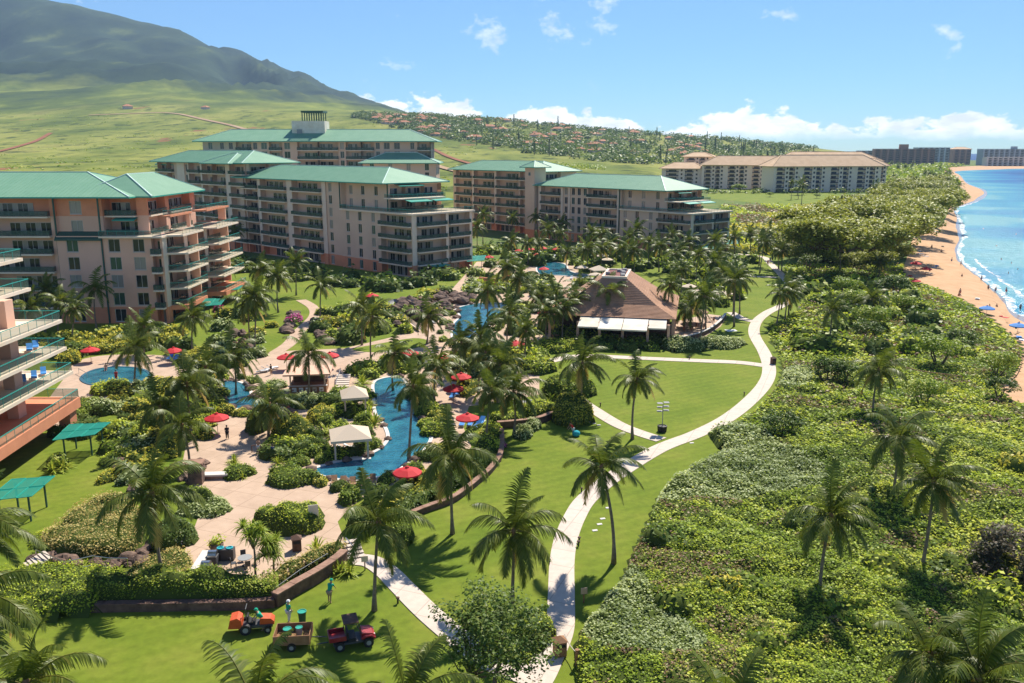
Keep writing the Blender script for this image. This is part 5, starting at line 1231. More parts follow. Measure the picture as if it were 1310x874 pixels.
planting('leafy shrubs massed among the slide rocks', 'shrubs among the slide rocks', [(400, 405), (440, 392), (500, 378), (560, 374), (600, 384), (560, 402), (520, 425), (440, 444), (405, 440)], 40, ['leaf_mid', 'leaf_bright', 'leaf_dark', 'leaf_yellow'], 1.0, 2.3, join=True)
planting('leafy shrubs massed between the lagoon and the upper pool', 'shrubs below the upper pool', [(600, 350), (690, 356), (740, 364), (705, 394), (660, 390), (600, 382)], 40, ['leaf_mid', 'leaf_dark', 'leaf_bright', 'leaf_sage'], 1.1, 2.4, join=True)
planting('dense shrubs massed on the pool side of the restaurant', 'shrubs beside the restaurant', [(700, 420), (755, 398), (775, 430), (765, 446), (722, 436)], 26, ['leaf_dark', 'leaf_mid', 'leaf_bright'], 1.2, 2.2, join=True)
planting('leafy shrubs massed in the grove behind the dining terrace', 'shrubs behind the dining terrace', [(862, 345), (965, 332), (950, 380), (925, 402), (870, 405)], 40, ['leaf_mid', 'leaf_bright', 'leaf_dark'], 1.3, 2.6, join=True)
planting('garden shrub between the hot pool and the rock steps', 'shrubs below the hot pool', [(112, 530), (165, 505), (232, 505), (228, 560), (222, 600), (175, 625), (150, 600), (150, 560)], 46, ['leaf_mid', 'leaf_bright', 'leaf_yellow', 'leaf_dark', 'leaf_sage'], .8, 1.7)
planting('dark shrubs massed at the foot of the pink block', 'shrubs before the pink block', [(0, 440), (240, 424), (255, 446), (0, 462)], 36, ['leaf_dark', 'leaf_mid', 'leaf_yellow'], 1.2, 2.2, join=True)
planting('dark shrubs massed along the foot of the central block', 'shrubs before the central block', [(290, 330), (440, 354), (530, 362), (600, 340), (600, 352), (520, 374), (430, 368), (290, 345)], 44, ['leaf_dark', 'leaf_dark', 'leaf_mid'], 1.3, 2.6, join=True)
planting('dark shrubs massed along the foot of the stair tower block', 'shrubs before the stair tower block', [(605, 318), (900, 330), (905, 350), (740, 352), (605, 340)], 60, ['leaf_dark', 'leaf_mid'], 1.6, 3.0, join=True)
planting('low shrubs massed between loungers and red umbrellas', 'shrubs between the umbrellas', [(540, 458), (640, 442), (662, 470), (640, 512), (604, 516), (545, 475)], 40, ['leaf_yellow', 'leaf_bright', 'leaf_mid', 'leaf_sage'], .7, 1.3, join=True)
planting('leafy shrub on the planted island beside the cabanas', 'shrubs beside the cabanas', [(402, 520), (440, 505), (470, 500), (480, 535), (470, 555), (430, 575), (395, 590), (350, 588), (345, 572), (400, 560)], 30, ['leaf_mid', 'leaf_dark', 'leaf_bright'], .8, 1.5)
planting('shrub in the bed between the river pool and the curved wall', 'shrubs above the curved wall', [(480, 640), (530, 622), (590, 590), (622, 560), (628, 540), (636, 575), (600, 605), (540, 640), (490, 662)], 34, ['leaf_mid', 'leaf_bright', 'leaf_dark', 'leaf_yellow'], .7, 1.3)
planting('shrub at the terraced balcony end', 'shrubs below the terraced end', [(95, 500), (118, 545), (100, 575), (70, 600), (40, 640), (60, 600)], 9, ['leaf_mid', 'leaf_dark'], .8, 1.4)
planting('round shrub rising out of the far dune cover', 'shrubs in the far dunes', [(1010, 360), (1150, 362), (1190, 400), (1180, 470), (1040, 470), (1005, 420)], 46, ['leaf_mid', 'leaf_bright', 'leaf_dark'], 1.4, 2.8)
planting('leafy shrub beside the lower retaining wall', 'shrubs by the lower wall', [(250, 752), (330, 756), (320, 764), (255, 764)], 7, ['leaf_mid', 'leaf_yellow'], .7, 1.1)

planting('dark shrubs massed along the restaurant front', 'x', [(735, 437), (830, 441), (836, 449), (735, 447)], 22, ['leaf_dark', 'leaf_mid'], .9, 1.6, join=True)
planting('leafy shrubs massed on the deck above the branch path', 'x', [(640, 402), (700, 398), (738, 410), (715, 425), (660, 434), (640, 420)], 22, ['leaf_mid', 'leaf_bright', 'leaf_dark'], 1.0, 2.0, join=True)
planting('leafy shrub on the lounger bank of the river pool', 'shrubs on the river bank', [(528, 505), (548, 500), (556, 540), (552, 570), (545, 545)], 14, ['leaf_mid', 'leaf_dark', 'leaf_bright'], .7, 1.3)
planting('leafy shrubs massed at the start of the branch path', 'shrubs at the branch path start', [(640, 448), (690, 442), (700, 456), (690, 472), (660, 472)], 22, ['leaf_mid', 'leaf_bright', 'leaf_yellow'], .9, 1.7, join=True)
planting('leafy shrubs massed between the slide lawn and the river pool', 'shrubs below the slide lawn', [(440, 470), (480, 470), (540, 455), (545, 470), (515, 482), (470, 486)], 20, ['leaf_mid', 'leaf_dark', 'leaf_bright'], .8, 1.5, join=True)
planting('shrub in the bed between the hot pool deck and the walkway', 'shrubs by the deck walkway', [(232, 570), (262, 520), (270, 480), (290, 475), (284, 515), (275, 545), (255, 590)], 18, ['leaf_mid', 'leaf_bright', 'leaf_yellow'], .7, 1.3)

for pi, n, labl in ((0, 34, 'leafy shrub on the boulder edge of the winding river pool'), (1, 14, 'leafy shrub on the boulder edge by the topiary island'), (2, 16, 'leafy shrub on the lagoon edge')):
    q = POOLS[pi]; c = np.mean(q, 0)
    for k in range(n):
        i = int(len(q) * (k + random.random() * .8) / n) % len(q); a = Vector(q[i]); d_ = Vector(q[(i + 1) % len(q)]) - Vector(q[i - 1]); nn = Vector((d_.y, -d_.x)).normalized()
        if inside(np.array([a.x + nn.x * .5]), np.array([a.y + nn.y * .5]), q)[0]: nn = -nn
        p = a + nn * random.uniform(1.3, 2.6)
        if not free(p.x, p.y) or (pi == 0 and .78 < i / len(q) < .99): continue
        o = tag(ob('garden_shrub', random.choice(PROTO[random.choice(['leaf_mid', 'leaf_dark', 'leaf_bright', 'leaf_yellow']), 'm' if p.y > 115 else 'n']), None, (p.x, p.y, 0), random.uniform(0, 6)), labl, 'shrub', labl.replace('leafy shrub', 'shrubs')); z_ = random.uniform(.6, 1.15); o.scale = (z_ * 1.2, z_, z_)

planting('knee-high leafy shrub standing above the near dune cover', 'shrubs in the near dunes', [(790, 800), (850, 700), (960, 680), (1300, 600), (1310, 860), (900, 870)], 34, ['leaf_mid', 'leaf_bright', 'leaf_dark', 'leaf_yellow'], 1.0, 1.9)

# ------------------------------------------------------------------ broadleaf trees
TP = tree_proto(7.4, 3.7, 54, 170, .25, .85, .16, 3, 'leaf_dark', 2, .3, .7)
tree(TP, 'dense dark green broadleaf tree with rounded leaves at the fork of the lawn paths', P(628, 892), 1.0, .4)
TPm = [tree_proto(4.6, 3.2, 26, 60, .42, .8, .13, 5 + k, 'leaf_dark' if k else 'leaf_mid', 4, .42) for k in range(2)]
for lab, x, y, s in (('wide dark green dune tree with several slanting stems', 1200, 468, 1.15), ('dark dune tree leaning towards the sea beside its wide neighbour', 1226, 452, .95), ('small lone umbrella-shaped dune tree near the sand', 1275, 482, .9), ('slanting dune tree above the sage shrubs', 1000, 562, .8),
                     ('twin-stemmed dune tree behind the solitary dune palm', 1056, 492, .95), ('leafy dune tree close to the twin-stemmed one', 1076, 492, .85), ('low spreading dune tree by the wooden rail', 1180, 520, .9), ('low dark dune tree on the sand edge', 1278, 510, .7)):
    tree(TPm[random.randint(0, 1)], lab, P(x, y), s)
for x, y in ((1082, 380), (1142, 382), (1115, 424), (1092, 400), (1155, 400), (1035, 346), (1110, 438)):
    tree(TPm[random.randint(0, 1)], 'round dark dune tree between the path and the beach', P(x, y), random.uniform(.9, 1.3), group='round dune trees')
KI = [tree_proto(8.5, 8.5, 46, 80, .95, .75, .3, 40 + k, 'leaf_kiawe', 3, .12, .9) for k in range(4)]
for x, y in ((1040, 300), (1075, 285), (1100, 272), (1120, 298), (1060, 318), (1095, 313), (1130, 318), (1150, 290), (1150, 266), (1180, 260), (1200, 252), (1190, 275), (1170, 285), (1205, 268), (1213, 258), (1185, 242), (1160, 247), (1198, 240), (1030, 312), (1140, 252), (1120, 275),
             (1085, 298), (1110, 320), (1150, 308), (1062, 298), (1135, 285), (1170, 300), (1165, 270), (1100, 290), (1045, 318), (1080, 322), (1128, 262), (1178, 252)):
    tree(KI[random.randint(0, 3)], 'spreading feathery kiawe tree in the grove behind the beach', P(x, y, 8), random.uniform(.9, 1.3), name='kiawe_tree', group='kiawe trees behind the beach')
for x, y in ((1030, 332), (1058, 336), (1088, 340), (1118, 338), (1148, 330), (1008, 326), (1072, 330), (1104, 332), (1136, 326)):
    tree(KI[random.randint(0, 3)], 'small low kiawe tree along the front of the kiawe grove', P(x, y), random.uniform(.5, .7), name='kiawe_tree', group='low kiawe trees along the grove front')
UM = tree_proto(6, 6, 22, 50, .9, .45, .25, 61, 'leaf_mid', 1, .5, .8)
for x, y in ((885, 240), (945, 246), (1020, 250), (905, 247), (985, 252), (1045, 254)):
    tree(UM, 'flat-topped umbrella tree on the hotel lawn', P(x, y), random.uniform(.9, 1.5) if x in (945, 1020, 885) else .6, group='umbrella trees on the hotel lawn')
tree(UM, 'flat-topped pale green tree among the restaurant palms', P(876, 358), .9)
DK = [tree_proto(7, 5, 22, 45, .9, .8, .25, 71 + k, 'leaf_dark', 1, .25, .7) for k in range(2)]
for x, y, s in ((12, 228, 1), (35, 228, 1.1), (60, 229, .9), (84, 228, 1.2), (108, 229, 1), (130, 228, 1.1), (150, 228, .9), (168, 228, 1.2), (186, 226, 1.3), (200, 228, 1.0)):
    p = AT(x, y, 450); tree(DK[random.randint(0, 1)], 'dark bushy tree in the row behind the pink block', (p.x, 450, hill_z(p.x, 450) - .2), s * 1.1, group='tree row behind the pink block')
for x, s in ((640, 1.2), (697, 1.7), (718, 1.5), (738, 1.9), (700, 1.3), (790, 1.0), (815, 1.1), (770, 1.2), (845, 1.3)):
    Y = 480 + random.uniform(-30, 60); X = (x - CX) / F * (Y * CT + 8); tree(DK[random.randint(0, 1)], 'dark bushy tree on the field behind the stair tower block', (X, Y, hill_z(X, Y) - .2), s * 1.2, group='field trees behind the tower block')
# pandanus: thin trunks, heads of long strap leaves
def pandanus(label, base, top, r, n, seed):
    rs = np.random.default_rng(seed); b = MB(); root = thing('pandanus_tree', label, 'tree', base); b.tube([(0, 0, -.1), (.08, 0, top * .5), (0, .1, top)], [.1, .08, .06], 0, 7)
    heads = [(0, .1, top)] + [(rs.uniform(-1, 1) * r, rs.uniform(-1, 1) * r, top + rs.uniform(-1.0, .7)) for k in range(6)]
    for h_ in heads[1:]: b.tube([(0, 0, top * .62), ((h_[0]) * .6, h_[1] * .6, top * .8), h_], [.06, .05, .05], 0, 6)
    b.build('trunk', 'trunk', root, smooth=True)
    V = []; 
    for h_ in heads:
        a_ = rs.uniform(0, 6.28, n); e = rs.uniform(-.5, 1.3, n); d = np.stack([np.cos(a_) * np.cos(e), np.sin(a_) * np.cos(e), np.sin(e)], 1); s_ = unit(np.cross(d, [0, 0, 1.0])) * .045; l = rs.uniform(.7, 1.15, (n, 1)); c = np.array(h_)
        m_ = c + d * l * .6; t_ = c + d * l - np.array([0, 0, .3]) * l
        V.append(np.stack([c - s_, c + s_, m_ + s_, m_ - s_, m_ - s_, m_ + s_, t_ + s_ * .2, t_ - s_ * .2], 1).reshape(-1, 3))
    V = np.vstack(V); ob('crown', np_mesh('crown', V, quads(len(V) // 4), ['leaf_mid'], None, rng.uniform(.2, .9, len(V) // 4)), root)
pandanus('strap-leaved pandanus with a tall thin trunk beside the deck table', P(327, 744), 4.6, .9, 70, 1); pandanus('strap-leaved pandanus with bushy low heads beside the dark litter bin', P(350, 736), 2.6, .7, 70, 2)
def spiky(label, x, y, s, n=60, group=None, name='spiky_plant'):
    me = cached(('spk', n), lambda: spk(n)); o = tag(ob(name, me, None, P(x, y), random.uniform(0, 6)), label, 'plant', group); o.scale = (s, s, s)
def spk(n):
    rs = np.random.default_rng(n); a_ = rs.uniform(0, 6.28, n); e = rs.uniform(.1, 1.4, n); d = np.stack([np.cos(a_) * np.cos(e), np.sin(a_) * np.cos(e), np.sin(e)], 1); s_ = unit(np.cross(d, [0, 0, 1.0])) * .05; l = rs.uniform(.8, 1.4, (n, 1))
    m_ = d * l * .6; t_ = d * l - np.array([0, 0, .22]) * l; z = np.zeros((n, 3)); V = np.stack([z - s_, z + s_, m_ + s_, m_ - s_, m_ - s_, m_ + s_, t_ + s_ * .2, t_ - s_ * .2], 1).reshape(-1, 3)
    return np_mesh('spiky_plant', V, quads(len(V) // 4), ['leaf_mid'], None, rs.uniform(.3, 1, len(V) // 4))
for x, y, s in ((405, 705, 1.3), (421, 712, 1.0), (435, 732, 1.2), (447, 734, 1.1), (425, 733, .9), (300, 600, .9), (310, 612, .8), (345, 752, .9), (318, 746, .9), (355, 594, 1.0), (368, 588, 1.0), (455, 533, 1.6), (470, 525, 1.6), (478, 545, 1.7), (455, 480, 1.8), (463, 492, 1.8), (430, 560, 1.6), (418, 556, 1.6), (80, 600, 1.5), (68, 604, 1.4), (300, 592, 1.0), (700, 520, 1.2), (706, 512, 1.2)):
    spiky('spiky fan-leaved garden plant in a deck bed', x, y, s, group='spiky plants in the deck beds')

# ------------------------------------------------------------------ far town, ridge trees, shore trees
mat('house_wall', (.62, .50, .40), .85, .15)
def house_protos():
    out = []
    for L_, D_ in ((20, 13), (26, 14), (16, 12)):
        b = MB(); b.box(-L_ / 2, -D_ / 2, -3, L_ / 2, D_ / 2, 4.5); w = b.mesh('wall', ['house_wall']); b = MB(); o = 1.5
        A, B2, C2_, D2 = [(-L_ / 2 - o, -D_ / 2 - o, 4.4), (L_ / 2 + o, -D_ / 2 - o, 4.4), (L_ / 2 + o, D_ / 2 + o, 4.4), (-L_ / 2 - o, D_ / 2 + o, 4.4)]; E1, E2 = (-L_ / 2 + D_ / 2, 0, 8.2), (L_ / 2 - D_ / 2, 0, 8.2)
        b.quad(A, B2, E2, E1); b.quad(C2_, D2, E1, E2); b.tri(D2, A, E1); b.tri(B2, C2_, E2); b.quad(D2, C2_, B2, A); out.append((w, b.mesh('roof', ['roof_terracotta'])))
    return out
HP = house_protos()
def house(X, Y, label, group, s=1.0):
    w, r_ = random.choice(HP); t = thing('house', label, 'house', (X, Y, hill_z(X, Y) - .3), random.uniform(-.6, .6), group); t.scale = (s, s, s); ob('wall', w, t); ob('roof', r_, t)
for k in range(105):
    x = 480 + 420 * random.random() ** 1.5; lo_ = np.interp(x, [480, 560, 700, 900], [2150, 1800, 1550, 1400]); Y = random.uniform(lo_, 2420); house(*fx(x, Y), 'small terracotta-roofed house in the hillside town', 'houses of the hillside town', random.uniform(.8, 1.2))
house(*fx(170, 2420), 'lone red-roofed farmhouse low on the bright hillside', None, 1.5); house(*fx(268, 2480), 'lone grey-brown farm shed on the hillside track', None, 1.2)
for x, Y in ((945, 1050), (930, 1080), (890, 1120)): house(*fx(x, Y), 'terracotta-roofed house behind the tan-roofed hotel', 'houses behind the tan-roofed hotel', 1.0)
def blobs(name, label, pts, rad, per, size, pal, flat=.8):
    C = []; O = []; Rn = []
    for (x, y, z) in pts:
        n = per; d = unit(rng.normal(size=(n, 3))) * rng.uniform(.5, 1, (n, 1)) ** .5; r_ = rad * rng.uniform(.6, 1.3); d[:, 2] = np.abs(d[:, 2]); C.append(d * r_ * np.array([1, 1, flat]) + np.array([x, y, z])); O.append(d * .8); Rn.append(np.clip(rng.normal(rng.uniform(.2, .7), .18, n), 0, 1))
    C = np.vstack(C); V = leaf_quads(C, size, .6, .8, np.vstack(O)); return stuff(ob(name, np_mesh(name, V, quads(len(C)), [pal], None, np.concatenate(Rn))), label, 'trees')
pts = []
for k in range(1700):
    x = random.uniform(455, 1040); lo_ = np.interp(x, [455, 560, 700, 900, 1040], [2250, 1750, 1350, 1150, 1000]); Y = random.uniform(lo_, 2480); X, Y = fx(x, Y)
    if x > 800 and Y < 1900 and random.random() < .35: continue
    pts.append((X, Y, hill_z(X, Y)))
blobs('ridge_woods', 'dark green trees massed among the hillside houses', pts, 11, 36, 4.6, 'leaf_dark', .9)
pts = []
for k in range(900):
    x = random.uniform(0, 640); Y = random.uniform(620, 2300); X, Y = fx(x, Y)
    if vnoise(X * .006, Y * .004, 21) > .5: pts.append((X, Y, hill_z(X, Y) - 1))
blobs('field_scrub', 'scattered dark scrub on the green hillside fields', pts, 5, 14, 2.6, 'leaf_mid', .5)
pts = [(*fx(x, Y), hill_z(*fx(x, Y)) - .5) for x, Y in [(random.uniform(635, 770) , random.uniform(1010, 1130)) for _ in range(150)]]
blobs('crop_field', 'dark green crop rows on the hillside field', pts, 7, 16, 2.4, 'leaf_mid', .5)
def pine_proto():
    b = MB(); b.tube([(0, 0, -.5), (0, 0, 26)], [.5, .1], 0, 6); tm = b.mesh('trunk', ['bark']); C = []; 
    for k in range(26):
        z = 3 + k * .9; r_ = 2.9 * (1 - k / 30) ** .7; n = 20; a_ = rng.uniform(0, 6.28, n); rr = rng.uniform(.2, 1, n) * r_; C.append(np.stack([np.cos(a_) * rr, np.sin(a_) * rr, np.full(n, z) + rng.normal(0, .3, n)], 1))
    C = np.vstack(C); return tm, np_mesh('crown', leaf_quads(C, 1.5, .3, .6), quads(len(C)), ['leaf_dark'], None, rng.uniform(0, .6, len(C)))
PI_ = pine_proto()
for k in range(44):
    x = random.choice([random.uniform(600, 860), random.uniform(780, 1010), random.uniform(830, 1060)]); Y = random.uniform(1150, 2300); X, Y = fx(x, Y)
    tree(PI_, 'slim dark columnar pine on the town ridge', (X, Y, hill_z(X, Y) - .3), random.uniform(.6, 1.15), name='pine_tree', group='columnar pines on the ridge')
pts = [(*fx(random.uniform(1110, 1330), random.uniform(1500, 1900)), 0) for _ in range(330)] + [(*fx(random.uniform(1130, 1215), random.uniform(700, 1500)), 0) for _ in range(160)]
pts = [p for p in pts if inside(np.array([p[0]]), np.array([p[1]]), land)[0]]
blobs('shore_woods', 'belt of green trees in front of the far hotels', pts, 11, 30, 4.5, 'leaf_mid', .8)
pts = [(*fx(x, Y), 0) for x, Y in [(random.uniform(830, 1130), random.uniform(690, 720)) for _ in range(60)]]
blobs('hotel_shrubs', 'dark shrubs along the foot of the tan-roofed hotel', pts, 4, 24, 1.8, 'leaf_dark', .9)
# ------------------------------------------------------------------ walls, steps, rails
def wall_run(label, px, h, th, m='lava_stone', capm='brick_red', name='retaining_wall'):
    c = smooth_line(pp(px), 5); o = Vector(c[0]); c = [(p[0] - o.x, p[1] - o.y) for p in c]; root = thing(name, label, 'wall', (o.x, o.y, 0)); l, r = offset_line(c, th); l2, r2 = offset_line(c, th + .12); b = MB(); k = MB()
    for i in range(len(c) - 1):
        b.quad((*r[i], -.1), (*r[i + 1], -.1), (*r[i + 1], h), (*r[i], h)); b.quad((*l[i + 1], -.1), (*l[i], -.1), (*l[i], h), (*l[i + 1], h))
    for i in (0, len(c) - 1): b.quad((*l[i], -.1), (*r[i], -.1), (*r[i], h), (*l[i], h))
    b.build('stonework', m, root)
    # coping laid as separate blocks
    L_ = [0]
    for p, q in zip(c, c[1:]): L_.append(L_[-1] + (Vector(q) - Vector(p)).length)
    n = max(1, int(L_[-1] / .9))
    for j in range(n):
        t0, t1 = L_[-1] * j / n + .015, L_[-1] * (j + 1) / n - .015
        def at_t(arr, t):
            i = max(0, min(len(L_) - 2, int(np.searchsorted(L_, t)) - 1)); f = (t - L_[i]) / (L_[i + 1] - L_[i] + 1e-9); return Vector(arr[i]).lerp(Vector(arr[i + 1]), f)
        q = [at_t(l2, t0), at_t(r2, t0), at_t(r2, t1), at_t(l2, t1)]; k = MB(); k.prism([tuple(v) for v in q], h + .002, h + .1 + random.uniform(-.008, .012)); k.build('coping', capm, root)
    return root
wall_run('curved lava stone wall with red capping edging the upper lawn', [(642, 554), (641, 583), (628, 604), (612, 618), (596, 631), (578, 643), (550, 653), (524, 664), (508, 680)], .55, .45)
wall_run('short curved stone wall below the outdoor table', [(636, 548), (660, 546), (684, 543), (702, 537), (712, 530)], .8, .5); wall_run('straight brick-capped wall behind the orange mower', [(352, 776), (380, 759), (408, 743), (430, 728), (441, 718)], 1.0, .6)
wall_run('long shaded stone wall under the clipped hedge', [(118, 782), (170, 781), (240, 780), (300, 779), (352, 776)], .6, .5, capm='lava_stone'); wall_run('low stone edge wall of the dining terrace', [(842, 436), (868, 437), (898, 430), (918, 418), (928, 406)], .8, .35, capm='stone_pale')  # long wall's coping coloured dark to stand in for shade under the hedge
wall_run('salmon wall beside the lagoon planting', [(613, 366), (624, 367), (636, 369)], 2.2, .4, 'salmon', 'salmon')
def steps(label, p0, p1, w, n, rise):
    a = P(*p0); b_ = P(*p1); d = (b_ - a); rz = math.atan2(d.y, d.x) - math.pi / 2; root = thing('garden_steps', label, 'steps', a, rz); run = d.length / n
    for k in range(n):
        b = MB(); b.box(-w / 2, k * run, 0, w / 2, (k + 1) * run - .02, rise * (k + 1)); b.box(-w / 2 - .05, k * run - .04, rise * (k + 1), w / 2 + .05, (k + 1) * run - .03, rise * (k + 1) + .06, 1); b.build('step', ['brick_red', 'path'], root)
steps('short flight of pale steps from the lawn path up to the pool deck', (452, 716), (443, 700), 2.0, 5, .12); steps('terracotta steps beside the metal handrail', (35, 727), (64, 718), 1.8, 6, .1); steps('grey steps beside the poolside bar hut', (437, 496), (440, 484), 2.0, 6, .1)
steps('pale slab steps leading to the rope posts', (748, 862), (775, 850), 1.6, 5, .06)
def handrail(label, pts, h=.9, m='metal', r=.045, name='handrail'):
    root = thing(name, label, 'railing', P(*pts[0])); o = root.location.copy(); w = [P(*p) - o for p in pts]; b = MB(); up = Vector((0, 0, h)); b.tube([p + up for p in w], [r] * len(w), 0, 6); b.build('rail', m, root)
    for p in w:
        b = MB(); b.bar(p, p + up, r * .8, 0, 6); b.build('post', m, root)
handrail('grey metal handrail along the terracotta steps', [(47, 716), (66, 724), (84, 732), (120, 724), (142, 727), (164, 727)]); handrail('lower metal handrail beside the terracotta steps', [(85, 741), (112, 738), (122, 735), (144, 740)])
handrail('metal handrail at the deck steps', [(443, 700), (456, 716)]); handrail('pale handrail beside the bar hut steps', [(430, 498), (436, 478)]); handrail('pale rail above the brick-capped wall', [(318, 760), (352, 768), (384, 744), (420, 722)], 1.0, 'grey', .03)
handrail('pool handrail by the boulders', [(312, 493), (318, 500)], .9); handrail('short metal handrail at the hot pool', [(101, 478), (112, 484)], .8)
handrail('weathered wooden rail in the dunes by the low tree', [(1155, 476), (1172, 480), (1190, 483), (1206, 485), (1230, 488)], .8, 'wood', .07, 'wooden_rail'); handrail('weathered wooden rail among the nearest dune shrubs', [(1248, 838), (1272, 842), (1300, 846)], .9, 'wood', .06, 'wooden_rail')

# ------------------------------------------------------------------ boulders and slide
def rock_mesh(seed):
    bm = bmesh.new(); bmesh.ops.create_icosphere(bm, subdivisions=2, radius=1)
    for v in bm.verts:
        n = mnoise.noise(v.co * 1.1 + Vector((seed * 7.3, 0, 0))) * .45 + mnoise.noise(v.co * 2.6 + Vector((0, seed * 3.1, 0))) * .2; v.co *= 1 + n; v.co.z *= .72
    me = bpy.data.meshes.new('boulder'); bm.to_mesh(me); bm.free(); me.materials.append(MATS['rock']); return me
RK = [rock_mesh(k) for k in range(6)]
def rocks(label, group, px, n, s0, s1, z1=0.0):
    poly = pp(px); a = np.asarray(poly); x0, y0 = a.min(0); x1, y1 = a.max(0); k = 0; c = a.mean(0); R_ = np.hypot(*(a - c).T).max(); t = 0
    while k < n and t < 4000:
        t += 1; x, y = random.uniform(x0, x1), random.uniform(y0, y1)
        if not inside(np.array([x]), np.array([y]), poly)[0] or not free(x, y): continue
        s = random.uniform(s0, s1); o = tag(ob('boulder', random.choice(RK), None, (x, y, s * .3 + z1 * max(0, 1 - math.hypot(x - c[0], y - c[1]) / R_)), random.uniform(0, 6)), label, 'boulder', group); o.scale = (s * random.uniform(.8, 1.4), s, s * random.uniform(.7, 1.1)); k += 1
def rock_rim(label, group, pool_i, n, s0, s1, f0=0, f1=1):
    q = POOLS[pool_i]
    for k in range(n):
        p = q[int((f0 + (f1 - f0) * (k + random.random() * .6) / n) * len(q)) % len(q)]; s = random.uniform(s0, s1); c = np.mean(q, 0); d = unit(np.array(p) - c)
        o = tag(ob('boulder', random.choice(RK), None, (p[0] + d[0] * s * .5, p[1] + d[1] * s * .5, s * .3), random.uniform(0, 6)), label, 'boulder', group); o.scale = (s * random.uniform(.8, 1.5), s, s * .8)
rocks('dark boulder in the slide mound above the lagoon', 'slide mound boulders', [(498, 400), (512, 384), (560, 376), (610, 380), (596, 396), (560, 410), (520, 424), (500, 420)], 80, .6, 1.5, .8)
rocks('reddish boulder beside the winding garden path', 'garden path boulders', [(362, 420), (372, 400), (384, 404), (380, 420), (365, 432)], 14, .6, 1.2); rocks('brown boulder below the slide mound', 'boulders below the slide', [(405, 412), (430, 405), (440, 425), (420, 444), (405, 440)], 16, .7, 1.6)
rocks('reddish boulder on the slope above the river pool', 'river slope boulders', [(285, 455), (292, 425), (312, 428), (318, 450), (300, 466)], 16, .6, 1.4); rocks('reddish boulder in the rock steps below the slatted shade', 'rock step boulders', [(150, 604), (172, 560), (184, 562), (176, 600), (185, 630), (165, 632)], 26, .4, .9)
rocks('boulder beside the terracotta steps', 'terracotta step boulders', [(40, 716), (50, 706), (100, 722), (175, 715), (190, 690), (196, 705), (180, 722), (140, 728), (60, 722)], 26, .3, .8); rocks('boulder round the stone planter', 'stone planter boulders', [(232, 612), (240, 594), (262, 590), (258, 618), (244, 632)], 12, .4, .9)
rock_rim('pool-edge boulder on the river pool bank', 'river pool edge boulders', 0, 22, .35, .75, .05, .95); rock_rim('pool-edge boulder at the topiary island', 'topiary island boulders', 1, 20, .4, .9); rock_rim('pool-edge boulder at the lagoon', 'lagoon edge boulders', 2, 16, .6, 1.2)
def flume(label, pts, r, m, base):
    root = thing('water_slide', label, 'slide', P(*base)); o = root.location.copy(); w = [AT(x, y, Y) - o for x, y, Y in pts]; b = MB(); K = len(w); n = 9; prev = None
    for k, p in enumerate(w):
        d = (w[min(k + 1, K - 1)] - w[max(k - 1, 0)]); d.z = 0; d.normalize(); s = Vector((d.y, -d.x, 0)); row = [p + s * math.cos(math.pi + math.pi * j / (n - 1)) * r + Vector((0, 0, math.sin(math.pi + math.pi * j / (n - 1)) * r)) for j in range(n)]
        if prev:
            for j in range(n - 1): b.quad(prev[j], prev[j + 1], row[j + 1], row[j])
        prev = row
    b.build('flume', m, root)
    for p in w[1::2]:
        c = MB(); c.bar((p.x, p.y, -.1), (p.x, p.y, p.z - r), .12, 0, 6); c.build('support', 'grey', root)
flume('curved grey water slide winding over the rocks', [(500, 386, 186), (507, 383, 189), (516, 382, 190), (526, 384, 188), (535, 388, 184), (543, 394, 179), (550, 401, 174), (556, 408, 169)], .8, 'grey', (528, 402)); flume('straight pink-beige water slide over the rocks', [(508, 398, 176), (516, 404, 172), (524, 410, 168), (532, 416, 164), (540, 421, 161)], .7, 'slab_cream', (524, 420))

# ------------------------------------------------------------------ umbrellas, loungers, tables
def umbrella_mesh(r, h, n, m, drop=.55):
    b = MB(); ap = (0, 0, h)
    for k in range(n):
        a0, a1 = 2 * math.pi * k / n, 2 * math.pi * (k + 1) / n; am = (a0 + a1) / 2
        p0 = (r * math.cos(a0), r * math.sin(a0), h - drop); p1 = (r * math.cos(a1), r * math.sin(a1), h - drop); mid = (r * .95 * math.cos(am), r * .95 * math.sin(am), h - drop - .03); h0 = (r * .5 * math.cos(a0), r * .5 * math.sin(a0), h - drop * .38); h1 = (r * .5 * math.cos(a1), r * .5 * math.sin(a1), h - drop * .38)
        b.tri(ap, h0, h1); b.quad(h0, p0, mid, h1); b.tri(h1, mid, p1); b.quad(p0, (p0[0], p0[1], p0[2] - .16), (mid[0], mid[1], mid[2] - .16), mid); b.quad(mid, (mid[0], mid[1], mid[2] - .16), (p1[0], p1[1], p1[2] - .16), p1)
    b.lathe([(.22, h - .06), (.2, h + .06), (.02, h + .16)], 8)
    return b.mesh('canopy', [m])
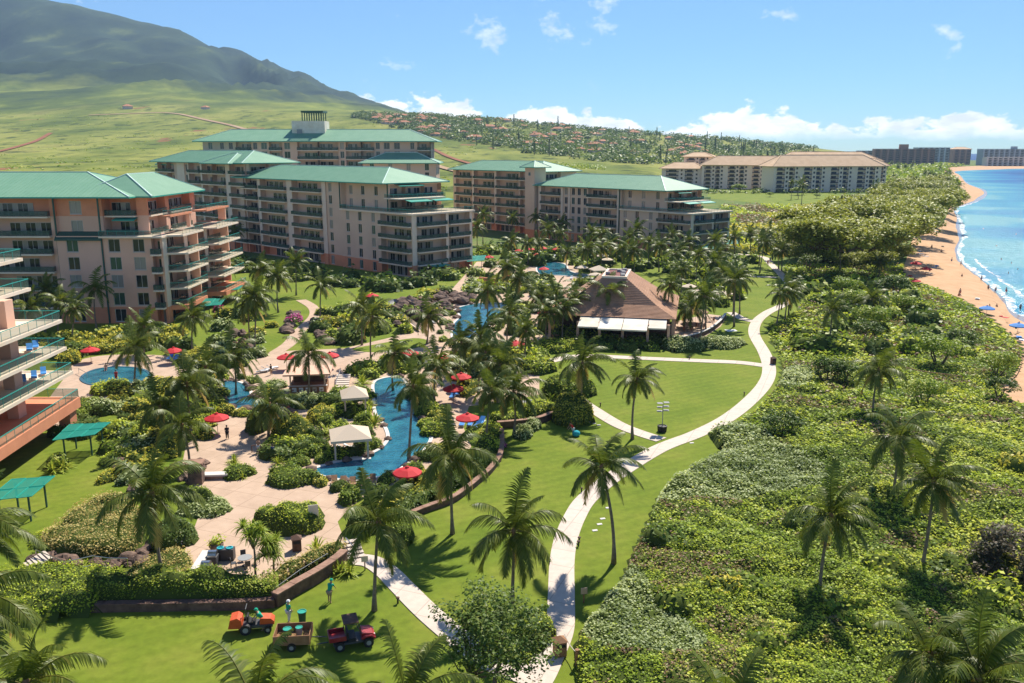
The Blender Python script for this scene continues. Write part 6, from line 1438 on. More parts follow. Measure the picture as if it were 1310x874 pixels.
def umbrella(label, x, y, m='red_canvas', r=1.5, h=2.6, group=None, z=0, tilt=0, name='umbrella'):
    p = P(x, y, z + h - .3); root = thing(name, label, 'umbrella', (p.x, p.y, z), random.uniform(0, 1), group)
    ob('canopy', cached(('umb', r, h, m), lambda: umbrella_mesh(r, h, 8, m)), root)
    def po():
        b = MB(); b.bar((0, 0, 0), (0, 0, h - .05), .03, 0, 6); b.lathe([(.28, 0), (.28, .06), (.05, .1)], 10); return b.mesh('pole', ['wood_dark'])
    pl = ob('pole', cached(('pole', h), po), root)
    def ribs():
        b = MB()
        for k in range(8):
            a = 2 * math.pi * k / 8; b.bar((0, 0, h - .5), (r * .55 * math.cos(a), r * .55 * math.sin(a), h - .32), .012, 0, 3)
        return b.mesh('rib', ['wood_dark'])
    ob('rib', cached(('ribs', r, h), ribs), root); return root
def lounger_parts(m):
    b = MB(); b.box(-.33, 0, .26, .33, 1.9, .31)
    for x in (-.3, .24):
        for y in (.15, 1.7): b.box(x, y, 0, x + .06, y + .06, .26)
    fm = b.mesh('frame', ['white']); b = MB(); b.box(-.31, .02, .312, .31, 1.22, .4); c = b.mesh('cushion', [m]); b = MB(); Mx = Matrix.Translation((0, 1.23, .33)) @ Matrix.Rotation(R(38), 4, 'X'); b.box(-.31, 0, 0, .31, .75, .09, 0, Mx); return fm, c, b.mesh('backrest', [m])
def lounger(label, x, y, rz, m, group, z=.03):
    k = cached(('lng', m), lambda: lounger_parts(m)); p = P(x, y); r = thing('sun_lounger', label, 'lounger', (p.x, p.y, z), rz, group)
    for nm, me in zip(('frame', 'cushion', 'backrest'), k): ob(nm, me, r)
def set_of(lab, px, m, grp, rz=None, sp=13):
    for (x, y) in px: lounger(lab, x, y, random.uniform(-.4, .4) if rz is None else rz, m, grp)
UMB = [((115, 446), 'large red umbrella behind the hot pool'), ((222, 447), 'red umbrella at the hedge end of the hot pool deck'), ((277, 532), 'red umbrella over the towel stand by the deck walkway'), ((366, 455), 'red umbrella beside the two white loungers'), ((422, 453), 'red umbrella behind the bar hut steps'), ((524, 450), 'red umbrella half hidden by the river palm'),
       ((569, 457), 'red umbrella beside the sage hedge'), ((590, 480), 'red umbrella above the yellow-green shrub'), ((580, 495), 'faded red umbrella below its brighter neighbour'), ((598, 532), 'red umbrella over the blue loungers above the curved wall'), ((521, 601), 'red umbrella on the near bank of the river pool'),
       ((660, 438), 'red umbrella beside the branch path hedge'), ((697, 399), 'small red umbrella below the restaurant palms'), ((696, 343), 'red umbrella in front of the bright blue pool'), ((476, 377), 'small red umbrella near the slide shrubs'), ((653, 353), 'red umbrella in the lagoon palms'), ((626, 328), 'red umbrella beside the central block terrace')]
for (x, y), lab in UMB: umbrella(lab, x, y)
for x, y in ((679, 318), (695, 317), (712, 318), (686, 325), (664, 320)): umbrella('red umbrella behind the bright blue pool', x, y, group='umbrellas behind the bright blue pool')
for x, y in ((777, 331), (762, 350), (744, 341), (882, 365), (892, 372), (899, 378), (927, 374)): umbrella('tan umbrella among the restaurant palms', x, y, 'canvas_tan', 1.9, 2.8, 'tan umbrellas by the restaurant')
umbrella('wide brown thatch umbrella on the dining terrace', 890, 397, 'roof_brown', 2.6, 2.9); umbrella('wide pale umbrella with red edge by the bright blue pool', 770, 326, 'canvas_tan', 2.2, 2.9)
set_of('white lounger beside the red umbrella on the river deck', [(343, 476), (350, 474), (356, 472)], 'white', 'white loungers on the river deck', 2.2); set_of('white lounger in a row below the slide lawn', [(488, 466), (496, 466), (504, 465), (518, 466)], 'white', 'white loungers below the slide lawn', 0.1)
set_of('brown lounger with pale towel on the near river bank', [(428, 626), (440, 627), (452, 628), (466, 626), (478, 624)], 'wood', 'loungers on the near river bank', .2); set_of('blue-cushioned lounger by the river deck umbrellas', [(560, 470), (567, 473), (574, 474), (600, 548), (607, 550), (613, 546), (590, 548), (585, 508), (577, 512)], 'blue_canvas', 'blue loungers by the river deck')
set_of('dark lounger on the river deck', [(555, 475), (548, 470), (580, 548), (574, 545), (500, 628), (510, 622), (552, 455), (560, 452)], 'charcoal', 'dark loungers on the river deck'); set_of('blue lounger behind the hot pool', [(215, 462), (222, 463), (229, 462)], 'blue_canvas', 'blue loungers behind the hot pool', 0)
set_of('lounger round the upper pool', [(690, 330), (700, 330), (710, 330), (720, 331), (730, 358), (742, 362), (668, 345), (676, 352), (650, 446), (664, 448), (690, 410), (700, 412), (735, 428), (742, 430)], 'cloth_white', 'loungers round the upper pools'); set_of('white lounger on the grass by the branch path', [(688, 456), (695, 458)], 'white', 'loungers on the grass', 1.0)
for x, y, z_ in ((38, 452, 11.0), (46, 448, 11.0), (30, 492, 7.5), (44, 487, 7.5), (56, 482, 7.5)):
    q = P(x, y, z_); r = thing('sun_lounger', 'blue-cushioned lounger on a terrace of the near terraced end', 'lounger', q, .5, 'blue loungers on the near terraces')
    for nm, me in zip(('frame', 'cushion', 'backrest'), cached(('lng', 'blue_canvas'), lambda: lounger_parts('blue_canvas'))): ob(nm, me, r)
set_of('pale lounger inside the near cabana', [(452, 577), (460, 575)], 'cloth_white', 'loungers in the near cabana', 1.8); set_of('pale lounger on the topiary island', [(345, 507), (350, 504)], 'canvas_tan', 'loungers on the topiary island', 1.4)
def chair_parts(m):
    b = MB(); b.box(-.22, -.22, .42, .22, .22, .46); s = b.mesh('seat', [m]); b = MB(); b.box(-.22, .19, .46, .22, .23, .92); k = b.mesh('backrest', [m]); b = MB(); b.box(-.02, -.02, 0, .02, .02, .42); return s, k, b.mesh('leg', [m])
def chair(label, p, rz, m, group, z=.03):
    k = cached(('chr', m), lambda: chair_parts(m)); r = thing('chair', label, 'chair', (p[0], p[1], z), rz, group); ob('seat', k[0], r); ob('backrest', k[1], r)
    for x in (-.2, .2):
        for y in (-.2, .2): ob('leg', k[2], r, (x, y, 0))
def table(label, p, r_, m, group=None, z=.03):
    t = thing('table', label, 'table', (p[0], p[1], z), 0, group); b = MB(); b.lathe([(r_, .71), (r_, .75)], 14); b.build('tabletop', m, t); b = MB(); b.lathe([(.3, 0), (.3, .03), (.04, .06), (.04, .71)], 8); b.build('pedestal', 'black', t)
c = P(314, 724); table('round grey metal table on the lower deck', c, .6, 'grey')
for k, a in enumerate((.4, 2.0, 3.6, 5.2)): chair('dark chair at the round grey deck table', (c.x + math.cos(a) * .95, c.y + math.sin(a) * .95), a - math.pi / 2, 'charcoal', 'chairs at the deck table')
for x, y in ((880, 424), (896, 420), (908, 412)):
    c = P(x, y); table('round table on the dining terrace', c, .5, 'wood', 'dining terrace tables')
    for a in (.5, 2.1, 3.7, 5.2): chair('orange-brown wooden chair on the dining terrace', (c.x + math.cos(a) * .9, c.y + math.sin(a) * .9), a - math.pi / 2, 'wood', 'dining terrace chairs')
c = P(668, 521); table('grey table above the low curved wall', c, .7, 'grey'); 
for a in (.3, 1.9, 3.4, 5.0): chair('white chair at the table above the low curved wall', (c.x + math.cos(a) * 1.05, c.y + math.sin(a) * 1.05), a - math.pi / 2, 'white', 'chairs above the curved wall')

# ------------------------------------------------------------------ restaurant
rt = thing('restaurant', 'low restaurant with stepped brown shingle hip roof and cream awnings', 'restaurant', (20.2, 164.5, 0), R(-12))
def ringrect(hx, hy, z): return [(-hx, -hy, z), (hx, -hy, z), (hx, hy, z), (-hx, hy, z)]
prof = [(11.8, 13.0, 4.7), (8.2, 9.4, 6.4), (2.2, 5.2, 10.7)]
courses = []
for (a, b_) in zip(prof, prof[1:]):
    n = 10 if a is prof[0] else 16
    for k in range(n):
        t0, t1 = k / n, (k + 1) / n; f = lambda t: tuple(a[i] + (b_[i] - a[i]) * t for i in range(3)); courses.append((f(t0), f(t1)))
rf = MB(); r0 = ringrect(*prof[0]); rf.quad(*r0[::-1]); rf.build('soffit', 'wood_dark', rt)
rfo = None
for lo, hi in courses:
    m_ = MB(); A = ringrect(lo[0], lo[1], lo[2] + .09); B2 = ringrect(hi[0], hi[1], hi[2] + .03); A0 = ringrect(lo[0], lo[1], lo[2] - .02)
    for j in range(4):
        q = (j + 1) % 4; m_.quad(A[j], A[q], B2[q], B2[j]); m_.quad(A0[j], A0[q], A[q], A[j])
    o = m_.build('roof' if rfo is None else 'shingle_course', 'roof_brown', rt if rfo is None else rfo); rfo = rfo or o
hx, hy, z = prof[-1]
m_ = MB(); m_.box(-hx + .3, -hy + .3, z - .1, hx - .3, hy - .3, z + .06); m_.build('roof_well', 'mesh_red', rt)
m_ = MB()
for (x0, y0, x1, y1) in ((-hx - .15, -hy - .15, hx + .15, -hy + .3), (-hx - .15, hy - .3, hx + .15, hy + .15), (-hx - .15, -hy + .3, -hx + .3, hy - .3), (hx - .3, -hy + .3, hx + .15, hy - .3)): m_.box(x0, y0, z - .1, x1, y1, z + .3)
m_.build('parapet', 'slab_cream', rt)
for k in range(7):
    m_ = MB(); x = random.uniform(-1.6, 1.6); y = -4.3 + k * 1.35; m_.box(x - .4, y - .35, z + .06, x + .4, y + .35, z + .6); m_.build('roof_vent', 'grey', rt)
m_ = MB(); m_.box(-10.4, -6, 0, 10.2, 12, 4.55); m_.build('wall', 'wood_dark', rt); m_ = MB(); m_.box(-11, -15.5, .0, 11.2, -6.01, .12); m_.build('floor', 'deck', rt)
for k, (x0, x1) in enumerate(((-5.2, -1.6), (-1.5, 2.6), (2.7, 7.0), (7.1, 10.2))):
    m_ = MB(); d = (-17.0, -18.2, -18.2, -16.0)[k]; m_.quad((x0, d, 3.6), (x1, d, 3.6), (x1, -12.8, 4.62), (x0, -12.8, 4.62)); m_.quad((x0, -12.8, 4.58), (x1, -12.8, 4.58), (x1, d, 3.56), (x0, d, 3.56)); m_.quad((x0, d, 3.35), (x1, d, 3.35), (x1, d, 3.6), (x0, d, 3.6)); m_.build('awning', 'off_white', rt)
for x in (-10.5, -5.4, -1.5, 2.6, 7.0, 10.6):
    m_ = MB(); m_.box(x - .22, -15.2, 0, x + .22, -14.8, 4.1); m_.build('column', 'wall_pink', rt)
for y in (-10, -3, 4, 11):
    m_ = MB(); m_.box(11.0, y, 0, 11.5, y + .5, 4.7); m_.build('column', 'wall_pink', rt)
for k in range(9):
    x, y = -9.5 + (k % 5) * 4.2, -9 - (k // 5) * 3.4; q = rt.matrix_basis @ Vector((x, y, 0)); table('round table under the restaurant awning', q, .55, 'wood', 'tables under the restaurant awning', .12)
    for a in (.6, 3.7): chair('orange-brown chair under the restaurant awning', (q.x + math.cos(a) * .85, q.y + math.sin(a) * .85), a - math.pi / 2, 'wood', 'chairs under the restaurant awning', .12)

# ------------------------------------------------------------------ cabanas, bar hut, slatted shades
def cabana(label, x, y, w, d, h, m='canvas_tan', rz=0.25):
    r = thing('cabana', label, 'cabana', P(x, y), rz)
    for sx in (-1, 1):
        for sy in (-1, 1):
            b = MB(); b.box(sx * w / 2 - .1, sy * d / 2 - .1, 0, sx * w / 2 + .1, sy * d / 2 + .1, h); b.build('post', 'wall_cream', r)
    b = MB(); X, Y = w / 2 + .45, d / 2 + .45; ap = (0, 0, h + 1.15); cs = [(-X, -Y, h), (X, -Y, h), (X, Y, h), (-X, Y, h)]
    for k in range(4): b.tri(cs[k], cs[(k + 1) % 4], ap); p, q = cs[k], cs[(k + 1) % 4]; b.quad((p[0], p[1], h - .28), (q[0], q[1], h - .28), q, p)
    b.build('canopy', m, r); b = MB(); b.box(-w / 2 - .3, -d / 2 - .3, 0, w / 2 + .3, d / 2 + .3, .1); b.build('platform', 'stone_pale', r)
cabana('tan hip-roofed cabana beside the river pool bend', 449, 582, 3.6, 3.6, 2.5); cabana('smaller tan cabana behind the river pool bend', 454, 528, 2.6, 3.2, 2.6); cabana('tan canopy at the foot of the bright blue pool', 766, 357, 3.5, 3.5, 2.6)
bh = thing('bar_hut', 'poolside bar hut with wide flat pinkish roof and open counter', 'hut', P(396, 499), .12)
b = MB(); b.box(-2.6, -1.9, 0, 2.6, 1.9, 1.1); b.build('counter', 'wood', bh); b = MB(); b.box(-2.2, .6, 1.1, 2.2, 1.8, 2.8); b.build('back_wall', 'wood_dark', bh)
b = MB(); b.box(-3.3, -2.7, 2.8, 3.3, 2.7, 3.02); b.build('roof', 'wall_pink', bh); b = MB(); b.box(-2.75, -2.05, 1.1, 2.75, -1.5, 1.17); b.build('counter_top', 'stone_pale', bh)
for sx in (-2.5, 2.3):
    for sy in (-1.9, 1.7): b = MB(); b.box(sx, sy, 1.1, sx + .2, sy + .2, 2.8); b.build('post', 'wall_cream', bh)
for k in range(5):
    b = MB(); b.box(-2.2 + k * .95, -1.96, .3, -1.6 + k * .95, -1.905, .9); b.build('poster', random.choice(['white', 'blue_canvas', 'canvas_tan', 'red_canvas']), bh)
for k in range(5):
    p = bh.matrix_basis @ Vector((-2.0 + k, -2.6, 0)); r = thing('bar_stool', 'bar stool along the poolside hut counter', 'stool', (p.x, p.y, .03), 0, 'bar hut stools'); b = MB(); b.lathe([(.18, .7), (.18, .76)], 10); b.build('seat', 'wood', r); b = MB(); b.lathe([(.2, 0), (.2, .03), (.03, .05), (.03, .7)], 8); b.build('pedestal', 'black', r)
def shade(label, corners, h, name='slatted_shade', nx_=3, ny_=2):
    """green slatted canopy on four posts; corners are the feet's photo positions, front-left, front-right, back-right, back-left"""
    w = [P(*c_) for c_ in corners]; r = thing(name, label, 'pergola', w[0]); o = r.location.copy(); w = [p - o for p in w]
    for p in w:
        b = MB(); b.box(p.x - .07, p.y - .07, 0, p.x + .07, p.y + .07, h); b.build('post', 'spout', r)
    e = .18; c0 = sum(w, Vector()) / 4; W_ = [p + (p - c0) * .55 for p in w]
    L2 = lambda u, v: (W_[0] * (1 - u) + W_[1] * u) * (1 - v) + (W_[3] * (1 - u) + W_[2] * u) * v
    for i in range(nx_):
        for j in range(ny_):
            u0, u1, v0, v1 = (i + .015) / nx_, (i + .985) / nx_, (j + .02) / ny_, (j + .98) / ny_; z = h + .02 + .05 * ((i + j) % 2); P4 = [L2(u0, v0), L2(u1, v0), L2(u1, v1), L2(u0, v1)]
            fr = MB()
            for k in range(4):
                a, q = P4[k].copy(), P4[(k + 1) % 4].copy(); a.z = q.z = z + .06; fr.bar(a, q, .05)
            pn = fr.build('panel', 'green_slat', r)
            ns = 9
            for k in range(ns):
                a, q = L2(u0, v0 + (v1 - v0) * (k + .5) / ns), L2(u1, v0 + (v1 - v0) * (k + .5) / ns); a.z = q.z = z + .06; d = (L2(u0, v1) - L2(u0, v0)) / ns * .29
                s = MB(); s.quad(a - d, q - d, q + d, a + d); s.quad(*(v - Vector((0, 0, .03)) for v in (a + d, q + d, q - d, a - d))); s.build('slat', 'green_slat', pn)
shade('green slatted shade canopy on dark posts on the slope lawn beside the salmon beam', [(84, 588), (118, 583), (132, 572), (98, 574)], 2.6); shade('green slatted shade canopy nearest the variegated shrub bed', [(2, 672), (40, 667), (60, 649), (24, 652)], 2.7)
shade('small green slatted shade beside the stepped terraces', [(262, 409), (280, 408), (284, 402), (268, 402)], 3.0, nx_=2); shade('small green slatted shade further along the stepped terraces', [(290, 388), (304, 387), (308, 383), (296, 383)], 3.0, nx_=2)
shade('green slatted shade at the garden corner of the central block', [(602, 347), (616, 346), (618, 341), (606, 342)], 3.0, nx_=2); shade('green slatted shade at the sea corner of the stair tower block', [(901, 330), (916, 330), (918, 326), (904, 326)], 3.0, nx_=2); shade('second green slatted shade beyond the stair tower block', [(926, 323), (940, 323), (942, 319), (929, 319)], 3.0, nx_=2)

# ------------------------------------------------------------------ small deck and lawn furniture
bq = thing('barbecue_counter', 'pale stone counter with two domed metal grills', 'barbecue', P(251, 742), .05); b = MB(); b.box(-.5, 0, 0, .25, 3.6, .85); b.build('counter', 'stone_pale', bq)
for y in (.7, 2.6):
    b = MB(); b.box(.251, y - .45, .2, 1.05, y + .45, .85); g = b.build('grill', 'charcoal', bq); b = MB(); b.tube([(.3, y, .9), (1.0, y, .9)], [.42, .42], 0, 14); b.build('lid', 'metal', g)
bn = thing('recycling_bin', 'pair of dark bins with teal tops beside the planter bowl', 'bin', P(289, 716), .05); b = MB(); b.box(-.75, -.35, 0, .75, .35, 1.05); b.build('cabinet', 'charcoal', bn)
for x in (-.38, .38):
    b = MB(); b.lathe([(.3, 1.05), (.3, 1.13), (.2, 1.14), (.19, 1.06)], 12, 0, (x, 0, 0)); b.build('lid', 'cloth_teal', bn)
pl = thing('planter', 'brown bowl planter with leafy plant beside the bins', 'planter', P(277, 704)); b = MB(); b.lathe([(.35, 0), (.62, .4), (.62, .7), (.5, .72), (.5, .6)], 14); b.build('bowl', 'rock', pl, smooth=True)
C = np.stack([rng.normal(0, .4, 140), rng.normal(0, .35, 140), rng.uniform(.65, 1.3, 140)], 1); ob('plant', np_mesh('plant', leaf_quads(C, .28), quads(140), ['leaf_bright'], None, rng.uniform(0, 1, 140)), pl)
def litter(label, x, y, m, s=1.0):
    r = thing('litter_bin', label, 'bin', P(x, y), .3); b = MB(); b.box(-.38 * s, -.38 * s, .06, .38 * s, .38 * s, 1.15 * s); b.build('body', m, r); b = MB(); X = .46 * s; cs = [(-X, -X, 1.152 * s), (X, -X, 1.152 * s), (X, X, 1.152 * s), (-X, X, 1.152 * s)]
    for k in range(4): b.tri(cs[k], cs[(k + 1) % 4], (0, 0, 1.5 * s))
    b.quad(*cs[::-1]); b.build('lid', m, r); b = MB(); b.box(-.3 * s, -.395 * s, .75 * s, .3 * s, -.382 * s, 1.0 * s); b.build('opening', 'black', r)
litter('dark wooden litter bin on the lower deck', 380, 704, 'wood_dark'); litter('brown wooden litter bin at the beach path fork', 716, 838, 'wood')
litter('small dark litter bin where the branch path meets the beach path', 989, 466, 'wood_dark', .9)
def board(label, x, y, w, h, m, zt, name='sign_board'):
    r = thing(name, label, 'sign', P(x, y), .2); b = MB(); b.box(-w / 2, -.03, zt - h, w / 2, .03, zt); b.build('panel', m, r); b = MB(); b.box(-.05, .031, 0, .05, .11, zt - .05); b.build('post', 'wood', r)
board('white sign board in the deck shrub island', 402, 676, .9, 1.2, 'off_white', 2.3); board('small tan sign on a post beside the deck steps', 467, 730, .55, .5, 'canvas_tan', 1.3); board('small brown sign on a post by the path fork', 747, 772, .5, .5, 'roof_tan', 1.3)
sp_ = thing('speaker_pole', 'slim pole with flat square plates in a dark round pot on the upper lawn', 'pole', P(847, 552)); b = MB(); b.lathe([(.55, 0), (.62, .75), (.5, .78), (.48, .7)], 8); b.build('pot', 'black', sp_); b = MB(); b.bar((0, 0, .7), (0, 0, 3.6), .05, 0, 6); b.build('pole', 'grey', sp_)
for k, (x, z) in enumerate(((-.4, 3.1), (.4, 3.2), (-.4, 2.6), (.4, 2.7), (-.4, 3.6), (.4, 3.7))):
    b = MB(); b.box(x - .33, -.3, z, x + .33, .3, z + .06); b.build('plate', 'grey', sp_)
for x, y in ((509, 772), (741, 694), (740, 699), (744, 630), (768, 520), (952, 506), (882, 460)):
    r = thing('path_light', 'small dark bollard light at the lawn edge of the path', 'light', P(x, y), 0, 'lawn path lights'); b = MB(); b.lathe([(.07, 0), (.07, .45)], 8); b.build('post', 'black', r); b = MB(); b.lathe([(.16, .45), (.14, .52), (.03, .56)], 8); b.build('cap', 'wood_dark', r)
for k, (x, y) in enumerate(((751, 538), (755, 540), (760, 542), (766, 544), (771, 664), (767, 671), (761, 679), (778, 650), (885, 567))):
    b = MB(); b.prism([(-.25, -.16), (.24, -.15), (.26, .15), (-.23, .16)], 0, .05); tag(b.build('stepping_stone', 'stone_pale', None, P(x, y), .3), 'pale rectangular stepping stone set in the grass', 'stone', 'stepping stones in the lawn')
for k, (x, y) in enumerate(((738, 852), (747, 848), (782, 846))):
    r = thing('rope_post', ('wooden rope post beside the brown litter bin', 'wooden rope post between two others at the pale slab steps', 'wooden rope post beside the grey-green shrubs')[k], 'post', P(x, y)); b = MB(); b.lathe([(.13, -.1), (.13, 1.15), (.15, 1.16), (.15, 1.24)], 10); b.build('post', 'wood', r)
def rope(label, a, q, z=1.0):
    A, B2 = P(*a), P(*q); pts = [A.lerp(B2, t) + Vector((0, 0, z - .35 * 4 * t * (1 - t) * .6)) for t in np.linspace(0, 1, 9)]; b = MB(); b.tube([p - A for p in pts], [.035] * 9, 0, 5); tag(b.build('rope', 'rope', None, A), label, 'rope')
rope('thick pale rope between the shrub and the first rope post', (722, 828), (738, 852)); rope('thick pale rope slung between the two rope posts', (747, 848), (782, 846)); rope('thick pale rope running from the last rope post into the shrubs', (782, 846), (820, 862))
r = thing('stone_planter', 'square dark stone pier with flat top beside the deck', 'pier', P(252, 618), .1); b = MB(); b.box(-.7, -.6, 0, .7, .6, 2.2); b.build('body', 'rock', r); b = MB(); b.box(-.85, -.75, 2.202, .85, .75, 2.4); b.build('cap', 'brick_red', r)
r = thing('bench', 'low stone bench beside the stone pier', 'bench', P(276, 612), .1); b = MB(); b.box(-1.4, -.5, .4, 1.4, .5, .58); b.build('seat', 'stone_pale', r); b = MB(); b.box(-1.2, -.4, 0, 1.2, .4, .398); b.build('base', 'brick_red', r)
r = thing('bench', 'dark open bench rail behind the deck walkers', 'bench', P(356, 578), .1); b = MB(); b.box(-3, -.05, .8, 3, .05, .9); b.build('rail', 'wood_dark', r)
for k in range(7):
    b = MB(); b.box(-3 + k * .98, -.05, 0, -2.9 + k * .98, .05, .8); b.build('post', 'wood_dark', r)
# ------------------------------------------------------------------ people
def skin_mesh(name, J, E, Rd, m, parent, sub=1):
    me = bpy.data.meshes.new(name); keys = list(J); me.from_pydata([J[k] for k in keys], [(keys.index(a), keys.index(b_)) for a, b_ in E], []); me.materials.append(MATS[m]); o = ob(name, me, parent)
    md = o.modifiers.new('Skin', 'SKIN'); md.use_smooth_shade = True
    for i, k in enumerate(keys): me.skin_vertices[0].data[i].radius = (Rd[k], Rd[k])
    me.skin_vertices[0].data[0].use_root = True
    o.modifiers.new('Sub', 'SUBSURF').levels = sub; o.modifiers['Sub'].render_levels = sub; return o
def person(label, loc, rz, shirt, pants, hat=None, pose='stand', group=None, short=True, bare=False, z=0.0, s=1.0):
    r = thing('person', label, 'person', (loc[0], loc[1], z), rz, group); r.scale = (s, s, s)
    lean = {'stand': 0, 'walk': .04, 'bend': .28, 'sit': .1, 'wade': .05}[pose]; hip = {'sit': .25}.get(pose, .92)
    J = {'pel': (0, 0, hip), 'bel': (0, -lean * .4, hip + .2), 'che': (0, -lean, hip + .42), 'nec': (0, -lean * 1.25, hip + .58), 'hd0': (0, -lean * 1.35 - .01, hip + .66), 'hd1': (0, -lean * 1.4 - .02, hip + .76)}
    Rd = {'pel': .145, 'bel': .135, 'che': .155, 'nec': .055, 'hd0': .085, 'hd1': .09}
    E_l = [('pel', 'bel'), ('bel', 'che'), ('che', 'nec'), ('nec', 'hd0'), ('hd0', 'hd1')]; st = {'walk': .24, 'wade': .12}.get(pose, .03)
    for sx, n in ((-1, 'l'), (1, 'r')):
        fw = st * sx
        J.update({'hip' + n: (sx * .09, 0, hip - .04)}); Rd['hip' + n] = .1
        if pose == 'sit': J.update({'kne' + n: (sx * .12, -.42, hip + .22), 'ank' + n: (sx * .13, -.72, .07), 'toe' + n: (sx * .14, -.9, .05)})
        else: J.update({'kne' + n: (sx * .1, -fw * .6 - .02, .48), 'ank' + n: (sx * .1, -fw * .9 + (.1 if fw < 0 else 0), .08), 'toe' + n: (sx * .12, -fw * .9 - .16 + (.1 if fw < 0 else 0), .04)})
        Rd.update({'kne' + n: .065, 'ank' + n: .045, 'toe' + n: .04}); E_l += [('pel', 'hip' + n), ('hip' + n, 'kne' + n), ('kne' + n, 'ank' + n), ('ank' + n, 'toe' + n)]
        sh = Vector((sx * .19, -lean, hip + .5)); el_ = sh + Vector((sx * .03, -.02 - lean * .5 + fw * .4, -.28)); wr = el_ + Vector((-sx * .02, -.14 - fw * .2 - lean * .3, -.2)); hd = wr + Vector((0, -.05, -.06))
        J.update({'sho' + n: tuple(sh), 'elb' + n: tuple(el_), 'wri' + n: tuple(wr), 'pal' + n: tuple(hd)}); Rd.update({'sho' + n: .062, 'elb' + n: .043, 'wri' + n: .03, 'pal' + n: .032}); E_l += [('che', 'sho' + n), ('sho' + n, 'elb' + n), ('elb' + n, 'wri' + n), ('wri' + n, 'pal' + n)]
        for q in range(5):
            tip = hd + (Vector((sx * (-.03 + .02 * q), -.03, -.075 + .006 * abs(q - 2))) if q < 4 else Vector((-sx * .05, -.04, -.02))); J['f%d%s' % (q, n)] = tuple(tip); Rd['f%d%s' % (q, n)] = .009; E_l.append(('pal' + n, 'f%d%s' % (q, n)))
    skin_mesh('body', J, E_l, Rd, 'skin', r)
    def garment(nm, keys, grow, m, ends={}):
        j = {k: J[k] for k in keys}; rd = {k: Rd[k] * grow + .012 for k in keys}
        for k, (a, b_, t) in ends.items(): j[k] = tuple(Vector(J[a]).lerp(Vector(J[b_]), t)); rd[k] = (Rd[a] * (1 - t) + Rd[b_] * t) * grow + .018
        e = [(a, b_) for a, b_ in E_l if a in j and b_ in j] + [(ends[k][0], k) for k in ends]; skin_mesh(nm, j, e, rd, m, r)
    if not bare: garment('shirt', ['pel', 'bel', 'che', 'shol', 'shor'], 1.1, shirt, {'sll': ('shol', 'elbl', .7), 'slr': ('shor', 'elbr', .7)})
    if short: garment('shorts', ['pel', 'hipl', 'hipr'], 1.13, pants, {'el': ('hipl', 'knel', .8), 'er': ('hipr', 'kner', .8)})
    else: garment('trousers', ['pel', 'hipl', 'hipr', 'knel', 'kner'], 1.16, pants, {'el': ('knel', 'ankl', .85), 'er': ('kner', 'ankr', .85)})
    hc = Vector(J['hd1']); b = MB()
    if hat: b.lathe([(.15, -.0), (.155, .012), (.112, .02), (.11, .09), (.05, .125)], 12, 0, hc + Vector((0, 0, .01))); b.build('hat', hat, r)
    else: b.lathe([(.098, -.06), (.108, 0), (.1, .06), (.06, .105), (.01, .12)], 10, 0, hc + Vector((0, .018, .0))); b.build('hair', 'hair', r, smooth=True)
    b = MB(); b.lathe([(.012, 0), (.016, .03), (.006, .05)], 6, 0, hc + Vector((0, -.097, -.05))); b.build('nose', 'skin', r)
    for sx in (-1, 1):
        b = MB(); b.lathe([(.012, 0), (.012, .014)], 6, 0, hc + Vector((sx * .034, -.088, -.012))); b.build('eye', 'hair', r)
    return r
person('gardener in a green shirt, khaki shorts and green hat bending by the spiky plants', P(422, 771), 2.9, 'shirt_green', 'cloth_khaki', 'shirt_green', 'bend'); person('gardener in a green shirt and pale trousers standing behind the trailer', P(370, 796), 2.4, 'shirt_green', 'cloth_white', 'cloth_white', short=False)
person('gardener in a green shirt and green cap standing beside the orange mower', P(337, 806), -1.3, 'shirt_green', 'cloth_khaki', 'shirt_green', 'bend', short=False); person('guest with bare chest and white shorts walking on the deck past the bench', P(331, 580), .2, 'skin', 'cloth_white', pose='walk', bare=True)
person('guest in dark blue shirt walking on the deck beside the shrub island', P(350, 587), -.5, 'cloth_blue', 'cloth_black', pose='walk'); person('attendant in black standing by the towel stand umbrella', P(291, 562), .4, 'cloth_black', 'cloth_black', short=False)
person('person in pink bending over a teal bag on the lawn in a palm shadow', P(733, 557), -1.2, 'cloth_red', 'cloth_white', pose='bend'); b = MB(); b.lathe([(.3, 0), (.5, .2), (.45, .55), (.2, .7)], 10); tag(b.build('bag', 'cloth_teal', None, P(737, 558), smooth=True), 'teal cloth bundle on the lawn in a palm shadow', 'bag')
person('swimmer sitting on the hot pool rim', P(136, 474), .3, 'skin', 'cloth_blue', pose='sit', bare=True, z=.1); person('person wrapped in red standing in the hot pool', P(149, 485), .3, 'cloth_red', 'cloth_red', z=-.35, short=False); person('guest in red sitting by the topiary island', P(368, 528), 1.0, 'cloth_red', 'cloth_red', pose='sit', z=.1)
person('dark-clad guest standing behind the near river loungers', P(464, 622), .2, 'cloth_black', 'cloth_black'); person('guest standing at the bar hut counter', P(347, 480), 1.2, 'cloth_black', 'cloth_khaki')
for x, y, c1 in ((982, 340, 'cloth_red'), (985, 336, 'cloth_blue'), (988, 335, 'cloth_white')): person('walker on the far bend of the beach path', P(x, y), random.uniform(-.5, .5), c1, 'cloth_black', pose='walk', group='walkers on the far path')
def beachz(x, y): return -1.55
for k, (x, y) in enumerate(((1217, 336), (1229, 340), (1255, 360), (1273, 375), (1287, 376), (1305, 398), (1264, 372), (1230, 358))):
    person('bather standing at the water line', P(x, y, -1.9), random.uniform(0, 6), 'skin', random.choice(['cloth_black', 'cloth_blue', 'cloth_red']), pose='wade', group='bathers at the water line', bare=True, z=-1.95)
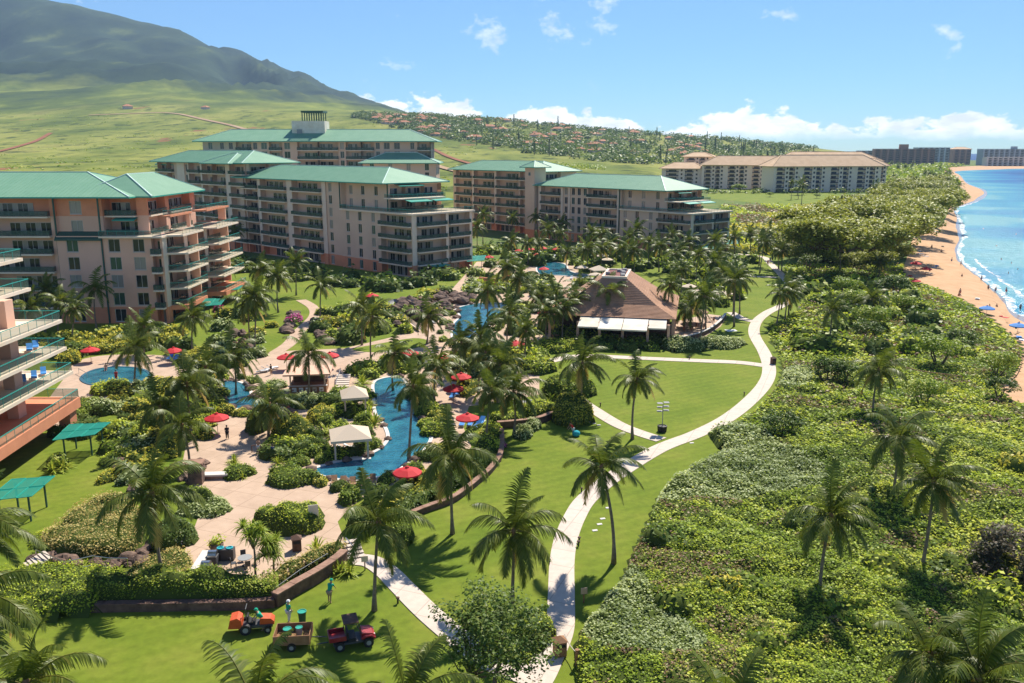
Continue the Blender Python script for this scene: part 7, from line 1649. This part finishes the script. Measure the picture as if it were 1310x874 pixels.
for k, (x, y) in enumerate(((1256, 341), (1281, 332), (1294, 337), (1258, 293), (1300, 300), (1275, 315), (1290, 350), (1302, 345))):
    p = P(x, y, SEA); person('swimmer out in the shallows', p, random.uniform(0, 6), 'skin', 'cloth_black', pose='stand', group='swimmers in the shallows', bare=True, z=SEA - 1.25)
# beach things
def on_beach(x, y):
    p = P(x, y, -.9)
    best = min(rows, key=lambda r_: min((v.xy - p.xy).length for v in r_)); seg = best; k = min(range(7), key=lambda i: (seg[i].xy - p.xy).length); k2 = min(k + 1, 7); a, q = seg[k], seg[k2]; d = (q.xy - a.xy); t = max(-.5, min(1, (p.xy - a.xy).dot(d) / (d.length_squared + 1e-6))); return p.x, p.y, a.z + (q.z - a.z) * t
def beach_umb(label, x, y, m, group=None):
    X, Y, Z = on_beach(x, y); r = umbrella(label, x, y, m, 1.6, 2.1, group, Z)
beach_umb('red beach umbrella nearest the palms on the sand', 1172, 336, 'red_canvas'); beach_umb('red beach umbrella beside the row of mats', 1185, 343, 'red_canvas'); beach_umb('red beach umbrella at the vegetation edge', 1170, 358, 'red_canvas'); beach_umb('blue beach umbrella over two dark bags on the sand', 1263, 393, 'blue_canvas'); beach_umb('blue beach umbrella at the wide end of the beach', 1303, 415, 'blue_canvas')
for x, y, m in ((1178, 327, 'cloth_white'), (1184, 330, 'cloth_white'), (1176, 324, 'cloth_white'), (1195, 344, 'cloth_white'), (1198, 342, 'blue_canvas'), (1250, 386, 'cloth_white'), (1284, 409, 'red_canvas'), (1278, 408, 'cloth_white'), (1306, 440, 'cloth_white'), (1303, 436, 'blue_canvas'), (1190, 352, 'canvas_tan'), (1164, 357, 'cloth_red'), (1200, 320, 'charcoal'), (1206, 315, 'charcoal'), (1190, 310, 'charcoal'), (1213, 268, 'cloth_white'), (1232, 250, 'cloth_white'), (1228, 253, 'charcoal')):
    X, Y, Z = on_beach(x, y); b = MB(); b.prism([(-.45, -.95), (.45, -.95), (.45, .95), (-.45, .95)], 0, .06); b.box(-.35, .5, .06, .35, .9, .22, 0); tag(b.build('beach_mat', m, None, (X, Y, Z + .06), random.uniform(0, 3)), 'beach mat with a folded towel on the sand', 'mat', 'mats on the sand')
for x, y in ((1266, 398), (1275, 394), (1228, 378), (1302, 421), (1299, 425), (1204, 322), (1189, 349), (1226, 382), (1192, 318)):
    X, Y, Z = on_beach(x, y); person('sunbather sitting on the sand', (X, Y), random.uniform(0, 6), 'skin', random.choice(['cloth_black', 'cloth_blue', 'cloth_red']), pose='sit', group='sunbathers on the sand', bare=True, z=Z)

# ------------------------------------------------------------------ garden vehicles
def wheel(parent, x, y, r, w):
    b = MB(); b.tube([(x - w / 2, y, r), (x + w / 2, y, r)], [r, r], 0, 16); o = b.build('wheel', 'black', parent); b = MB(); b.tube([(x - w / 2 - .01, y, r), (x + w / 2 + .01, y, r)], [r * .5, r * .5], 0, 12); b.build('rim', 'grey', o)
uv = thing('utility_cart', 'red open utility cart with dark roof canopy towing the trailer', 'utility cart', P(452, 824), R(-72)); uv.scale = (1.05,) * 3      # local +y is forward
for x in (-.62, .62):
    for y in (-.95, .95): wheel(uv, x, y, .33, .24)
b = MB(); b.box(-.6, -1.35, .38, .6, 1.3, .52); b.build('chassis', 'charcoal', uv)
b = MB(); i = len(b.v); pr = [(1.42, .45), (1.42, .72), (1.25, .88), (.55, 1.0), (.5, .53)]; b.v += [(-.52, y, z) for y, z in pr] + [(.52, y, z) for y, z in pr]; n = 5; b.f += [tuple(range(n))[::-1], tuple(range(n, 2 * n))] + [(k, (k + 1) % n, n + (k + 1) % n, n + k) for k in range(n)]; b.m += [0] * 7; hd = b.build('hood', 'red_paint', uv)
for x in (-.36, .36): b = MB(); b.lathe([(.09, 0), (.07, .04)], 10, 0, (x, 1.34, .74)); b.build('headlight', 'white', uv)
for x in (-.62, .62): b = MB(); b.tube([(x, .5, .66), (x, .75, .78), (x, 1.15, .78), (x, 1.38, .6)], [.1] * 4, 0, 6); b.build('fender', 'red_paint', uv)
b = MB(); b.box(-.55, -.35, .53, .55, .15, .75); b.box(-.55, -.45, .75, .55, -.33, 1.2); b.build('seat', 'black', uv)
b = MB()
for x in (-.56, .56): b.tube([(x, .5, 1.0), (x, .2, 1.75), (x, -.5, 1.85), (x, -.55, .55)], [.03] * 4, 0, 6)
b.build('roll_frame', 'charcoal', uv); b = MB(); b.box(-.64, -.65, 1.86, .64, .35, 1.93); b.build('roof', 'wood_dark', uv)
b = MB(); b.box(-.6, -1.6, .7, .6, -.5, .76); b.box(-.62, -1.62, .76, -.57, -.5, 1.02); b.box(.57, -1.62, .76, .62, -.5, 1.02); b.box(-.57, -1.62, .76, .57, -1.57, 1.02); b.build('cargo_bed', 'red_paint', uv)
b = MB(); b.bar((0, -1.62, .45), (0, -2.4, .45), .04); b.build('hitch', 'charcoal', uv); b = MB(); b.tube([(-.3, .3, 1.1), (-.22, .36, 1.02), (-.3, .42, .95), (-.38, .36, 1.02), (-.3, .3, 1.1)], [.015] * 5, 0, 5); b.build('steering_wheel', 'black', uv)
tr = thing('trailer', 'open wooden-sided trailer loaded with bins and clippings', 'trailer', P(376, 824), R(-85)); tr.scale = (1.0,) * 3
b = MB(); b.box(-.85, -1.2, .5, .85, 1.2, .58); b.build('bed', 'wood', tr)
for (x0, y0, x1, y1) in ((-.9, -1.25, -.851, 1.25), (.851, -1.25, .9, 1.25), (-.85, 1.201, .85, 1.25), (-.85, -1.25, .85, -1.201)): b = MB(); b.box(x0, y0, .45, x1, y1, 1.15); b.build('side_board', 'wood', tr)
for x in (-.95, .95): wheel(tr, x, 0, .3, .16)
b = MB(); b.bar((0, 1.25, .5), (0, 2.3, .45), .04); b.build('drawbar', 'charcoal', tr)
C = np.stack([rng.uniform(-.8, .8, 200), rng.uniform(-1.1, 1.1, 200), rng.uniform(.58, .72, 200)], 1); ob('clippings', np_mesh('clippings', leaf_quads(C, .2), quads(200), ['leaf_brown'], None, rng.uniform(0, 1, 200)), tr)
def barrel(label, loc, m='spout', s=1.0):
    r = thing('rubbish_barrel', label, 'barrel', loc); b = MB(); b.lathe([(.24 * s, 0), (.3 * s, .8 * s), (.33 * s, .8 * s), (.33 * s, .86 * s), (.27 * s, .86 * s), (.24 * s, .3 * s)], 14); b.build('body', m, r, smooth=False); b = MB(); b.lathe([(.335 * s, .862 * s), (.335 * s, .9 * s), (.28 * s, .9 * s), (.28 * s, .85 * s)], 14); b.build('rim', 'green_slat', r)
barrel('dark green barrel standing on the grass behind the trailer', P(387, 796)); q = tr.matrix_basis @ Vector((.25, -.35, .58)); barrel('dark green barrel standing inside the trailer', q, s=.9); q = tr.matrix_basis @ Vector((-.1, .4, .58)); barrel('pale grey barrel lying beside the clippings in the trailer', q, 'grey', .75)
mw = thing('ride_on_mower', 'orange ride-on mower with grass collector parked against the wall', 'mower', P(326, 806), R(-80)); mw.scale = (1.1,) * 3
for x in (-.5, .5): wheel(mw, x, -.5, .36, .26); wheel(mw, x, .9, .24, .2)
b = MB(); b.box(-.42, -.8, .35, .42, 1.2, .55); b.build('chassis', 'charcoal', mw); b = MB(); pr = [(1.3, .5), (1.3, .72), (1.1, .92), (.42, 1.0), (.38, .56)]; b.v += [(-.36, y, z) for y, z in pr] + [(.36, y, z) for y, z in pr]; b.f += [(4, 3, 2, 1, 0), (5, 6, 7, 8, 9)] + [(k, (k + 1) % 5, 5 + (k + 1) % 5, 5 + k) for k in range(5)]; b.m += [0] * 7; b.build('hood', 'orange_paint', mw)
b = MB(); b.box(-.3, -.35, .55, .3, .1, .75); b.box(-.3, -.42, .75, .3, -.32, 1.15); b.build('seat', 'black', mw); b = MB(); pr = [(-.7, .45), (-.75, 1.0), (-1.0, 1.2), (-1.45, 1.1), (-1.6, .5)]; b.v += [(-.5, y, z) for y, z in pr] + [(.5, y, z) for y, z in pr]; b.f += [(0, 1, 2, 3, 4), (9, 8, 7, 6, 5)] + [(5 + k, 5 + (k + 1) % 5, (k + 1) % 5, k) for k in range(5)]; b.m += [0] * 7; b.build('grass_collector', 'orange_paint', mw)
b = MB(); b.tube([(-.35, -.4, .5), (-.35, -.45, 1.75), (.35, -.45, 1.75), (.35, -.4, .5)], [.035] * 4, 0, 6); b.build('roll_bar', 'charcoal', mw); b = MB(); b.bar((0, .3, .9), (0, .12, 1.12), .025); b.tube([(-.17, .1, 1.12), (0, .2, 1.2), (.17, .1, 1.12), (0, 0, 1.04), (-.17, .1, 1.12)], [.02] * 5, 0, 5); b.build('steering_wheel', 'black', mw)
# pale picnic cloth by the path
b = MB(); b.prism([(-1.1, -.9), (1.0, -.8), (1.2, .7), (-.9, 1.0)], 0, .04); tag(b.build('towel', 'cloth_white', None, P(935, 423), .2), 'white and red towel spread on the grass by the beach path bend', 'towel')

# ------------------------------------------------------------------ haze
b = MB(); b.box(-9300, -400, -4.5, 9300, 8900, 1450)
hm = bpy.data.materials.new('haze'); hm.use_nodes = True; t = hm.node_tree; t.nodes.remove(t.nodes['Principled BSDF']); pv = N(t, 'ShaderNodeVolumePrincipled')
pv.inputs['Color'].default_value = (.5, .72, 1.0, 1); pv.inputs['Density'].default_value = 6e-5; pv.inputs['Anisotropy'].default_value = 0.0
L(t, pv.outputs[0], t.nodes['Material Output'].inputs['Volume']); MATS['haze'] = hm
stuff(b.build('haze', 'haze'))
